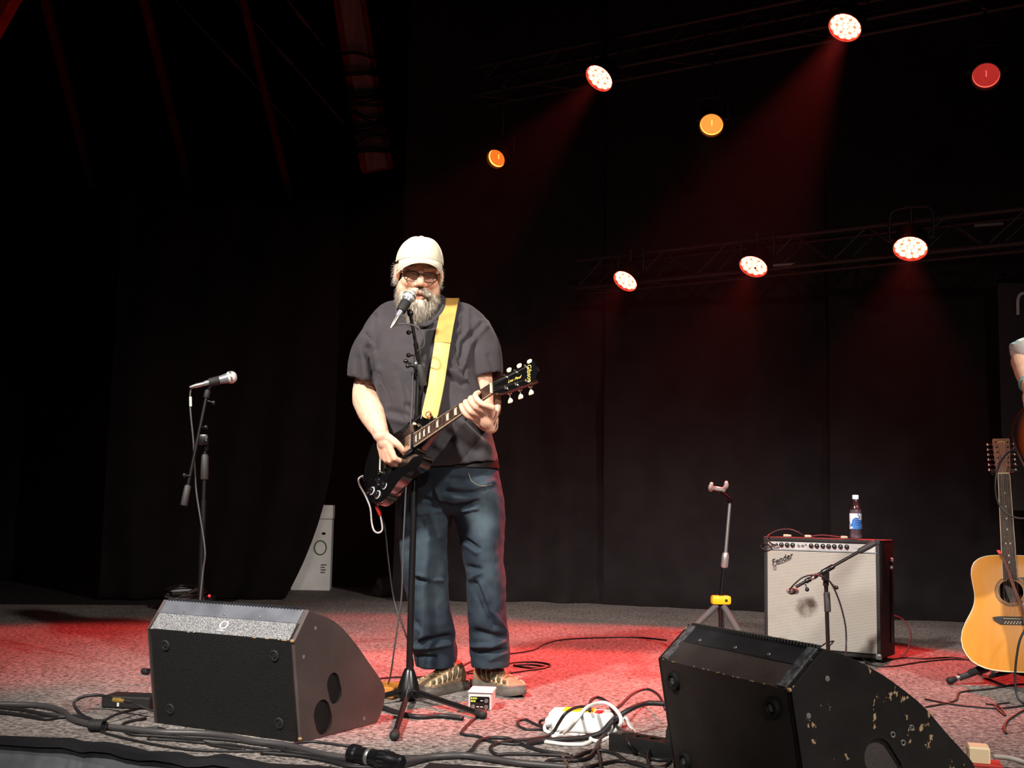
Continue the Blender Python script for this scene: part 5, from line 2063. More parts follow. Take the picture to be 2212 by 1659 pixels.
# large multi-pin cable connector
cn0, cn1 = G(756, 1628, 0.030), G(868, 1648, 0.030)
cd = (cn1 - cn0).normalized()
cl = (cn1 - cn0).length
cn = thing('cable_connector', 'large black round multi-pin cable connector on the floor at the stage edge', 'connector', (cn0 + cn1) / 2 - V((0, 0, 0.030)))
MB().lathe(cn0, cd, [(0.012, 0), (0.024, 0.003), (0.0285, 0.008), (0.0285, 0.028), (0.024, 0.033), (0.0235, cl * 0.55), (0.0255, cl * 0.58), (0.0255, cl * 0.80), (0.022, cl * 0.85), (0.020, cl), (0.014, cl + 0.004)], 26).build(
    'shell', mat('black_connector_shell', '17171a', 0.3, metal=0.3), cn, 30)
MB().lathe(cn0 + cd * cl * 0.36, cd, [(0.0245, 0), (0.0262, 0.003), (0.0262, 0.010), (0.0245, 0.013)], 26).build('locking_ring', M_screw, cn, 30)
x_, y_, z_ = frame_of(cd)
b = MB()
for k in range(14):
    a = 2 * PI * k / 14
    b.box(cn0 + cd * cl * 0.69 + (x_ * math.cos(a) + y_ * math.sin(a)) * 0.0255, (0.004, 0.004, 0.024), basis(x_ * math.cos(a) + y_ * math.sin(a), -x_ * math.sin(a) + y_ * math.cos(a), cd), bev=0.001)
b.build('grip_ribs', M_rubber, cn, 0, kind='stuff')

# flat black box beside the left monitor
db = thing('stage_box', 'flat black junction box with a small white label left of the floor monitor', 'junction box', G(268, 1532))
c0 = G(262, 1532)
b = MB()
Mdb = Matrix.Translation(c0 + V((0.02, 0.06, 0))) @ Matrix.Rotation(-0.14, 4, 'Z')
b.M = Mdb
b.box((0, 0, 0.021), (0.185, 0.11, 0.042), bev=0.005)
b.build('case', M_rubber, db, 30)
MB(Mdb).box((-0.028, -0.0555, 0.018), (0.008, 0.001, 0.020)).build('white_label', M_white, db, 0)

# low black cable ramp at the front edge
rp0, rp1 = G(925, 1652), G(1230, 1672)
rd = (rp1 - rp0).normalized()
rm = thing('cable_ramp', 'low black cable ramp with a pale edge line at the front of the stage', 'cable ramp', (rp0 + rp1) / 2)
Mr = basis(rd, V((-rd.y, rd.x, 0)), V((0, 0, 1)), rp0 - V((0, 0.07, 0)))
b = MB(Mr)
L_ = (rp1 - rp0).length
b.loft([[V((x, -0.07, 0.001)), V((x, -0.03, 0.014)), V((x, 0.03, 0.014)), V((x, 0.07, 0.001))] for x in (0, L_)])
b.build('ramp_body', mat('black_ramp_rubber', '19181a', 0.55), rm, 0)
b = MB(Mr)
b.loft([[V((x, 0.044, 0.0135)), V((x, 0.066, 0.0055)), V((x, 0.066, 0.0035)), V((x, 0.044, 0.0115))] for x in (0.10, L_)])
b.build('edge_line', mat('pale_tape', 'cfc6bf', 0.6), rm, 0)

# junk behind the left monitor: coiled cables, metal clips and a unit with a red light
jc = V((W(396, 1300, 8.2).x, 8.2, 0))
jk = thing('cable_coil', 'coil of black and grey cables lying behind the left floor monitor', 'cable coil', jc)
rnd = random.Random(21)
for k in range(9):
    a0 = rnd.uniform(0, 6.28)
    rr = rnd.uniform(0.09, 0.16)
    zz = 0.012 + 0.016 * k
    b = MB()
    b.tube([jc + V((rnd.uniform(-0.012, 0.012) + rr * math.cos(a0 + a), rnd.uniform(-0.01, 0.01) + rr * math.sin(a0 + a), zz + 0.02 * math.sin(a + a0))) for a in np.linspace(0, 2 * PI, 11)[:-1]],
           0.008 + 0.003 * rnd.random(), 8, 4, closed=True)
    b.build('cable_loop', M_cable if k % 3 else mat('grey_cable', 'a5a3a8', 0.35), jk)
for k in range(4):
    p = jc + V((-0.09 + 0.05 * k, -0.13, 0.10 + 0.022 * (k % 2)))
    b = MB().cyl(p, p + V((0.07, -0.01, 0.018 * (k - 1))), 0.011, n=12)
    b.build('metal_plug', M_xlr, jk, 40)
wl = thing('wireless_receiver', 'small black unit with a glowing red light behind the left floor monitor', 'receiver', V((W(452, 1300, 8.35).x, 8.35, 0)))
p = V((W(449, 1292, 8.35).x, 8.35, 0))
zt = W(452, 1292, 8.35).z
MB().box(p + V((0, 0.02, zt / 2)), (0.07, 0.12, zt + 0.035), bev=0.005).build('case', M_rubber, wl, 30)
MB().ell(W(452, 1287, 8.28), (0.010, 0.010, 0.010), nu=10, nv=6).build('red_light', mat('red_led', 'ff2020', 0.4, emit=(1, 0.02, 0.03), estr=3), wl)

# tall white carton behind the wing curtain
bx = thing('carton', 'tall white cardboard carton with printed text behind the wing curtain', 'box', G(688, 1277))
pr_ = G(712, 1276)
Mbx = Matrix.Translation(pr_) @ Matrix.Rotation(0.10, 4, 'Z')
hgt = W(705, 1122, pr_.y).z
b = MB(Mbx)
b.box((-0.17, 0.16, hgt / 2), (0.34, 0.32, hgt), bev=0.004)
b.build('carton_body', mat('white_card', 'e6e2de', 0.8, var=0.05, vscale=8), bx, 20)
h2 = W(705, 1092, pr_.y).z
b = MB(Mbx)
b.box((-0.17, 0.16, hgt + (h2 - hgt) * 0.5 + 0.004), (0.35, 0.33, h2 - hgt), bev=0.004)
b.build('carton_lid', mat('white_card', 'e6e2de'), bx, 20)
b = MB(Mbx)
for k, (x, w_) in enumerate(((-0.060, 0.05), (-0.068, 0.035), (-0.062, 0.045), (-0.066, 0.04))):
    b.box((x, -0.002, hgt * 0.36 - k * 0.022), (w_, 0.004, 0.009))
b.build('printed_text', mat('grey_print', '4a4a48', 0.7), bx, 0, kind='stuff')
b = MB(Mbx)
b.tube([(-0.095 + 0.052 * math.cos(a), -0.002, hgt * 0.60 + 0.062 * math.sin(a)) for a in np.linspace(0, 2 * PI, 25)[:-1]], 0.006, 6, 1, closed=True)
b.build('green_ring_print', mat('green_print', '4b6b3a', 0.7), bx)
b = MB(Mbx)
b.box((-0.07, -0.001, hgt * 0.80), (0.03, 0.004, 0.02))
b.build('hand_hole', M_hole, bx, 0)

# rack of electronics in the dark far left
rk = thing('equipment_rack', 'equipment rack with silver edges standing in the dark far left', 'rack', G(95, 1250))
p0 = G(40, 1248)
ry = p0.y
zt = W(115, 1053, ry).z
xs = [W(x, 1150, ry).x for x in (45, 112, 172)]
b = MB()
b.box(((xs[0] + xs[2]) / 2, ry + 0.25, zt / 2 + 0.02), (xs[2] - xs[0], 0.5, zt - 0.04), bev=0.006)
b.build('rack_case', M_black, rk, 20)
M_alu = mat('aluminium_edge', '9a948c', 0.4, metal=0.7)
for x in xs[:2]:
    MB().box((x, ry - 0.004, zt * 0.5), (0.018, 0.02, zt * 0.98 if x == xs[1] else zt * 0.7), bev=0.003).build('corner_rail', M_alu, rk, 20)
MB().box(((xs[1] + xs[2]) / 2, ry - 0.004, zt), (xs[2] - xs[1], 0.02, 0.018), bev=0.003).build('top_rail', M_alu, rk, 20)
for k in range(7):
    MB().box(((xs[1] + xs[2]) / 2 + 0.01, ry - 0.006, zt * 0.88 - k * 0.085), (xs[2] - xs[1] - 0.06, 0.012, 0.07), bev=0.003).build('rack_unit', M_rubber, rk, 20)
for k in range(10):
    MB().cyl(((xs[1] + xs[2]) / 2 - 0.06 + 0.03 * (k % 5), ry - 0.013, zt * 0.80 - 0.17 * (k // 5)), ((xs[1] + xs[2]) / 2 - 0.06 + 0.03 * (k % 5), ry - 0.02, zt * 0.80 - 0.17 * (k // 5)), 0.007, n=10).build('rack_knob', M_alu, rk)
lamp = thing('desk_lamp', 'tiny blue indicator lamp on a dark stand above the equipment rack', 'lamp', V((W(197, 965, ry + 0.9).x, ry + 0.9, 0)))
b = MB()
lp = W(197, 965, ry + 0.9)
b.cyl((lp.x, lp.y, 0), (lp.x, lp.y, lp.z - 0.01), 0.01, n=8)
b.lathe((lp.x, lp.y, 0), (0, 0, 1), [(0.10, 0), (0.10, 0.01), (0.012, 0.02)], 16)
b.build('stand', M_black, lamp, 40)
MB().ell(lp, (0.012, 0.012, 0.016), nu=10, nv=6).build('blue_light', mat('blue_led', '3040ff', 0.4, emit=(0.12, 0.15, 1.0), estr=6), lamp)
# black bundle at the foot of the curtain
b = MB()
fb_ = G(838, 1292)
for dx, dy, rx, rz in ((0, 0, 0.13, 0.10), (0.10, 0.05, 0.11, 0.07), (-0.08, 0.06, 0.09, 0.06), (0.22, 0.03, 0.12, 0.05)):
    b.ell(fb_ + V((dx, dy + 0.1, rz * 0.75)), (rx, 0.09, rz))
me_ = remesh(b, 0.012, 3)
noise_disp(me_, 0.035, 9)
co = get_co(me_)
co[:, 2] = np.maximum(co[:, 2], 0.001)
set_co(me_, co)
o = link_mesh('cloth_bundle', me_, mat('black_cloth_bundle', '171516', 0.9), None, 180)
tag(o, 'crumpled black cloth bundle at the foot of the back curtain behind the singer', 'cloth')

# ================================================================== guitar amplifier
psi = math.radians(33)
ar = V((math.cos(psi), -math.sin(psi), 0))
au = V((math.sin(psi), math.cos(psi), 0))
AP = G(1903, 1433)
nrm = au


def on_front(px_, py_):
    d = ray(px_, py_)
    return CAM + d * ((AP - CAM).dot(nrm) / d.dot(nrm))


AW = (AP - on_front(1650, 1200)).dot(ar)
AH = on_front(1903, 1167).z
AD = 0.27
MA = basis(ar, au, V((0, 0, 1)), AP)     # x along the front (negative to the left), y depth, z up
M_tolex = mat('black_tolex', '1f1d1e', 0.65, bump=0.5, bscale=350, var=0.15, vscale=200)


def fxz(cx_, cy_):
    return (-AW + (cx_ - 745) / 1012 * AW, AH - (cy_ - 545) / 1085 * AH)


amp = thing('guitar_amplifier', 'large black guitar amplifier with a silver grille cloth and silver control panel', 'amplifier', MA @ V((-AW / 2, AD / 2, 0)))
ft_h = 0.018
TH = 0.02
b = MB(MA)
b.box((-AW / 2, AD / 2, AH - TH / 2), (AW, AD, TH), bev=0.006, seg=2)
b.build('top_panel', M_tolex, amp, 30)
for x in (-TH / 2, -AW + TH / 2):
    MB(MA).box((x, AD / 2, (AH + ft_h) / 2), (TH, AD, AH - ft_h - 0.004), bev=0.006, seg=2).build('side_panel', M_tolex, amp, 30)
MB(MA).box((-AW / 2, AD / 2, ft_h + TH / 2), (AW - 0.004, AD, TH), bev=0.005).build('bottom_panel', M_tolex, amp, 30)
MB(MA).box((-AW / 2, AD - 0.02, AH * 0.62), (AW - 2 * TH, 0.012, AH * 0.6)).build('back_panel', M_tolex, amp, 0)


def grille_mat():
    m = mat('silver_grille_cloth', 'c0bcae', 0.6, spec=0.5)
    nt = m.node_tree
    L = nt.links.new
    bs = nt.nodes['Principled BSDF']
    tc = nt.nodes.new('ShaderNodeTexCoord')
    sep = nt.nodes.new('ShaderNodeSeparateXYZ')
    L(tc.outputs['Object'], sep.inputs[0])

    def band(sock, f):
        mm = nt.nodes.new('ShaderNodeMath')
        mm.operation = 'MULTIPLY'
        mm.inputs[1].default_value = f
        L(sock, mm.inputs[0])
        s_ = nt.nodes.new('ShaderNodeMath')
        s_.operation = 'SINE'
        L(mm.outputs[0], s_.inputs[0])
        r_ = nt.nodes.new('ShaderNodeMapRange')
        r_.inputs['From Min'].default_value = -1
        L(s_.outputs[0], r_.inputs['Value'])
        return r_.outputs['Result']
    hz = band(sep.outputs['Z'], 2 * PI / 0.0075)
    vt = band(sep.outputs['X'], 2 * PI / 0.0060)
    mu = nt.nodes.new('ShaderNodeMath')
    mu.operation = 'MULTIPLY_ADD'
    L(vt, mu.inputs[0])
    mu.inputs[1].default_value = 0.35
    L(hz, mu.inputs[2])
    r = nt.nodes.new('ShaderNodeValToRGB')
    r.color_ramp.elements[0].position = 0.25
    r.color_ramp.elements[0].color = (*lin('5c5a54'), 1)
    r.color_ramp.elements[1].position = 0.8
    r.color_ramp.elements[1].color = (*lin('b4b1a8'), 1)
    L(mu.outputs[0], r.inputs['Fac'])
    # an old brown stain soaked into the cloth
    n = nt.nodes.new('ShaderNodeTexNoise')
    n.inputs['Scale'].default_value = 13
    n.inputs['Detail'].default_value = 6
    L(tc.outputs['Object'], n.inputs['Vector'])
    mp = nt.nodes.new('ShaderNodeMapping')
    mp.inputs['Location'].default_value = STAIN
    mp.inputs['Scale'].default_value = (8.0, 8.0, 11.0)
    mp.vector_type = 'TEXTURE'
    mp.inputs['Scale'].default_value = (0.085, 0.30, 0.045)
    L(tc.outputs['Object'], mp.inputs['Vector'])
    ln = nt.nodes.new('ShaderNodeVectorMath')
    ln.operation = 'LENGTH'
    L(mp.outputs['Vector'], ln.inputs[0])
    sub = nt.nodes.new('ShaderNodeMath')
    sub.operation = 'SUBTRACT'
    L(n.outputs['Fac'], sub.inputs[0])
    ml = nt.nodes.new('ShaderNodeMath')
    ml.operation = 'MULTIPLY'
    ml.inputs[1].default_value = 0.28
    L(ln.outputs['Value'], ml.inputs[0])
    L(ml.outputs[0], sub.inputs[1])
    rr = nt.nodes.new('ShaderNodeMapRange')
    rr.inputs['From Min'].default_value = 0.22
    rr.inputs['From Max'].default_value = 0.52
    L(sub.outputs[0], rr.inputs['Value'])
    mx = nt.nodes.new('ShaderNodeMix')
    mx.data_type = 'RGBA'
    L(rr.outputs['Result'], mx.inputs['Factor'])
    L(r.outputs['Color'], mx.inputs['A'])
    mx.inputs['B'].default_value = (*lin('3d3026'), 1)
    L(mx.outputs['Result'], bs.inputs['Base Color'])
    return m


gx0, gz1 = fxz(772, 668)
gx1, gz0 = fxz(1738, 1590)
gz0 = max(gz0, ft_h + TH + 0.004)
gp = MA @ V(((gx0 + gx1) / 2, 0.012, (gz0 + gz1) / 2))
sx, sz = fxz(1150, 1165)
sp = MA @ V((sx, 0.0, sz)) - ORI[amp.name]
STAIN = (sp.x, sp.y, sp.z)
b = MB(MA)
b.box(((gx0 + gx1) / 2, 0.012, (gz0 + gz1) / 2), (gx1 - gx0, 0.020, gz1 - gz0), bev=0.004)
b.build('grille_cloth', grille_mat(), amp, 30)
# control panel, slightly sloped
M_panel = mat('silver_control_panel', 'bfc0bf', 0.35, metal=0.25)
cx0, cz1 = fxz(775, 585)
cx1, cz0 = fxz(1738, 656)
b = MB(MA)
b.box(((cx0 + cx1) / 2, 0.014, (cz0 + cz1) / 2), (cx1 - cx0, 0.016, cz1 - cz0), bev=0.001)
cp = b.build('control_panel', M_panel, amp, 20)
b = MB(MA)
b.box(((cx0 + cx1) / 2, 0.004, cz0 - 0.003), (cx1 - cx0, 0.008, 0.005), bev=0.001)
b.build('trim_strip', mat('bright_trim', 'c9d6dc', 0.25, metal=0.7), amp, 20)
for cx_ in (905, 957, 1007, 1172, 1222, 1275, 1325, 1375, 1428, 1482):
    x, z = fxz(cx_, 615)
    b = MB(MA)
    b.lathe((x, 0.006, z), (0, -1, 0), [(0.0125, 0), (0.0125, 0.003), (0.0095, 0.006), (0.0085, 0.016), (0.003, 0.017)], 18)
    kn = b.build('control_knob', M_gblack, cp, 35)
    b = MB(MA)
    b.box((x + 0.003, -0.0115, z + 0.004), (0.0018, 0.001, 0.009), Matrix.Rotation(0.6, 4, 'Y'))
    b.build('pointer', M_white, kn, 0)
for cx_ in (832, 846, 1062, 1098):
    x, z = fxz(cx_, 618)
    MB(MA).lathe((x, 0.006, z), (0, -1, 0), [(0.0085, 0), (0.0085, 0.003), (0.005, 0.0035), (0.0045, 0.001)], 14).build('input_jack', M_screw, cp, 30)
for cx_ in (866, 1128):
    x, z = fxz(cx_, 610)
    MB(MA).cyl((x, 0.006, z), (x, -0.008, z + 0.004), 0.003, n=8).build('bright_switch', M_gblack, cp)
x, z = fxz(1610, 622)
text_mb('Super Reverb', MA @ basis((1, 0, 0), (0, 0, 1), (0, -1, 0), (x, 0.0056, z)), 0.017, 0.0003, 0.3).build('model_lettering', mat('pale_blue_print', '8fa3b0', 0.5), cp, 0)
# script logo, underlined with a tail
x, z = fxz(905, 755)
Ml = MA @ basis((1, 0, 0), (0, 0, 1), (0, -1, 0), (x, -0.001, z)) @ Matrix.Rotation(math.radians(22), 4, 'Z')
M_logo = mat('chrome_logo', 'b8b8b8', 0.25, metal=0.8)
lg = text_mb('Fender', Ml @ Matrix.Translation((0.004, 0.002, 0.001)), 0.044, 0.0012, 0.35).build('script_logo', mat('black_logo_fill', '1a1a1c', 0.35), amp, 0)
b = MB(Ml)
b.tube([(-0.058, -0.030, 0.001), (-0.044, -0.014, 0.002), (0.0, -0.016, 0.002), (0.052, -0.013, 0.001)], 0.0022, 6, 4)
b.tube([(-0.058, -0.030, 0.001), (-0.048, -0.036, 0.001), (-0.040, -0.018, 0.001)], 0.0022, 6, 4)
b.build('logo_tail', M_logo, lg, 50, kind='stuff')
# corner guards, handle, tilt leg and feet
for x in (-0.012, -AW + 0.012):
    for z in (AH - 0.012, ft_h + 0.012):
        b = MB(MA)
        b.box((x, 0.010, z), (0.030, 0.026, 0.030), bev=0.008, seg=2)
        b.build('corner_guard', M_screw if z < 0.1 else M_tolex, amp, 40)
for x in (-0.05, -AW + 0.05):
    for y in (0.04, AD - 0.04):
        MB(MA).lathe((x, y, 0), (0, 0, 1), [(0.018, 0), (0.020, 0.004), (0.017, ft_h + 0.004)], 14).build('foot', M_rubber, amp, 40)
b = MB(MA)
b.box((0.004, AD * 0.72, AH * 0.48), (0.006, 0.022, AH * 0.68), bev=0.001)
tl = b.build('tilt_leg', mat('dark_chrome', '3a3638', 0.25, metal=0.9), amp, 20)
for z in (AH * 0.83, AH * 0.77):
    MB(MA).lathe((0.006, AD * 0.72 - 0.014 * (z < AH * 0.8), z), (1, 0, 0), [(0.012, 0), (0.012, 0.006), (0.008, 0.014), (0.003, 0.016)], 14).build('leg_nut', M_screw, tl, 40)

# water bottle on the amplifier
bt = MA @ V((-AW * 0.225, AD * 0.40, AH + 0.001))
_x0, _x1 = -AW + 0.05, -0.05
for _ in range(40):
    _m = (_x0 + _x1) / 2
    if PRJ(MA @ V((_m, 0.10, AH)))[0] < 1849:
        _x0 = _m
    else:
        _x1 = _m
bt = MA @ V((_x0, 0.10, AH + 0.0008))
wbt = thing('water_bottle', 'clear plastic water bottle with a blue and white label on the amplifier', 'bottle', bt)
M_pet = thin_glass('clear_bottle_plastic', (0.90, 0.88, 0.92), 0.16)
S = 1.0
prof = [(0.020, 0.0), (0.029, 0.003), (0.031, 0.012), (0.0300, 0.045), (0.031, 0.050), (0.031, 0.120), (0.0320, 0.140), (0.0315, 0.152), (0.026, 0.175), (0.0165, 0.196), (0.0135, 0.202), (0.0135, 0.212)]
MB().lathe(bt, (0, 0, 1), prof, 28, True, False).build('bottle_shell', M_pet, wbt, 60)
MB().lathe(bt + V((0, 0, 0.002)), (0, 0, 1), [(0.019, 0), (0.0285, 0.003), (0.0300, 0.012), (0.0295, 0.045), (0.0300, 0.14), (0.029, 0.150)], 28).build('water', mat('dim_water', 'b0a6b4', 0.05, alpha=0.22, spec=0.6), wbt, 60)
MB().lathe(bt + V((0, 0, 0.212)), (0, 0, 1), [(0.0160, -0.004), (0.0165, 0), (0.0165, 0.016), (0.0155, 0.018), (0.004, 0.0185)], 20).build('bottle_cap', mat('pale_blue_cap', 'c8dcf4', 0.4), wbt, 40)


def label_mat():
    m = mat('bottle_label', '3f86d8', 0.4, col2='f2f6fb', vscale=16, ramp=(0.47, 0.5))
    return m


MB().lathe(bt + V((0, 0, 0.052)), (0, 0, 1), [(0.0316, 0), (0.0316, 0.082)], 28, False, False).build('label', label_mat(), wbt, 60)
b = MB()
for k in range(4):
    zz = 0.075 + 0.011 * k
    pts = [bt + V((0.0322 * math.sin(a), -0.0322 * math.cos(a), zz)) for a in np.linspace(-0.45, 0.30 + 0.08 * (k % 2), 6)]
    b.tube(pts, 0.0016, 5, 2)
b.build('label_lettering', mat('purple_print', '5a4a8a', 0.5), wbt, 40, kind='stuff')

# ================================================================== boom stand and microphone in front of the amplifier
AY = 5.55
as_ = thing('microphone_stand', 'short black boom stand slanting across the amplifier grille', 'mic stand', V((W(1790, 1440, AY).x, AY, 0)), 'microphone stands')
ab = V((W(1790, 1440, AY).x, AY, 0))
aj = W(1784, 1252, AY)
MB().cyl(ab + V((0, 0, 0.02)), aj, 0.0095, n=14).build('pole', M_stand, as_, 40)
MB().lathe(ab, (0, 0, 1), [(0.125, 0), (0.13, 0.006), (0.125, 0.016), (0.03, 0.024), (0.018, 0.05), (0.012, 0.055)], 28).build('round_base', M_stand, as_, 40)
c0, c1 = W(1788, 1322, AY), W(1786, 1284, AY)
MB().lathe(c0, c1 - c0, [(0.012, 0), (0.0155, 0.003), (0.0150, 0.088), (0.011, 0.094)], 18).build('height_clutch', M_grip, as_, 40)
e0, e1 = W(1707, 1275, AY - 0.02), W(1889, 1173, AY - 0.05)
ed = (e1 - e0).normalized()
bm_ = MB().cyl(e0 + ed * 0.03, e1, 0.0075, n=12).build('boom_arm', M_stand, as_, 40)
MB().lathe(e1 - ed * 0.085, ed, [(0.010, 0), (0.0135, 0.005), (0.0150, 0.080), (0.013, 0.088)], 16).build('boom_grip', M_grip, bm_, 40)
MB().lathe(W(1783, 1233, AY - 0.035) - ed * 0.02, ed, [(0.0100, 0), (0.0125, 0.006), (0.0125, 0.060), (0.009, 0.066)], 14).build('boom_sleeve', M_stand, bm_, 40)
b = MB()
b.box(W(1783, 1243, AY - 0.018), (0.032, 0.036, 0.050), bev=0.009, seg=2)
b.lathe(aj - V((0, 0, 0.03)), (0, 0, 1), [(0.012, 0), (0.014, 0.006), (0.012, 0.03)], 14)
b.build('boom_clamp', M_stand, as_, 40)
for q, dr, mt in ((W(1755, 1249, AY - 0.05), (-0.2, -1, 0.1), M_xlr), (W(1740, 1262, AY - 0.04), (0.2, -0.4, -1), M_stand), (W(1797, 1262, AY - 0.03), (0.6, -0.4, -0.5), M_stand)):
    b = MB()
    knob(b, q, dr, 0.010)
    b.build('wing_knob', mt, as_, 50)
for t in (0.30, 0.42):
    p = e0.lerp(e1, t * 0.6)
    MB().lathe(p, ed, [(0.009, 0), (0.0115, 0.004), (0.0115, 0.026), (0.009, 0.030)], 14).build('boom_joint', M_stand, bm_, 40)
am = thing('microphone', 'small dark instrument microphone pointed at the amplifier grille', 'microphone', e0)
mb0, mb1 = W(1706, 1277, AY - 0.03), W(1722, 1277, AY + 0.10)
md = (mb1 - mb0).normalized()
MB().lathe(mb0, md, [(0.0105, 0), (0.012, 0.006), (0.012, 0.055), (0.0155, 0.068), (0.016, 0.098), (0.0145, 0.102)], 18).build('mic_body', M_mic, am, 40)
MB().lathe(mb0 + md * 0.100, md, [(0.0155, 0), (0.0155, 0.022), (0.013, 0.028), (0.002, 0.029)], 18).build('mic_grille', M_grille, am, 40)
MB().lathe(mb0, -md, [(0.0095, 0), (0.0095, 0.026), (0.006, 0.042), (0.004, 0.046)], 14).build('cable_plug', M_xlr, am, 40)
MB().lathe(mb0 + md * 0.02, md, [(0.0145, 0), (0.0165, 0.004), (0.0165, 0.030), (0.0145, 0.034)], 16).build('mic_clip', M_rubber, bm_, 40)

# ================================================================== acoustic guitars


def star(pts2, c, n=72):
    """resample a closed outline at even angles around c"""
    out = []
    m = len(pts2)
    for k in range(n):
        a = 2 * PI * k / n
        dx, dy = math.cos(a), math.sin(a)
        best = 0
        for i in range(m):
            x0, y0 = pts2[i][0] - c[0], pts2[i][1] - c[1]
            x1, y1 = pts2[(i + 1) % m][0] - c[0], pts2[(i + 1) % m][1] - c[1]
            den = dx * (y1 - y0) - dy * (x1 - x0)
            if abs(den) < 1e-12:
                continue
            t = (x0 * (y1 - y0) - y0 * (x1 - x0)) / den
            s_ = (x0 * dy - y0 * dx) / den
            if t > 0 and -1e-6 <= s_ <= 1 + 1e-6:
                best = max(best, t)
        out.append((c[0] + dx * best, c[1] + dy * best))
    return out


def acoustic(root, M_, ws, m_top, m_side, twelve=True, m_head=None, m_bd=None):
    hp = [(0.0, 0.0), (0.002, 0.06), (0.012, 0.115), (0.04, 0.165), (0.09, 0.196), (0.14, 0.202), (0.19, 0.190), (0.24, 0.165), (0.285, 0.146), (0.33, 0.141), (0.38, 0.147), (0.43, 0.150), (0.47, 0.138), (0.495, 0.105), (0.504, 0.06), (0.505, 0.0)]
    hp = [(p.x, p.y * ws) for p in catmull([(a, c, 0) for a, c in hp], 4)]
    full = hp + [(x, -y) for x, y in reversed(hp[1:-1])]
    hc = (0.345, 0.0)
    ol = star(full, hc)
    n = len(ol)
    hr = 0.051

    def rg(k, z):
        return [V((hc[0] + (x - hc[0]) * k, hc[1] + (y - hc[1]) * k, z)) for x, y in ol]
    hole = [V((hc[0] + hr * math.cos(2 * PI * k / n), hc[1] + hr * math.sin(2 * PI * k / n), 0)) for k in range(n)]
    b = MB(M_)
    b.loft([rg(0.994, 0.0), rg(0.96, 0.0012), [p.lerp(q, 0.5) + V((0, 0, 0.002)) for p, q in zip(rg(1, 0), hole)], [p + V((0, 0, 0.0015)) for p in hole], [p + V((0, 0, -0.003)) for p in hole]], False, False)
    b.build('soundboard', m_top, root, 40)
    b = MB(M_)
    b.loft([rg(0.985, 0.0), rg(1.0, -0.002), rg(1.0, -0.098), rg(0.985, -0.104), rg(0.5, -0.110), rg(0.05, -0.111)], False, True)
    b.build('back_and_sides', m_side, root, 40)
    b = MB(M_)
    b.loft([rg(1.004, -0.004), rg(1.004, 0.0), rg(0.990, 0.0006), rg(0.990, -0.004)], False, False)
    b.build('binding', m_bd or M_bind, root, 40)
    for r0, r1 in ((0.054, 0.058), (0.060, 0.066)):
        b = MB(M_)
        b.loft([[V((hc[0] + r_ * math.cos(2 * PI * k / 48), r_ * math.sin(2 * PI * k / 48), z)) for k in range(48)] for r_, z in ((r0, 0.0018), (r0, 0.0024), (r1, 0.0024), (r1, 0.0016))], False, False)
        b.build('rosette', mat('rosette_inlay', '6b5236', 0.5, var=0.3, vscale=200), root, 40)
    NT = 0.870
    sc_ = 0.648
    b = MB(M_)
    rings = []
    for x, hw, dp in ((0.47, 0.028, 0.075), (0.50, 0.0275, 0.06), (0.53, 0.027, 0.026), (0.70, 0.0255, 0.022), (0.86, 0.0235, 0.020), (0.875, 0.0235, 0.020)):
        rings.append([V((x, hw * math.cos(a), 0.003 + dp * min(0, math.sin(a)))) for a in np.linspace(0, 2 * PI, 21)[:-1]])
    b.loft(rings)
    b.build('neck', mat('mahogany', '5a3020', 0.4, var=0.15, vscale=20), root, 50)
    b = MB(M_)
    b.loft([[V((x, hw, 0.003)), V((x, -hw, 0.003)), V((x, -hw, 0.0095)), V((x, 0, 0.0105)), V((x, hw, 0.0095))] for x, hw in ((0.398, 0.029), (NT, 0.0235))])
    fb_ = b.build('fretboard', M_board, root, 20)
    for s in (-1, 1):
        b = MB(M_)
        b.loft([[V((x, s * hw, 0.003)), V((x, s * (hw + 0.0022), 0.003)), V((x, s * (hw + 0.0022), 0.0098)), V((x, s * hw, 0.0098))] for x, hw in ((0.398, 0.029), (NT, 0.0235))])
        b.build('neck_binding', M_bind, fb_, 0)
    for k in range(1, 21):
        x = NT - sc_ * (1 - 2 ** (-k / 12))
        hw = 0.0235 + (NT - x) / 0.472 * 0.0055
        MB(M_).tube([(x, hw, 0.0098), (x, 0, 0.0108), (x, -hw, 0.0098)], 0.0012, 5, 3).build('fret', M_nickel, fb_)
    for k in (3, 5, 7, 9, 12, 15, 17):
        x = NT - sc_ * (1 - 2 ** (-(k - 0.5) / 12))
        for y in ((0,) if k != 12 else (-0.009, 0.009)):
            MB(M_).lathe((x, y, 0.0102), (0, 0, 1), [(0.0038, 0), (0.0038, 0.0006)], 10).build('position_dot', M_pearl, fb_, 0)
    MB(M_).box((NT + 0.003, 0, 0.008), (0.006, 0.048, 0.010), bev=0.001).build('nut', M_bind, root, 0)
    Mh_ = M_ @ Matrix.Translation((NT + 0.006, 0, 0.003)) @ Matrix.Rotation(math.radians(14), 4, 'Y')
    hl = 0.175
    hsp = [(0, 0.0235), (0.015, 0.029), (hl * 0.5, 0.0335), (hl - 0.006, 0.037), (hl, 0.034)]
    hsp = hsp + [(x, -y) for x, y in reversed(hsp)]
    b = MB(Mh_)
    b.prism(hsp, -0.016, 0.0)
    hd = b.build('headstock', m_head or mat('rosewood_head', '8a5a48', 0.4, var=0.15, vscale=30), root, 0)
    nk = 6 if twelve else 3
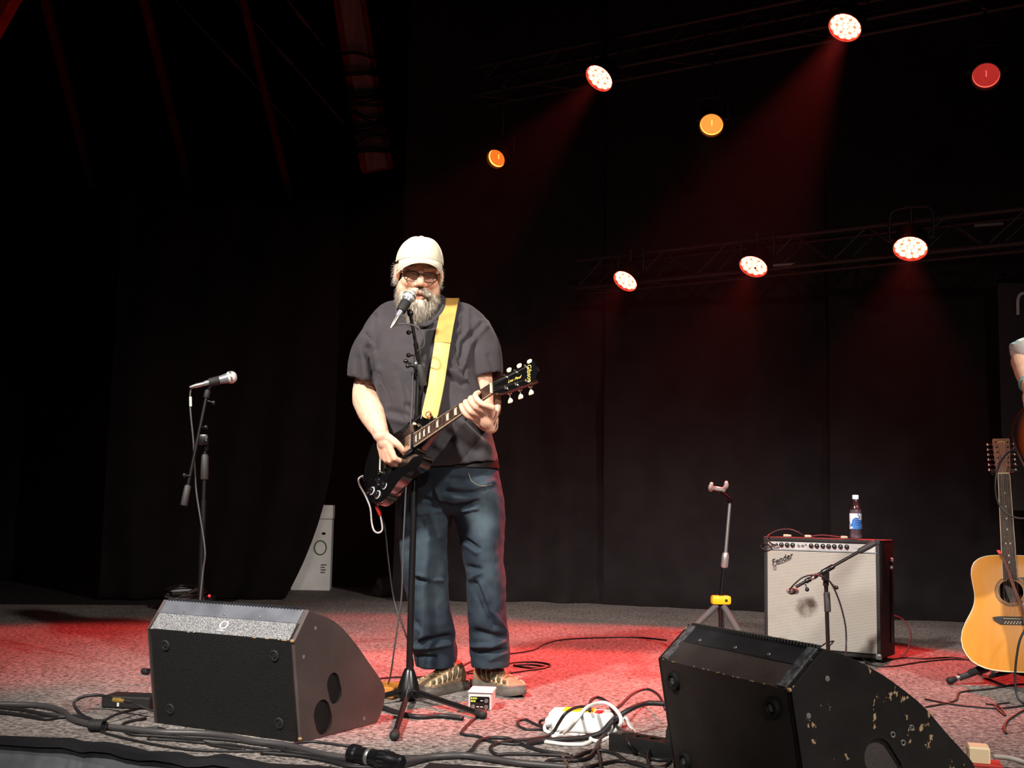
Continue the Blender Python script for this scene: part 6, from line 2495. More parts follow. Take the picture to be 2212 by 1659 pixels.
    for s in (-1, 1):
        for k in range(nk):
            x = 0.026 + (hl - 0.045) * k / (nk - 1)
            y = s * (0.019 + 0.006 * k / nk)
            b = MB(Mh_)
            b.lathe((x, y, 0), (0, 0, 1), [(0.0055, 0), (0.0055, 0.0015), (0.0028, 0.003), (0.0026, 0.010), (0.0030, 0.013), (0.001, 0.0135)], 10)
            b.cyl((x, y, -0.020), (x, s * 0.052, -0.020), 0.002, n=6)
            b.box((x, y + s * 0.004, -0.019), (0.012, 0.02, 0.009), bev=0.002)
            tn = b.build('tuner', M_nickel, hd, 40)
            MB(Mh_).ell((x, s * 0.056, -0.020), (0.0072, 0.0085, 0.0042), nu=10, nv=6).build('tuner_key', M_nickel, tn)
    b = MB(Mh_)
    b.tube([(hl - 0.022, -0.018, 0.0008), (hl - 0.017, 0, 0.0008), (hl - 0.022, 0.018, 0.0008)], 0.0024, 6, 4)
    b.build('head_emblem', M_gold, hd)
    # bridge
    bx_ = NT - sc_
    b = MB(M_)
    b.prism([(bx_ - 0.020, -0.050), (bx_ - 0.020, 0.050), (bx_ - 0.004, 0.075), (bx_ + 0.010, 0.080), (bx_ + 0.014, 0.052), (bx_ + 0.014, -0.052), (bx_ + 0.010, -0.080), (bx_ - 0.004, -0.075)], 0.0012, 0.009)
    br = b.build('bridge', mat('ebony_bridge', '17110e', 0.4), root, 0)
    MB(M_).box((bx_ + 0.004, 0, 0.010), (0.003, 0.074, 0.008), bev=0.0008).build('saddle', M_bind, br, 0)
    ns = 12 if twelve else 6
    for i in range(ns):
        c = i // 2 if twelve else i
        o_ = (0.0011 if i % 2 else -0.0011) if twelve else 0
        yb = 0.030 - c * 0.012 + o_ * 2
        yn = 0.0185 - c * 0.0074 + o_
        xp = bx_ - 0.009 - (0.007 if (twelve and i % 2) else 0)
        MB(M_).lathe((xp, yb, 0.008), (0, 0, 1), [(0.0028, 0), (0.0028, 0.003), (0.001, 0.004)], 8).build('bridge_pin', M_bind, br, 40)
        pst = M_.inverted() @ (Mh_ @ V((0.026 + (hl - 0.045) * (c % 3) / 2.2, (0.017 if c < 3 else -0.017), 0.008)))
        b = MB(M_)
        b.tube([(xp, yb, 0.010), (bx_ + 0.004, yb, 0.0145), (NT + 0.003, yn, 0.0138), tuple(pst)], 0.0005, 4, smooth=False)
        b.build('string', M_steel, root, 60)
    return Mh_


M_spruce = mat('honey_spruce', 'd3913c', 0.22, col2='c27f2e', vscale=12, stretch=(1, 1, 0.06), ramp=(0.3, 0.7), coat=0.5)
M_rosewood = mat('dark_rosewood_sides', '4a2417', 0.3, var=0.2, vscale=15, coat=0.4)
# pale 12-string on its stand
QY = 5.22
t0_, t1_ = W(2194, 1452, QY - 0.10), W(2163, 941, QY + 0.07)
qx = (t1_ - t0_).normalized()
qy = V((-0.93, 0.33, 0))
qy = (qy - qx * qy.dot(qx)).normalized()
qz = qx.cross(qy)
sc_a = (t1_ - t0_).length / 1.05
MQ = basis(qx, qy, qz, t0_) @ Matrix.Scale(sc_a, 4)
ag = thing('acoustic_guitar', 'honey-coloured twelve-string acoustic guitar resting on a floor stand', 'guitar', t0_, 'acoustic guitars')
acoustic(ag, MQ, 1.06, M_spruce, M_rosewood, True)
b = MB(MQ)
pg_ = [(0.405, -0.030), (0.395, -0.050), (0.345, -0.062), (0.30, -0.055), (0.27, -0.068), (0.235, -0.100), (0.245, -0.125), (0.30, -0.118), (0.36, -0.105), (0.405, -0.080)]
b.prism([(p.x, p.y) for p in catmull([(a, c, 0) for a, c in pg_], 3, True)], 0.0022, 0.0036)
b.build('pickguard', mat('dark_pickguard', '14100e', 0.25), ag, 0)
# its strap hanging down over the strings
b = MB()
sp_ = [MQ @ V(q) for q in ((0.53, 0.040, -0.03), (0.505, 0.034, 0.022), (0.45, 0.012, 0.030), (0.36, -0.012, 0.030), (0.26, -0.040, 0.030), (0.16, -0.052, 0.026), (0.08, -0.055, 0.024))]
ribbon(b, sp_, -qy, 0.014, 0.0025)
tag(b.build('guitar_strap', mat('brown_leather', '6a3c28', 0.6, var=0.15, vscale=30), None, 60), 'narrow brown leather strap hanging over the strings of the twelve-string guitar', 'strap')
# stand
gs = thing('guitar_stand', 'black tripod stand holding up the twelve-string acoustic guitar', 'guitar stand', V((t0_.x, t0_.y + 0.12, 0)))
yk_ = MQ @ V((0.885, 0, -0.055))
pole_b = V((t0_.x + 0.01, t0_.y + 0.16, 0.10))
MB().cyl(pole_b, yk_, 0.010, n=12).build('pole', M_stand, gs, 40)
MB().lathe(pole_b - V((0, 0, 0.03)), (0, 0, 1), [(0.02, 0), (0.035, 0.008), (0.035, 0.05), (0.018, 0.07)], 16).build('hub', M_stand, gs, 40)
for k, tip in enumerate((G(2052, 1480), V((t0_.x + 0.26, t0_.y - 0.02, 0)), V((t0_.x + 0.02, t0_.y + 0.44, 0)))):
    tip = V((tip.x, tip.y, 0.020))
    d = (tip - pole_b).normalized()
    lg_ = MB().cyl(pole_b + d * 0.02, tip - d * 0.05, 0.017, n=14).build('leg', M_grip, gs, 40)
    MB().cyl(tip - d * 0.07, tip - d * 0.02, 0.010, n=12).build('leg_tip', M_screw, lg_, 40)
    MB().limb([tip - d * 0.022, tip - d * 0.002], [0.015, 0.018], 12, 3).build('rubber_foot', M_rubber, lg_, 60)
for s in (-1, 1):
    b = MB()
    b.tube([yk_, MQ @ V((0.882, s * 0.036, -0.045)), MQ @ V((0.880, s * 0.046, -0.010)), MQ @ V((0.882, s * 0.042, 0.012))], 0.008, 10, 5)
    b.build('yoke_prong', M_rubber, gs, 60)
    b = MB()
    b.tube([pole_b + V((0, 0, -0.005)), pole_b + V((s * 0.07, -0.08, -0.01)), MQ @ V((-0.017, s * 0.09, -0.06)), MQ @ V((-0.017, s * 0.09, -0.005)), MQ @ V((-0.004, s * 0.09, 0.014))], 0.009, 10, 5)
    b.build('rest_arm', M_rubber, gs, 60)

# ================================================================== second guitarist, mostly beyond the right edge of the picture
PX = 2335
QP = 4.9
p2 = thing('person', 'second guitarist in a pale patterned shirt and turquoise bracelet at the right picture edge', 'person', V((W(PX, 1480, QP).x, QP, 0)))
K2 = QP / FPX
xc = W(PX, 900, QP).x
zt = 1.80


def P2(x, y, z):
    return V((xc + x, QP + y, z))


Mh2 = Matrix.Translation(P2(0, -0.05, 1.645)) @ Matrix.Rotation(math.radians(-18), 4, 'Z') @ Matrix.Rotation(math.radians(14), 4, 'X')
# frame of his guitar
g2x = V((0.86, -0.30, 0.40)).normalized()
g2y = V((-0.35, 0.0, 0.90))
g2y = (g2y - g2x * g2y.dot(g2x)).normalized()
g2z = g2x.cross(g2y)
g2t = W(2217, 1000, QP - 0.20) + V((-0.008, 0, 0))
MG2 = basis(g2x, g2y, g2z, g2t)
sh2r, el2r, wr2 = P2(-0.175, 0.02, 1.40), W(2206, 778, QP + 0.02), W(2222, 838, QP - 0.17)
sh2l, el2l = P2(0.175, 0.02, 1.40), P2(0.27, -0.02, 1.13)
wr2l = MG2 @ V((0.79, -0.095, -0.055))
b = MB()
head(b, Mh2)


def ring2(z, hw, hd, x=0, y=0):
    return sel(P2(x, y, z), (hw, 0, 0), (0, hd, 0), 28, 0.9)


b.loft([ring2(1.47, 0.07, 0.06), ring2(1.42, 0.15, 0.08), ring2(1.28, 0.155, 0.10), ring2(1.05, 0.145, 0.10), ring2(0.92, 0.15, 0.11), ring2(0.86, 0.14, 0.09)])
for s in (-1, 1):
    b.limb([P2(s * 0.085, 0, 0.92), P2(s * 0.10, -0.01, 0.50), P2(s * 0.11, 0.02, 0.12)], [0.075, 0.05, 0.035])
b.limb([sh2r, sh2r.lerp(el2r, 0.5), el2r, el2r.lerp(wr2, 0.4), wr2], [0.032, 0.040, 0.042, 0.040, 0.027], per=7)
hand(b, wr2, (0.30, 0.18, -0.93), (-0.70, -0.70, -0.1), -1, [(50, 50, 25), (48, 54, 28), (46, 54, 28), (44, 52, 25)],
     [(0.015, 0.024, -0.006), (0.045, 0.048, -0.016), (0.078, 0.050, -0.034), (0.104, 0.040, -0.052)], 0.95, 0.04)
b.limb([sh2l, sh2l.lerp(el2l, 0.5), el2l, el2l.lerp(wr2l, 0.4), wr2l], [0.032, 0.040, 0.042, 0.038, 0.026], per=7)
for i, n_ in enumerate((0.82, 0.795, 0.77, 0.745)):
    K = MG2 @ V((n_ + 0.012, -0.062, -0.012))
    b.limb([K, MG2 @ V((n_ + 0.004, -0.056, 0.030)), MG2 @ V((n_ - 0.012, -0.026, 0.040)), MG2 @ V((n_ - 0.02, -0.004, 0.020))], [0.0105, 0.0098, 0.0092, 0.008], per=4)
    b.limb([wr2l + (K - wr2l) * 0.25, K], [0.016, 0.0125])
b.limb([wr2l, MG2 @ V((0.785, -0.062, -0.016))], [0.025, 0.022])
b.limb([wr2l, MG2 @ V((0.81, -0.055, -0.045)), MG2 @ V((0.815, -0.01, -0.043)), MG2 @ V((0.818, 0.02, -0.034))], [0.016, 0.014, 0.012, 0.010])
me = remesh(b, 0.0045, 3)
cols = np.ones((len(me.vertices), 3))
head_tint(me, Mh2, cols)
add_tint(me, cols)
link_mesh('body', me, M_skin, p2, 180)
M_shirt2 = mat('pale_patterned_cotton', 'cfd2cc', 0.85, col2='6f9292', vscale=22, ramp=(0.5, 0.58), bump=0.1, bscale=400)
b = MB()
R_ = [ring2(1.50, 0.075, 0.07), ring2(1.46, 0.13, 0.09), ring2(1.40, 0.19, 0.12), ring2(1.25, 0.195, 0.135), ring2(1.05, 0.19, 0.145), ring2(0.88, 0.195, 0.145), ring2(0.84, 0.195, 0.143)]
inner = [[P2(0, 0, 0) * 0 + V((P2(0, 0, 0).x + (p.x - xc) * 0.93, QP + (p.y - QP) * 0.9, p.z + dz)) for p in R_[-1]] for dz in (0, 0.06)]
b.loft(R_ + inner)
b.limb([P2(-0.08, 0.01, 1.43), P2(-0.16, 0.02, 1.41), sh2r.lerp(el2r, 0.25)], [0.06, 0.066, 0.066])
b.limb([P2(0.08, 0.01, 1.43), P2(0.16, 0.02, 1.41), sh2l.lerp(el2l, 0.25)], [0.06, 0.066, 0.066])
sleeve(b, sh2r + V((0.02, 0, 0)), W(2212, 727, QP + 0.02), 0.072, 0.066, V((-0.006, 0, 0)), 0.14)
sleeve(b, sh2l + V((-0.02, 0, 0)), sh2l.lerp(el2l, 0.62), 0.072, 0.068, V((0.006, 0, 0)), 0.14)
me = remesh(b, 0.0075, 5)
noise_disp(me, 0.010, 8, (1, 1, 0.6), 4.0)
link_mesh('shirt', me, M_shirt2, p2, 180)
b = MB()
b.loft([ring2(0.93, 0.165, 0.12), ring2(0.85, 0.175, 0.13), ring2(0.78, 0.165, 0.11)])
for s in (-1, 1):
    R_ = [sel(P2(s * x, y, z), (hw, 0, 0), (0, hd, 0), 24) for x, y, z, hw, hd in ((0.085, 0, 0.84, 0.09, 0.11), (0.095, 0, 0.5, 0.068, 0.075), (0.105, 0.0, 0.2, 0.062, 0.075), (0.108, 0.0, 0.06, 0.066, 0.085))]
    b.loft(R_)
me = remesh(b, 0.0075, 5)
noise_disp(me, 0.010, 9, (1, 1, 1.2), 8.0)
link_mesh('trousers', me, mat('black_denim', '1c1c20', 0.85), p2, 180)
for s in (-1, 1):
    b = MB()
    h0 = P2(s * 0.11, 0.08, 0)
    R_ = [sel(h0 + V((s * 0.02 * t, -t * 0.30, 0.045 - 0.012 * t)), (0.035 + 0.014 * math.sin(PI * min(t + 0.15, 1)), 0, 0), (0, 0, 0.045 - 0.016 * t), 18, 0.8) for t in (0.0, 0.15, 0.4, 0.7, 0.9, 1.0)]
    b.loft(R_)
    so = b.build('shoe', mat('black_shoe_leather', '17151a', 0.4), p2, 60)
    MB().box(h0 + V((s * 0.01, -0.15, 0.008)), (0.092, 0.31, 0.016), bev=0.006).build('sole', M_rubber, so, 40)
b = MB(Mh2)
b.ell((0, 0.022, 0.058), (0.084, 0.098, 0.084))
b.ell((0, 0.05, 0.0), (0.080, 0.068, 0.08))
me = remesh(b, 0.005, 3)
noise_disp(me, 0.008, 40, (1, 1, 0.4))
link_mesh('hair', me, mat('grey_brown_hair', '6d6258', 0.6, var=0.2, vscale=80), p2, 180)
bd0 = wr2 + (el2r - wr2) * 0.10
x_, y_, z_ = frame_of(wr2 - el2r)
for k in range(3):
    MB().tube([bd0 + (el2r - wr2) * (0.035 * k) + (x_ * math.cos(a) + y_ * math.sin(a)) * 0.031 for a in np.linspace(0, 2 * PI, 17)[:-1]], 0.0052, 8, 1, closed=True).build(
        'bracelet', mat('turquoise_beads', '3aa79c', 0.4) if k != 1 else M_silver, p2)


def sunburst():
    m = mat('sunburst_top', 'd07820', 0.15, coat=0.6)
    nt = m.node_tree
    L = nt.links.new
    tc = nt.nodes.new('ShaderNodeTexCoord')
    mp = nt.nodes.new('ShaderNodeMapping')
    mp.vector_type = 'TEXTURE'
    c = MG2 @ V((0.25, 0, 0)) - g2t
    mp.inputs['Location'].default_value = c
    mp.inputs['Scale'].default_value = (0.27, 0.27, 0.27)
    L(tc.outputs['Object'], mp.inputs['Vector'])
    ln = nt.nodes.new('ShaderNodeVectorMath')
    ln.operation = 'LENGTH'
    L(mp.outputs['Vector'], ln.inputs[0])
    r = nt.nodes.new('ShaderNodeValToRGB')
    e = r.color_ramp.elements
    e[0].position = 0.35
    e[0].color = (*lin('e0902c'), 1)
    e[1].position = 0.95
    e[1].color = (*lin('140806'), 1)
    q = e.new(0.70)
    q.color = (*lin('8a3410'), 1)
    L(ln.outputs['Value'], r.inputs['Fac'])
    L(r.outputs['Color'], nt.nodes['Principled BSDF'].inputs['Base Color'])
    return m


ag2 = thing('acoustic_guitar', 'sunburst acoustic guitar held by the second guitarist at the right edge', 'guitar', g2t, 'acoustic guitars')
acoustic(ag2, MG2, 1.0, sunburst(), M_rosewood, False, m_bd=M_gblack)

# ================================================================== cables
M_cable_b = mat('matt_black_cable', '19181a', 0.5)
M_cable_w = mat('white_cable', 'cfccc6', 0.5)
M_cable_g = mat('grey_black_cable', '3a3839', 0.45)


def cable(label, pts, r, m=None, group=None, cat='cable', n=8):
    P = []
    for q in pts:
        if isinstance(q, Vector):
            P.append(q)
        elif len(q) == 2:
            P.append(G(q[0], q[1], r * 1.0))
        elif q[2] == 'z':
            P.append(G(q[0], q[1], q[3]))
        else:
            P.append(W(q[0], q[1], q[2]))
    b = MB()
    b.tube(P, r, n, 7)
    o = b.build('cable', m or M_cable_b, None, 180)
    tag(o, label, cat, group)
    return o


def ca(pts, k=2.572, x0=0, y0=1440):
    return [(x0 + q[0] / k, y0 + q[1] / k) + tuple(q[2:]) for q in pts]


def cb(pts):
    return ca(pts, 3.456, 860, 1440)


FG = 'black cables along the stage front'
cable('thickest black multicore cable running along the front of the left floor monitor', ca([(-40, 208), (200, 215), (330, 240), (400, 290), (480, 315), (560, 330), (700, 345), (900, 365), (1100, 370), (1250, 385), (1400, 415), (1600, 440), (1800, 490), (1990, 518)]), 0.0105, M_cable_g, FG)
cable('black cable, second from the top of the bundle at the left edge', ca([(-40, 222), (120, 240), (250, 265), (360, 272), (480, 285), (545, 322)]), 0.007, None, FG)
cable('black cable, lowest of the bundle at the left edge', ca([(-40, 250), (120, 268), (250, 290), (330, 280), (420, 282), (500, 300), (540, 326)]), 0.007, None, FG)
cable('thin black cable curving lowest across the carpet before the left monitor', ca([(540, 330), (560, 360), (700, 400), (900, 440), (1100, 465), (1400, 470), (1560, 458), (1650, 425), (1750, 418), (1900, 437), (1945, 440)]), 0.0042, None, FG)
cable('black cable making a tight bend at the lower left corner of the monitor', ca([(810, 288), (700, 310), (680, 340), (720, 375), (850, 385), (1000, 395), (1100, 410), (1200, 440), (1360, 462)]), 0.0048, None, FG)
cable('black cable running from under the left monitor to the round connector', ca([(780, 350), (880, 342), (950, 370), (1000, 388), (1200, 402), (1450, 430), (1600, 470), (1750, 492), (1900, 535), (2050, 548), (2212, 508), (2330, 500)]), 0.0055, None, FG)
cable('black cable leaving the lower left bundle towards the cable ramp', ca([(1450, 478), (1650, 495), (1800, 520), (1960, 556), (2212, 556), (2330, 530), (2400, 510)]), 0.0055, None, FG)
cable('thin black cable lying lowest under the bundle in front of the monitor', ca([(820, 402), (1000, 412), (1100, 422), (1250, 430), (1400, 452), (1560, 470)]), 0.0042, None, FG)
cable('black cable looping up over the junction box', ca([(645, 182, 'z', 0.05), (560, 160, 'z', 0.055), (470, 166, 'z', 0.05), (412, 200, 'z', 0.03), (440, 255), (520, 308), (548, 328)]), 0.0052)
cable('dark cable running from the knot to the left monitor', ca([(548, 318), (640, 268, 'z', 0.02), (720, 245, 'z', 0.02), (800, 228, 'z', 0.02)]), 0.0048)
gp = thing('jack_plug', 'gold jack plug in front of the junction box', 'plug', W(264, 1525, G(264, 1525).y))
p0, p1 = G(244, 1511, 0.05), G(284, 1516, 0.05)
d = (p1 - p0).normalized()
MB().lathe(p0, d, [(0.004, 0), (0.0075, 0.003), (0.0075, 0.022), (0.009, 0.024), (0.009, 0.034), (0.006, 0.036), (0.006, 0.055)], 14).build('gold_sleeve', mat('brass', 'd6b25a', 0.3, metal=0.7), gp, 40)
MB().lathe(p0 + d * 0.055, d, [(0.0062, 0), (0.0062, 0.028), (0.004, 0.034)], 12).build('strain_relief', M_rubber, gp, 40)
MB().tube([p0 + d * 0.085, p0 + d * 0.13 + V((0, 0, -0.01)), p0 + d * 0.19 + V((0, 0.03, -0.03))], 0.0045, 8, 5).build('lead', M_cable_b, gp)
# knot / tie where the cables cross
b = MB()
kc = G(212, 1567, 0.02)
for k in range(4):
    b2 = MB().tube([kc + V((0.012 * k - 0.02 + 0.004 * math.cos(a), 0.018 * math.cos(a), 0.016 * math.sin(a))) for a in np.linspace(0, 2 * PI, 11)[:-1]], 0.005, 7, 2, closed=True)
    b.v += b2.v[:0]
    b.add(b2.v, b2.f)
me = remesh(b, 0.004, 1)
tag(link_mesh('cable_tie', me, M_rubber, None, 180), 'black tape tie binding the cables left of the floor monitor', 'cable tie')

CG = 'tangled black cables at the centre of the stage front'
cable('thick black cable lying along the cable ramp', cb([(-120, 735), (0, 722), (150, 690), (300, 670), (500, 665), (700, 690), (900, 720), (1100, 738), (1260, 752)]), 0.0105, M_cable_g, CG)
cable('black lead running from the pedal and turning back at a sharp bend', cb([(655, 318, 'z', 0.012), (640, 345), (560, 395), (475, 485), (490, 505), (600, 522), (700, 560), (860, 580), (960, 572), (1060, 560)]), 0.0048, None, CG)
cable('reddish-lit black lead plugged into the left socket of the pedal', cb([(560, 292, 'z', 0.014), (600, 305, 'z', 0.008), (635, 320), (650, 345)]), 0.0042, None, CG)
cable('black cable arching between the pedal lead and the tangle', cb([(480, 664), (550, 625), (580, 580), (620, 548), (700, 530), (830, 540), (950, 590), (1080, 630), (1270, 660)]), 0.006, None, CG)
cable('black cable doubling back below the white power supply', cb([(1300, 672), (1150, 660), (1000, 655), (840, 652), (740, 655), (688, 622), (720, 580), (860, 552), (1000, 540), (1110, 520), (1165, 480, 'z', 0.02), (1200, 420, 'z', 0.05), (1250, 350, 'z', 0.085), (1330, 305, 'z', 0.09), (1420, 298, 'z', 0.08)]), 0.0052, None, CG)
cable('thick black cable arching up to the battered floor monitor', cb([(940, 582), (1060, 555), (1200, 548), (1400, 528), (1520, 490, 'z', 0.02), (1600, 405, 'z', 0.05), (1720, 325, 'z', 0.08), (1850, 275, 'z', 0.09), (1990, 278, 'z', 0.09)]), 0.0088, None, CG)
cable('thin black cable looping over the power supply', cb([(1430, 330, 'z', 0.08), (1440, 255, 'z', 0.08), (1490, 230, 'z', 0.08), (1560, 265, 'z', 0.08), (1600, 330, 'z', 0.07), (1640, 400, 'z', 0.05), (1600, 440, 'z', 0.02), (1530, 520), (1490, 600), (1508, 700), (1512, 790)]), 0.0055, None, CG)
cable('black cable arching highest beside the battered floor monitor', cb([(1600, 330, 'z', 0.07), (1660, 290, 'z', 0.06), (1750, 205, 'z', 0.06), (1850, 168, 'z', 0.06), (1930, 200, 'z', 0.06), (1975, 262, 'z', 0.06), (1995, 320, 'z', 0.04)]), 0.0055, None, CG)
cable('black cable sweeping down across the front of the power strip', cb([(1620, 432, 'z', 0.03), (1680, 500, 'z', 0.04), (1720, 570, 'z', 0.04), (1800, 650), (1900, 690), (2010, 698), (2130, 690)]), 0.006, None, CG)
cable('black cable arching low in front of the power strip', cb([(1270, 706), (1340, 668), (1400, 640), (1500, 625), (1620, 650), (1720, 712), (1880, 748), (2000, 760)]), 0.006, None, CG)
cable('black cable loop standing up in front of the power strip', cb([(1880, 770), (1868, 720), (1860, 650, 'z', 0.02), (1900, 585, 'z', 0.03), (1980, 565, 'z', 0.035), (2048, 610, 'z', 0.02), (2050, 680), (1990, 740), (1900, 756), (1820, 745)]), 0.0045, None, CG)
cable('dark red-black cable at the bottom edge below the tangle', cb([(1090, 735), (1120, 705), (1200, 695), (1330, 700), (1420, 680), (1470, 620), (1500, 560), (1590, 440, 'z', 0.03)]), 0.006, None, CG)
cable('two-bend black cable at the bottom edge right of the ramp', cb([(1380, 757), (1520, 725), (1640, 705), (1760, 715), (1870, 745), (1960, 790)]), 0.0055, None, CG)
cable('short brown cable end crossing the tangle', cb([(1225, 650), (1235, 690), (1262, 730), (1276, 765)]), 0.005, mat('brown_cable', '5a4238', 0.5), CG)
cable('white mains cable looped around the white power supply', cb([(1135, 425, 'z', 0.03), (1098, 440, 'z', 0.02), (1105, 482), (1200, 502), (1270, 470, 'z', 0.03), (1330, 400, 'z', 0.07), (1400, 312, 'z', 0.10), (1480, 275, 'z', 0.10), (1560, 275, 'z', 0.10), (1640, 340, 'z', 0.08), (1662, 420, 'z', 0.05), (1600, 510), (1500, 555), (1440, 545)]), 0.0062, M_cable_w)
cable('white mains cable lying in front of the white power supply', cb([(1060, 555), (1150, 568), (1250, 580), (1380, 580), (1440, 548), (1400, 520), (1280, 510), (1150, 522)]), 0.0062, M_cable_w)
cable('small black cable loop left of the white power supply', cb([(1150, 392, 'z', 0.02), (1080, 398, 'z', 0.02), (1055, 420)] + [(1090, 462), (1020, 468), (950, 466), (900, 440), (898, 405), (950, 394), (985, 410), (1050, 440), (1110, 458)]), 0.0045)
# cables behind and beside the singer
cable('black cable snaking over the carpet to the right of the singer', [(1098, 1412), (1125, 1409), (1155, 1403), (1180, 1390), (1220, 1381), (1300, 1377), (1380, 1377), (1440, 1383)], 0.0048)
cable('flat loop of black cable at the singer\'s heel', [(1010, 1455), (1060, 1447), (1105, 1432), (1150, 1430), (1183, 1434), (1186, 1440), (1150, 1443), (1110, 1437), (1150, 1436), (1180, 1442), (1140, 1448), (1090, 1455)], 0.0045)
cable('black cable passing behind the singer\'s shoes', [(800, 1468), (850, 1463), (920, 1461), (985, 1444), (1020, 1428)], 0.0042)
cable('black cable passing behind the stand base to the singer\'s shoes', [(800, 1482), (860, 1474), (930, 1470), (990, 1456), (1030, 1446)], 0.0042)
cable('thick black cable under the legs of the main stand', [(812, 1522, 'z', 0.012), (850, 1536), (900, 1548), (950, 1546), (1000, 1551)], 0.009)
# main microphone cable
cable('grey microphone cable looping from the singer\'s microphone down the stand', [(850, 700, 4.385), (848, 697, 4.39), (858, 701, 4.40), (880, 700, 4.41), (903, 708, 4.42), (917, 732, 4.43), (914, 750, 4.44), (903, 758, 4.47), (895, 768, 4.49), (892, 810, 4.50), (890, 870, 4.50),
      (884, 960, 4.49), (877, 1060, 4.48), (871, 1180, 4.48), (868, 1280, 4.49), (862, 1330, 4.50), (852, 1400, 4.52), (842, 1465, 4.60), (828, 1496), (800, 1512)], 0.0034, mat('grey_mic_cable', '454344', 0.4))
b = MB()
# left microphone cable
cable('grey microphone cable hanging from the unused microphone', [(421, 834, 4.85), (415, 838, 4.85), (411, 850, 4.85), (411, 880, 4.85), (413, 905, 4.85), (418, 955, 4.86), (420, 1000, 4.87), (424, 1060, 4.88), (433, 1120, 4.88), (441, 1170, 4.88), (443, 1200, 4.88), (439, 1230, 4.89), (432, 1300, 4.89), (425, 1400, 4.89), (410, 1455, 4.80)], 0.0038, mat('grey_mic_cable', '454344'))
MB().cyl(W(411.5, 857, 4.85), W(412, 878, 4.85), 0.0058, n=10)
tp = MB().cyl(W(411.5, 857, 4.848), W(412, 878, 4.848), 0.0058, n=10).build('tape_band', mat('pale_green_tape', 'b7c4a2', 0.5), None, 40)
tag(tp, 'pale tape band wrapped round the unused microphone\'s cable', 'tape')
# guitar lead
jk0 = JK + jd * 0.006
gl_ = thing('instrument_lead', 'silver-grey instrument lead with a red plug looping from the electric guitar', 'cable', jk0)
jd2 = (W(829, 1132, jk0.y) - jk0).normalized()
MB().lathe(jk0, jd2, [(0.004, 0), (0.0075, 0.002), (0.0080, 0.020), (0.0065, 0.042), (0.0045, 0.046)], 14).build('red_plug', mat('red_plug', 'a3221c', 0.4), gl_, 40)
e_ = jk0 + jd2 * 0.044
MB().tube([e_, W(826, 1142, e_.y), W(818, 1151, e_.y), W(808, 1146, e_.y), W(803, 1128, e_.y + 0.02), W(800, 1098, e_.y + 0.03), W(790, 1072, e_.y + 0.05), W(777, 1048, e_.y + 0.03), W(775, 1034, e_.y + 0.01), W(784, 1028, e_.y + 0.03)], 0.0036, 8, 6).build(
    'upper_loop', mat('silver_cable', 'a09a98', 0.35), gl_)
MB().tube([W(783, 1030, e_.y + 0.05), W(806, 1075, 4.75), W(828, 1120, 4.72), W(838, 1200, 4.70), W(850, 1290, 4.70), W(866, 1340, 4.66), W(884, 1395, 4.66), W(892, 1440, 4.74), G(872, 1470, 0.004), G(840, 1475, 0.004)], 0.0034, 8, 6).build(
    'lower_lead', M_cable_b, gl_)
# cables at the amplifier
cable('black microphone cable hanging in an arc before the amplifier grille', [(1705, 1275, 5.50), (1716, 1262, 5.48), (1735, 1247, 5.47), (1760, 1242, 5.47), (1785, 1250, 5.48), (1800, 1268, 5.49), (1815, 1305, 5.50), (1826, 1350, 5.50), (1828, 1390, 5.50), (1824, 1425, 5.45), (1800, 1452)], 0.0040)
cable('thin black cable arching on the floor in front of the amplifier', [(1740, 1440), (1770, 1400, 'z', 0.06), (1795, 1386, 'z', 0.09), (1828, 1389, 'z', 0.08), (1850, 1410, 'z', 0.03), (1885, 1437), (1930, 1439), (1990, 1430), (2060, 1424), (2120, 1427)], 0.0038)
cable('thin black cable running right from the amplifier foot', [(1905, 1430), (1950, 1421), (2000, 1423), (2060, 1420), (2110, 1430)], 0.0038)
cable('red-lit cable hanging in a bow behind the amplifier', [MA @ V((-0.02, AD + 0.02, 0.22)), MA @ V((0.035, AD + 0.03, 0.20)), MA @ V((0.075, AD + 0.03, 0.13)), MA @ V((0.06, AD + 0.02, 0.05)), MA @ V((0.03, AD, 0.005))], 0.0038, mat('red_lit_cable', '5a2224', 0.45))  # glow of the red lamps put into the cable colour
TP = lambda fx_, y, dz: MA @ V((-AW + fx_ * AW, y, AH + dz))
cable('black guitar cable arching from the amplifier top down to its input', [MA @ V((-AW + 0.085, -0.014, AH - 0.042)), MA @ V((-AW + 0.055, -0.03, AH - 0.035)), MA @ V((-AW + 0.03, -0.03, AH - 0.005)), TP(0.06, 0.01, 0.018), TP(0.12, 0.04, 0.038), TP(0.20, 0.06, 0.042), TP(0.27, 0.08, 0.026), TP(0.31, 0.10, 0.005)], 0.0040)
cable('coiled cable end hanging at the top left corner of the amplifier', [MA @ V((-AW + 0.05, -0.012, AH - 0.06)), MA @ V((-AW + 0.02, -0.025, AH - 0.03)), MA @ V((-AW - 0.012, -0.012, AH - 0.045)), MA @ V((-AW + 0.005, -0.025, AH - 0.065)), MA @ V((-AW + 0.05, -0.015, AH - 0.05))], 0.0036)
for lab, f0, f1 in (('grey cable plug lying left on the amplifier top', 0.15, 0.22), ('cream patch plug lying mid on the amplifier top', 0.34, 0.40), ('cream patch plug beside the bottle on the amplifier top', 0.655, 0.715)):
    b = MB()
    a_, c_ = TP(f0, 0.05, 0.0085), TP(f1, 0.05, 0.0085)
    b.lathe(a_, c_ - a_, [(0.003, 0), (0.0075, 0.002), (0.008, (c_ - a_).length * 0.6), (0.0055, (c_ - a_).length)], 12)
    tag(b.build('jack_plug', mat('cream_plug', 'c2a890', 0.5), None, 40), lab, 'plug')
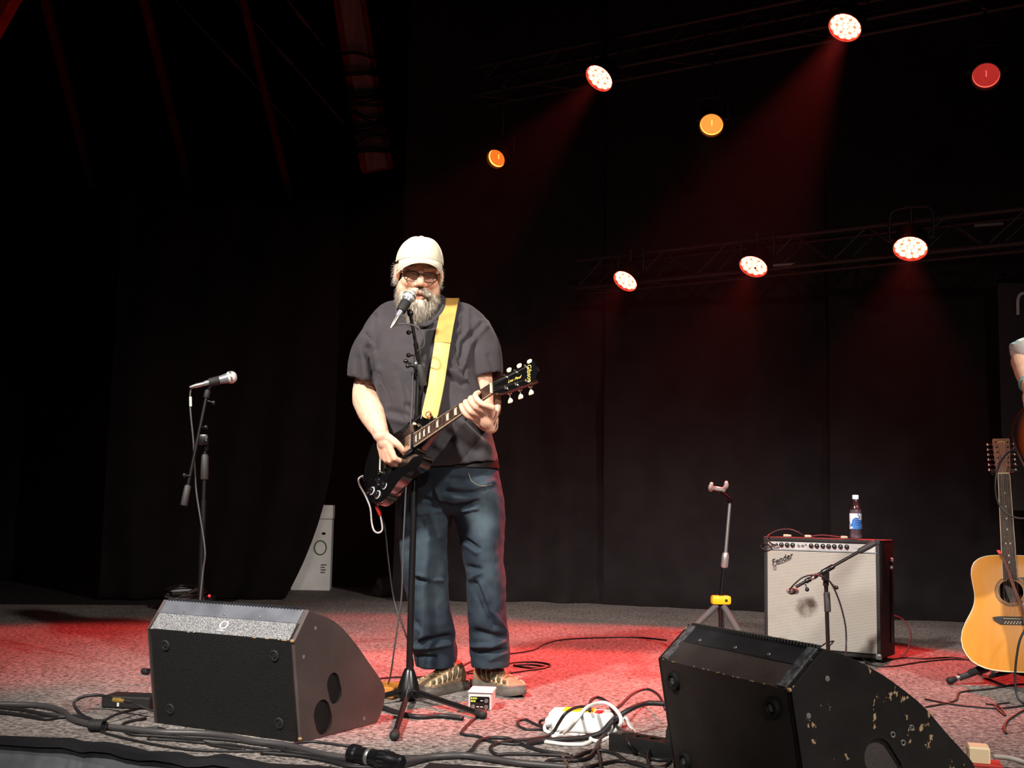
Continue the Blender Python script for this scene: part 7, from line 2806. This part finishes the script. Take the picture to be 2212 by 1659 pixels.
cable('short patch cable lying along the amplifier top', [TP(0.40, 0.05, 0.008), TP(0.47, 0.055, 0.016), TP(0.56, 0.055, 0.014), TP(0.655, 0.05, 0.008)], 0.0036, mat('red_lit_cable', '5a2224'))  # red lamp light painted in as the patch cable's colour
# cables at the right
cable('thin black cable across the carpet right of the battered monitor', [(1998, 1510), (2050, 1520), (2100, 1526), (2160, 1530), (2230, 1522)], 0.0040)
cable('thin black cable bending under the twelve-string guitar', [(2000, 1527), (2040, 1520), (2066, 1512), (2070, 1500), (2080, 1494), (2140, 1488), (2200, 1478), (2240, 1480)], 0.0040)
cable('thin black cable zigzag right of the battered monitor', [(2130, 1520), (2158, 1526), (2172, 1546), (2150, 1524), (2180, 1518)], 0.0036)
cable('black cable hanging down at the right picture edge', [(2232, 1335, 4.72), (2206, 1375, 4.72), (2196, 1420, 4.72), (2193, 1470, 4.72), (2200, 1510, 4.70), (2222, 1526), (2200, 1541), (2178, 1556), (2170, 1572), (2174, 1584)], 0.0048)
cable('black cable looping round the neck of the twelve-string guitar', [(2230, 985, 4.75), (2205, 968, 4.78), (2180, 976, 4.80), (2158, 1004, 4.82), (2150, 1045, 4.82), (2156, 1085, 4.82), (2178, 1112, 4.80), (2210, 1120, 4.78), (2240, 1112, 4.75)], 0.0042)
# little box and plug behind the battered monitor
sb = thing('adapter_box', 'small cream adapter box with a red edge behind the battered monitor', 'adapter', G(2118, 1652))
c0 = G(2122, 1655)
MB().box(c0 + V((0, 0.03, 0.030)), (0.062, 0.08, 0.050), Matrix.Rotation(-0.3, 4, 'Z'), bev=0.005).build('case', mat('cream_case', 'cdbb98', 0.5), sb, 30)
MB().box(c0 + V((0.01, 0.02, 0.004)), (0.10, 0.10, 0.008), Matrix.Rotation(-0.3, 4, 'Z'), bev=0.002).build('red_base', mat('red_plate', '9c241e', 0.5), sb, 30)
cable('grey cable leaving the small cream adapter box', [c0 + V((0.03, -0.01, 0.03)), c0 + V((0.07, -0.03, 0.03)), c0 + V((0.11, -0.06, 0.02)), c0 + V((0.15, -0.14, 0.006))], 0.0075, mat('grey_cable_r', '9a948c', 0.5))

# ================================================================== lighting rig
M_truss = mat('black_painted_truss', '1a1817', 0.5)
M_house = mat('black_lamp_housing', '121213', 0.5)


def truss(label, P0, P1, z0, w_, h_):
    t = thing('lighting_truss', label, 'truss', V((P0[0], P0[1], z0)), 'lighting trusses')
    a, c = V((*P0, 0)), V((*P1, 0))
    d = (c - a).normalized()
    s_ = V((-d.y, d.x, 0))
    L_ = (c - a).length
    cor = [(-1, 0), (1, 0), (-1, 1), (1, 1)]
    for sx_, sz_ in cor:
        p = a + s_ * sx_ * w_ / 2 + V((0, 0, z0 + sz_ * h_))
        MB().cyl(p, p + d * L_, 0.020, n=12).build('chord', M_truss, t, 40)
    n = int(L_ / 0.5)
    for k in range(n):
        p, q = a + d * (L_ * k / n), a + d * (L_ * (k + 0.5) / n)
        r_ = a + d * (L_ * (k + 1) / n)
        for sx_ in (-1, 1):
            o_ = s_ * sx_ * w_ / 2
            MB().cyl(p + o_ + V((0, 0, z0)), q + o_ + V((0, 0, z0 + h_)), 0.009, n=8).build('brace', M_truss, t, 40)
            MB().cyl(q + o_ + V((0, 0, z0 + h_)), r_ + o_ + V((0, 0, z0)), 0.009, n=8).build('brace', M_truss, t, 40)
        MB().cyl(p - s_ * w_ / 2 + V((0, 0, z0)), q + s_ * w_ / 2 + V((0, 0, z0)), 0.009, n=8).build('brace', M_truss, t, 40)
    # steel wires up to the roof
    for f in (0.12, 0.6):
        p = a + d * L_ * f + V((0, 0, z0 + h_))
        MB().cyl(p, V((p.x, p.y, 6.75)), 0.005, n=6).build('hanging_wire', M_truss, t, 40)
    return t, a, d, s_


tB, aB, dB, sB = truss('lower lighting truss along the back curtain carrying three red lamps', (0.55, 9.03), (5.2, 6.0), 2.48, 0.22, 0.22)
tF, aF, dF, sF = truss('upper lighting truss near the ceiling carrying red and amber lamps', (-0.3, 8.75), (5.4, 5.4), 3.92, 0.24, 0.22)
for px_, py_ in ((1697, 574), (2134, 488)):
    b = MB()
    q = W(px_, py_, 8.0 if px_ < 2000 else 7.3)
    b.cyl(q - V((0.09, 0, 0)) * 1.0, q + V((0.085, -0.03, 0.01)), 0.013, n=12)
    b.build('pipe_stub', mat('pale_pipe', '5a5655', 0.4, metal=0.3), tB, 40)


def emis(name, col, s):
    return mat(name, '2a0a08', 0.4, emit=col, estr=s)


M_led = emis('red_led_lens', (1.0, 0.060, 0.032), 30.0)
M_led_gap = mat('red_lit_reflector', 'c03020', 0.35, emit=(1.0, 0.05, 0.025), estr=7.0)
M_amber = emis('amber_lamp_lens', (1.0, 0.20, 0.030), 1.9)
M_amber2 = emis('amber_lamp_lens_dim', (1.0, 0.14, 0.014), 1.35)
M_amber_rim = emis('amber_lamp_rim', (1.0, 0.26, 0.04), 4.0)
M_dimred = emis('dim_red_lens', (1.0, 0.055, 0.045), 0.42)


def lamp_body(t, loc, d, rad, depth, truss_pt, m_in):
    x, y, z = frame_of(d)
    MB().lathe(loc - d * depth, d, [(rad * 0.45, 0), (rad * 0.72, 0.02), (rad * 0.95, depth * 0.4), (rad * 1.0, depth * 0.95), (rad * 1.10, depth * 0.97), (rad * 1.10, depth + 0.022), (rad * 1.0, depth + 0.022), (rad * 0.97, depth - 0.006)], 32, True, False).build('housing', M_house, t, 40)
    # yoke
    side = V((d.y, -d.x, 0)).normalized() if abs(d.z) < 0.98 else V((1, 0, 0))
    c = loc - d * depth * 0.45
    R1 = rad * 1.28
    up = V((0, 0, 1))
    top = c + up * (rad * 1.9)
    MB().tube([c + side * R1, c + side * R1 + up * rad * 1.1, top + side * R1 * 0.75, top - side * R1 * 0.75, c - side * R1 + up * rad * 1.1, c - side * R1], 0.009, 8, 5).build('yoke', M_house, t, 50)
    for s_ in (-1, 1):
        MB().cyl(c + side * s_ * rad * 0.9, c + side * s_ * R1 * 1.1, 0.012, n=12).build('pivot_knob', M_house, t, 40)
    b = MB()
    b.cyl(top, V((top.x, top.y, truss_pt)), 0.010, n=10)
    b.box(V((top.x, top.y, truss_pt)), (0.05, 0.05, 0.06), bev=0.008)
    b.build('clamp', M_house, t, 40)


def led_par(label, px_, py_, Y, aim, rad, truss_z, power, ang):
    loc = W(px_, py_, Y)
    d = (V(aim) - loc).normalized()
    t = thing('stage_light', label, 'stage light', loc, 'red LED stage lights')
    lamp_body(t, loc, d, rad, 0.16, truss_z, None)
    x, y, z = frame_of(d)
    MB().lathe(loc - d * 0.004, d, [(rad * 0.99, 0), (rad * 0.99, 0.003)], 32).build('reflector_plate', M_led_gap, t, 0)
    cells = [(0, 0)] + [(0.40, k * 60) for k in range(6)] + [(0.77, k * 30 + 15) for k in range(12)]
    for rr, a in cells:
        a = math.radians(a)
        c = loc + (x * math.cos(a) + y * math.sin(a)) * rad * rr
        MB().lathe(c, d, [(rad * 0.185, -0.002), (rad * 0.185, 0.004), (rad * 0.12, 0.007), (0.001, 0.008)], 14).build('led_lens', M_led, t, 60)
    spot('red_beam', loc + d * 0.04, aim, power, (1.0, 0.060, 0.055), ang, 0.6, 0.05)
    return t


led_par('red LED lamp at the left end of the upper truss', 1297, 166, 8.0, (-2.1, 6.0, 0.0), 0.108, 3.95, 1900, 32)
led_par('red LED lamp highest in the picture on the upper truss', 1827, 56, 7.05, (0.10, 5.30, 0.2), 0.104, 3.95, 4600, 31)
led_par('red LED lamp leftmost on the lower truss', 1353, 604, 8.55, (-0.8, 7.0, 0.0), 0.096, 2.50, 550, 50)
led_par('red LED lamp in the middle of the lower truss', 1629, 572, 8.05, (0.5, 6.6, 0.0), 0.100, 2.50, 900, 50)
led_par('red LED lamp nearest the right end of the lower truss', 1967, 533, 7.2, (1.7, 5.7, 0.0), 0.104, 2.50, 850, 54)


def par_can(label, px_, py_, Y, aim, rad, truss_z, m_lens, m_rim, power, col):
    loc = W(px_, py_, Y)
    d = (V(aim) - loc).normalized()
    t = thing('par_can', label, 'stage light', loc, 'amber PAR lamps')
    lamp_body(t, loc, d, rad, 0.24, truss_z, None)
    MB().lathe(loc - d * 0.045, d, [(rad * 0.97, 0), (rad * 0.80, -0.012), (rad * 0.4, -0.022), (0.002, -0.025)], 30, False, True).build('lens', m_lens, t, 60)
    MB().lathe(loc - d * 0.036, d, [(rad * 0.985, 0), (rad * 0.985, 0.022), (rad * 0.955, 0.022), (rad * 0.955, 0)], 30, False, False).build('lit_rim', m_rim, t, 60)
    x, y, z = frame_of(d)
    MB().box(loc - d * 0.04, (0.006, 0.006, rad * 0.5), bev=0.001).build('filament', m_rim, t, 0)
    if power:
        spot('amber_beam', loc + d * 0.06, aim, power, col, 30, 0.6, 0.05)
    return t


par_can('amber lamp lowest left, dim orange, hanging from the upper truss', 1073, 342, 8.4, (-2.2, 4.2, 0.2), 0.072, 3.95, M_amber2, M_amber_rim, 40, (1, 0.3, 0.08))
par_can('bright amber lamp between the two red lamps of the upper truss', 1537, 269, 7.7, (0.2, 3.2, 0.0), 0.080, 3.95, M_amber, M_amber_rim, 60, (1, 0.35, 0.08))
par_can('dim red lamp at the far right below the upper truss', 2130, 163, 6.9, (0.9, 2.6, 0.0), 0.082, 3.95, M_dimred, emis('dim_red_rim', (1, 0.12, 0.08), 1.2), 0, None)

# thin stage haze hanging in the air around the lamps
hz = MB().box((1.2, 7.35, 2.75), (9.0, 3.9, 5.4)).build('stage_haze', None, None, 0)
tag(hz, 'thin stage haze hanging in the air around the red lamps', 'haze', kind='stuff')
hm = bpy.data.materials.new('stage_haze')
hm.use_nodes = True
hm.node_tree.nodes.clear()
_o = hm.node_tree.nodes.new('ShaderNodeOutputMaterial')
_v = hm.node_tree.nodes.new('ShaderNodeVolumeScatter')
_v.inputs['Density'].default_value = 0.0006
_v.inputs['Anisotropy'].default_value = 0.35
hm.node_tree.links.new(_v.outputs[0], _o.inputs['Volume'])
hz.data.materials.append(hm)
# the lamps' own spots carry their light; their glowing faces need no extra light sampling
for _m in (M_led, M_led_gap, M_amber, M_amber2, M_amber_rim, M_dimred):
    _m.cycles.emission_sampling = 'NONE'
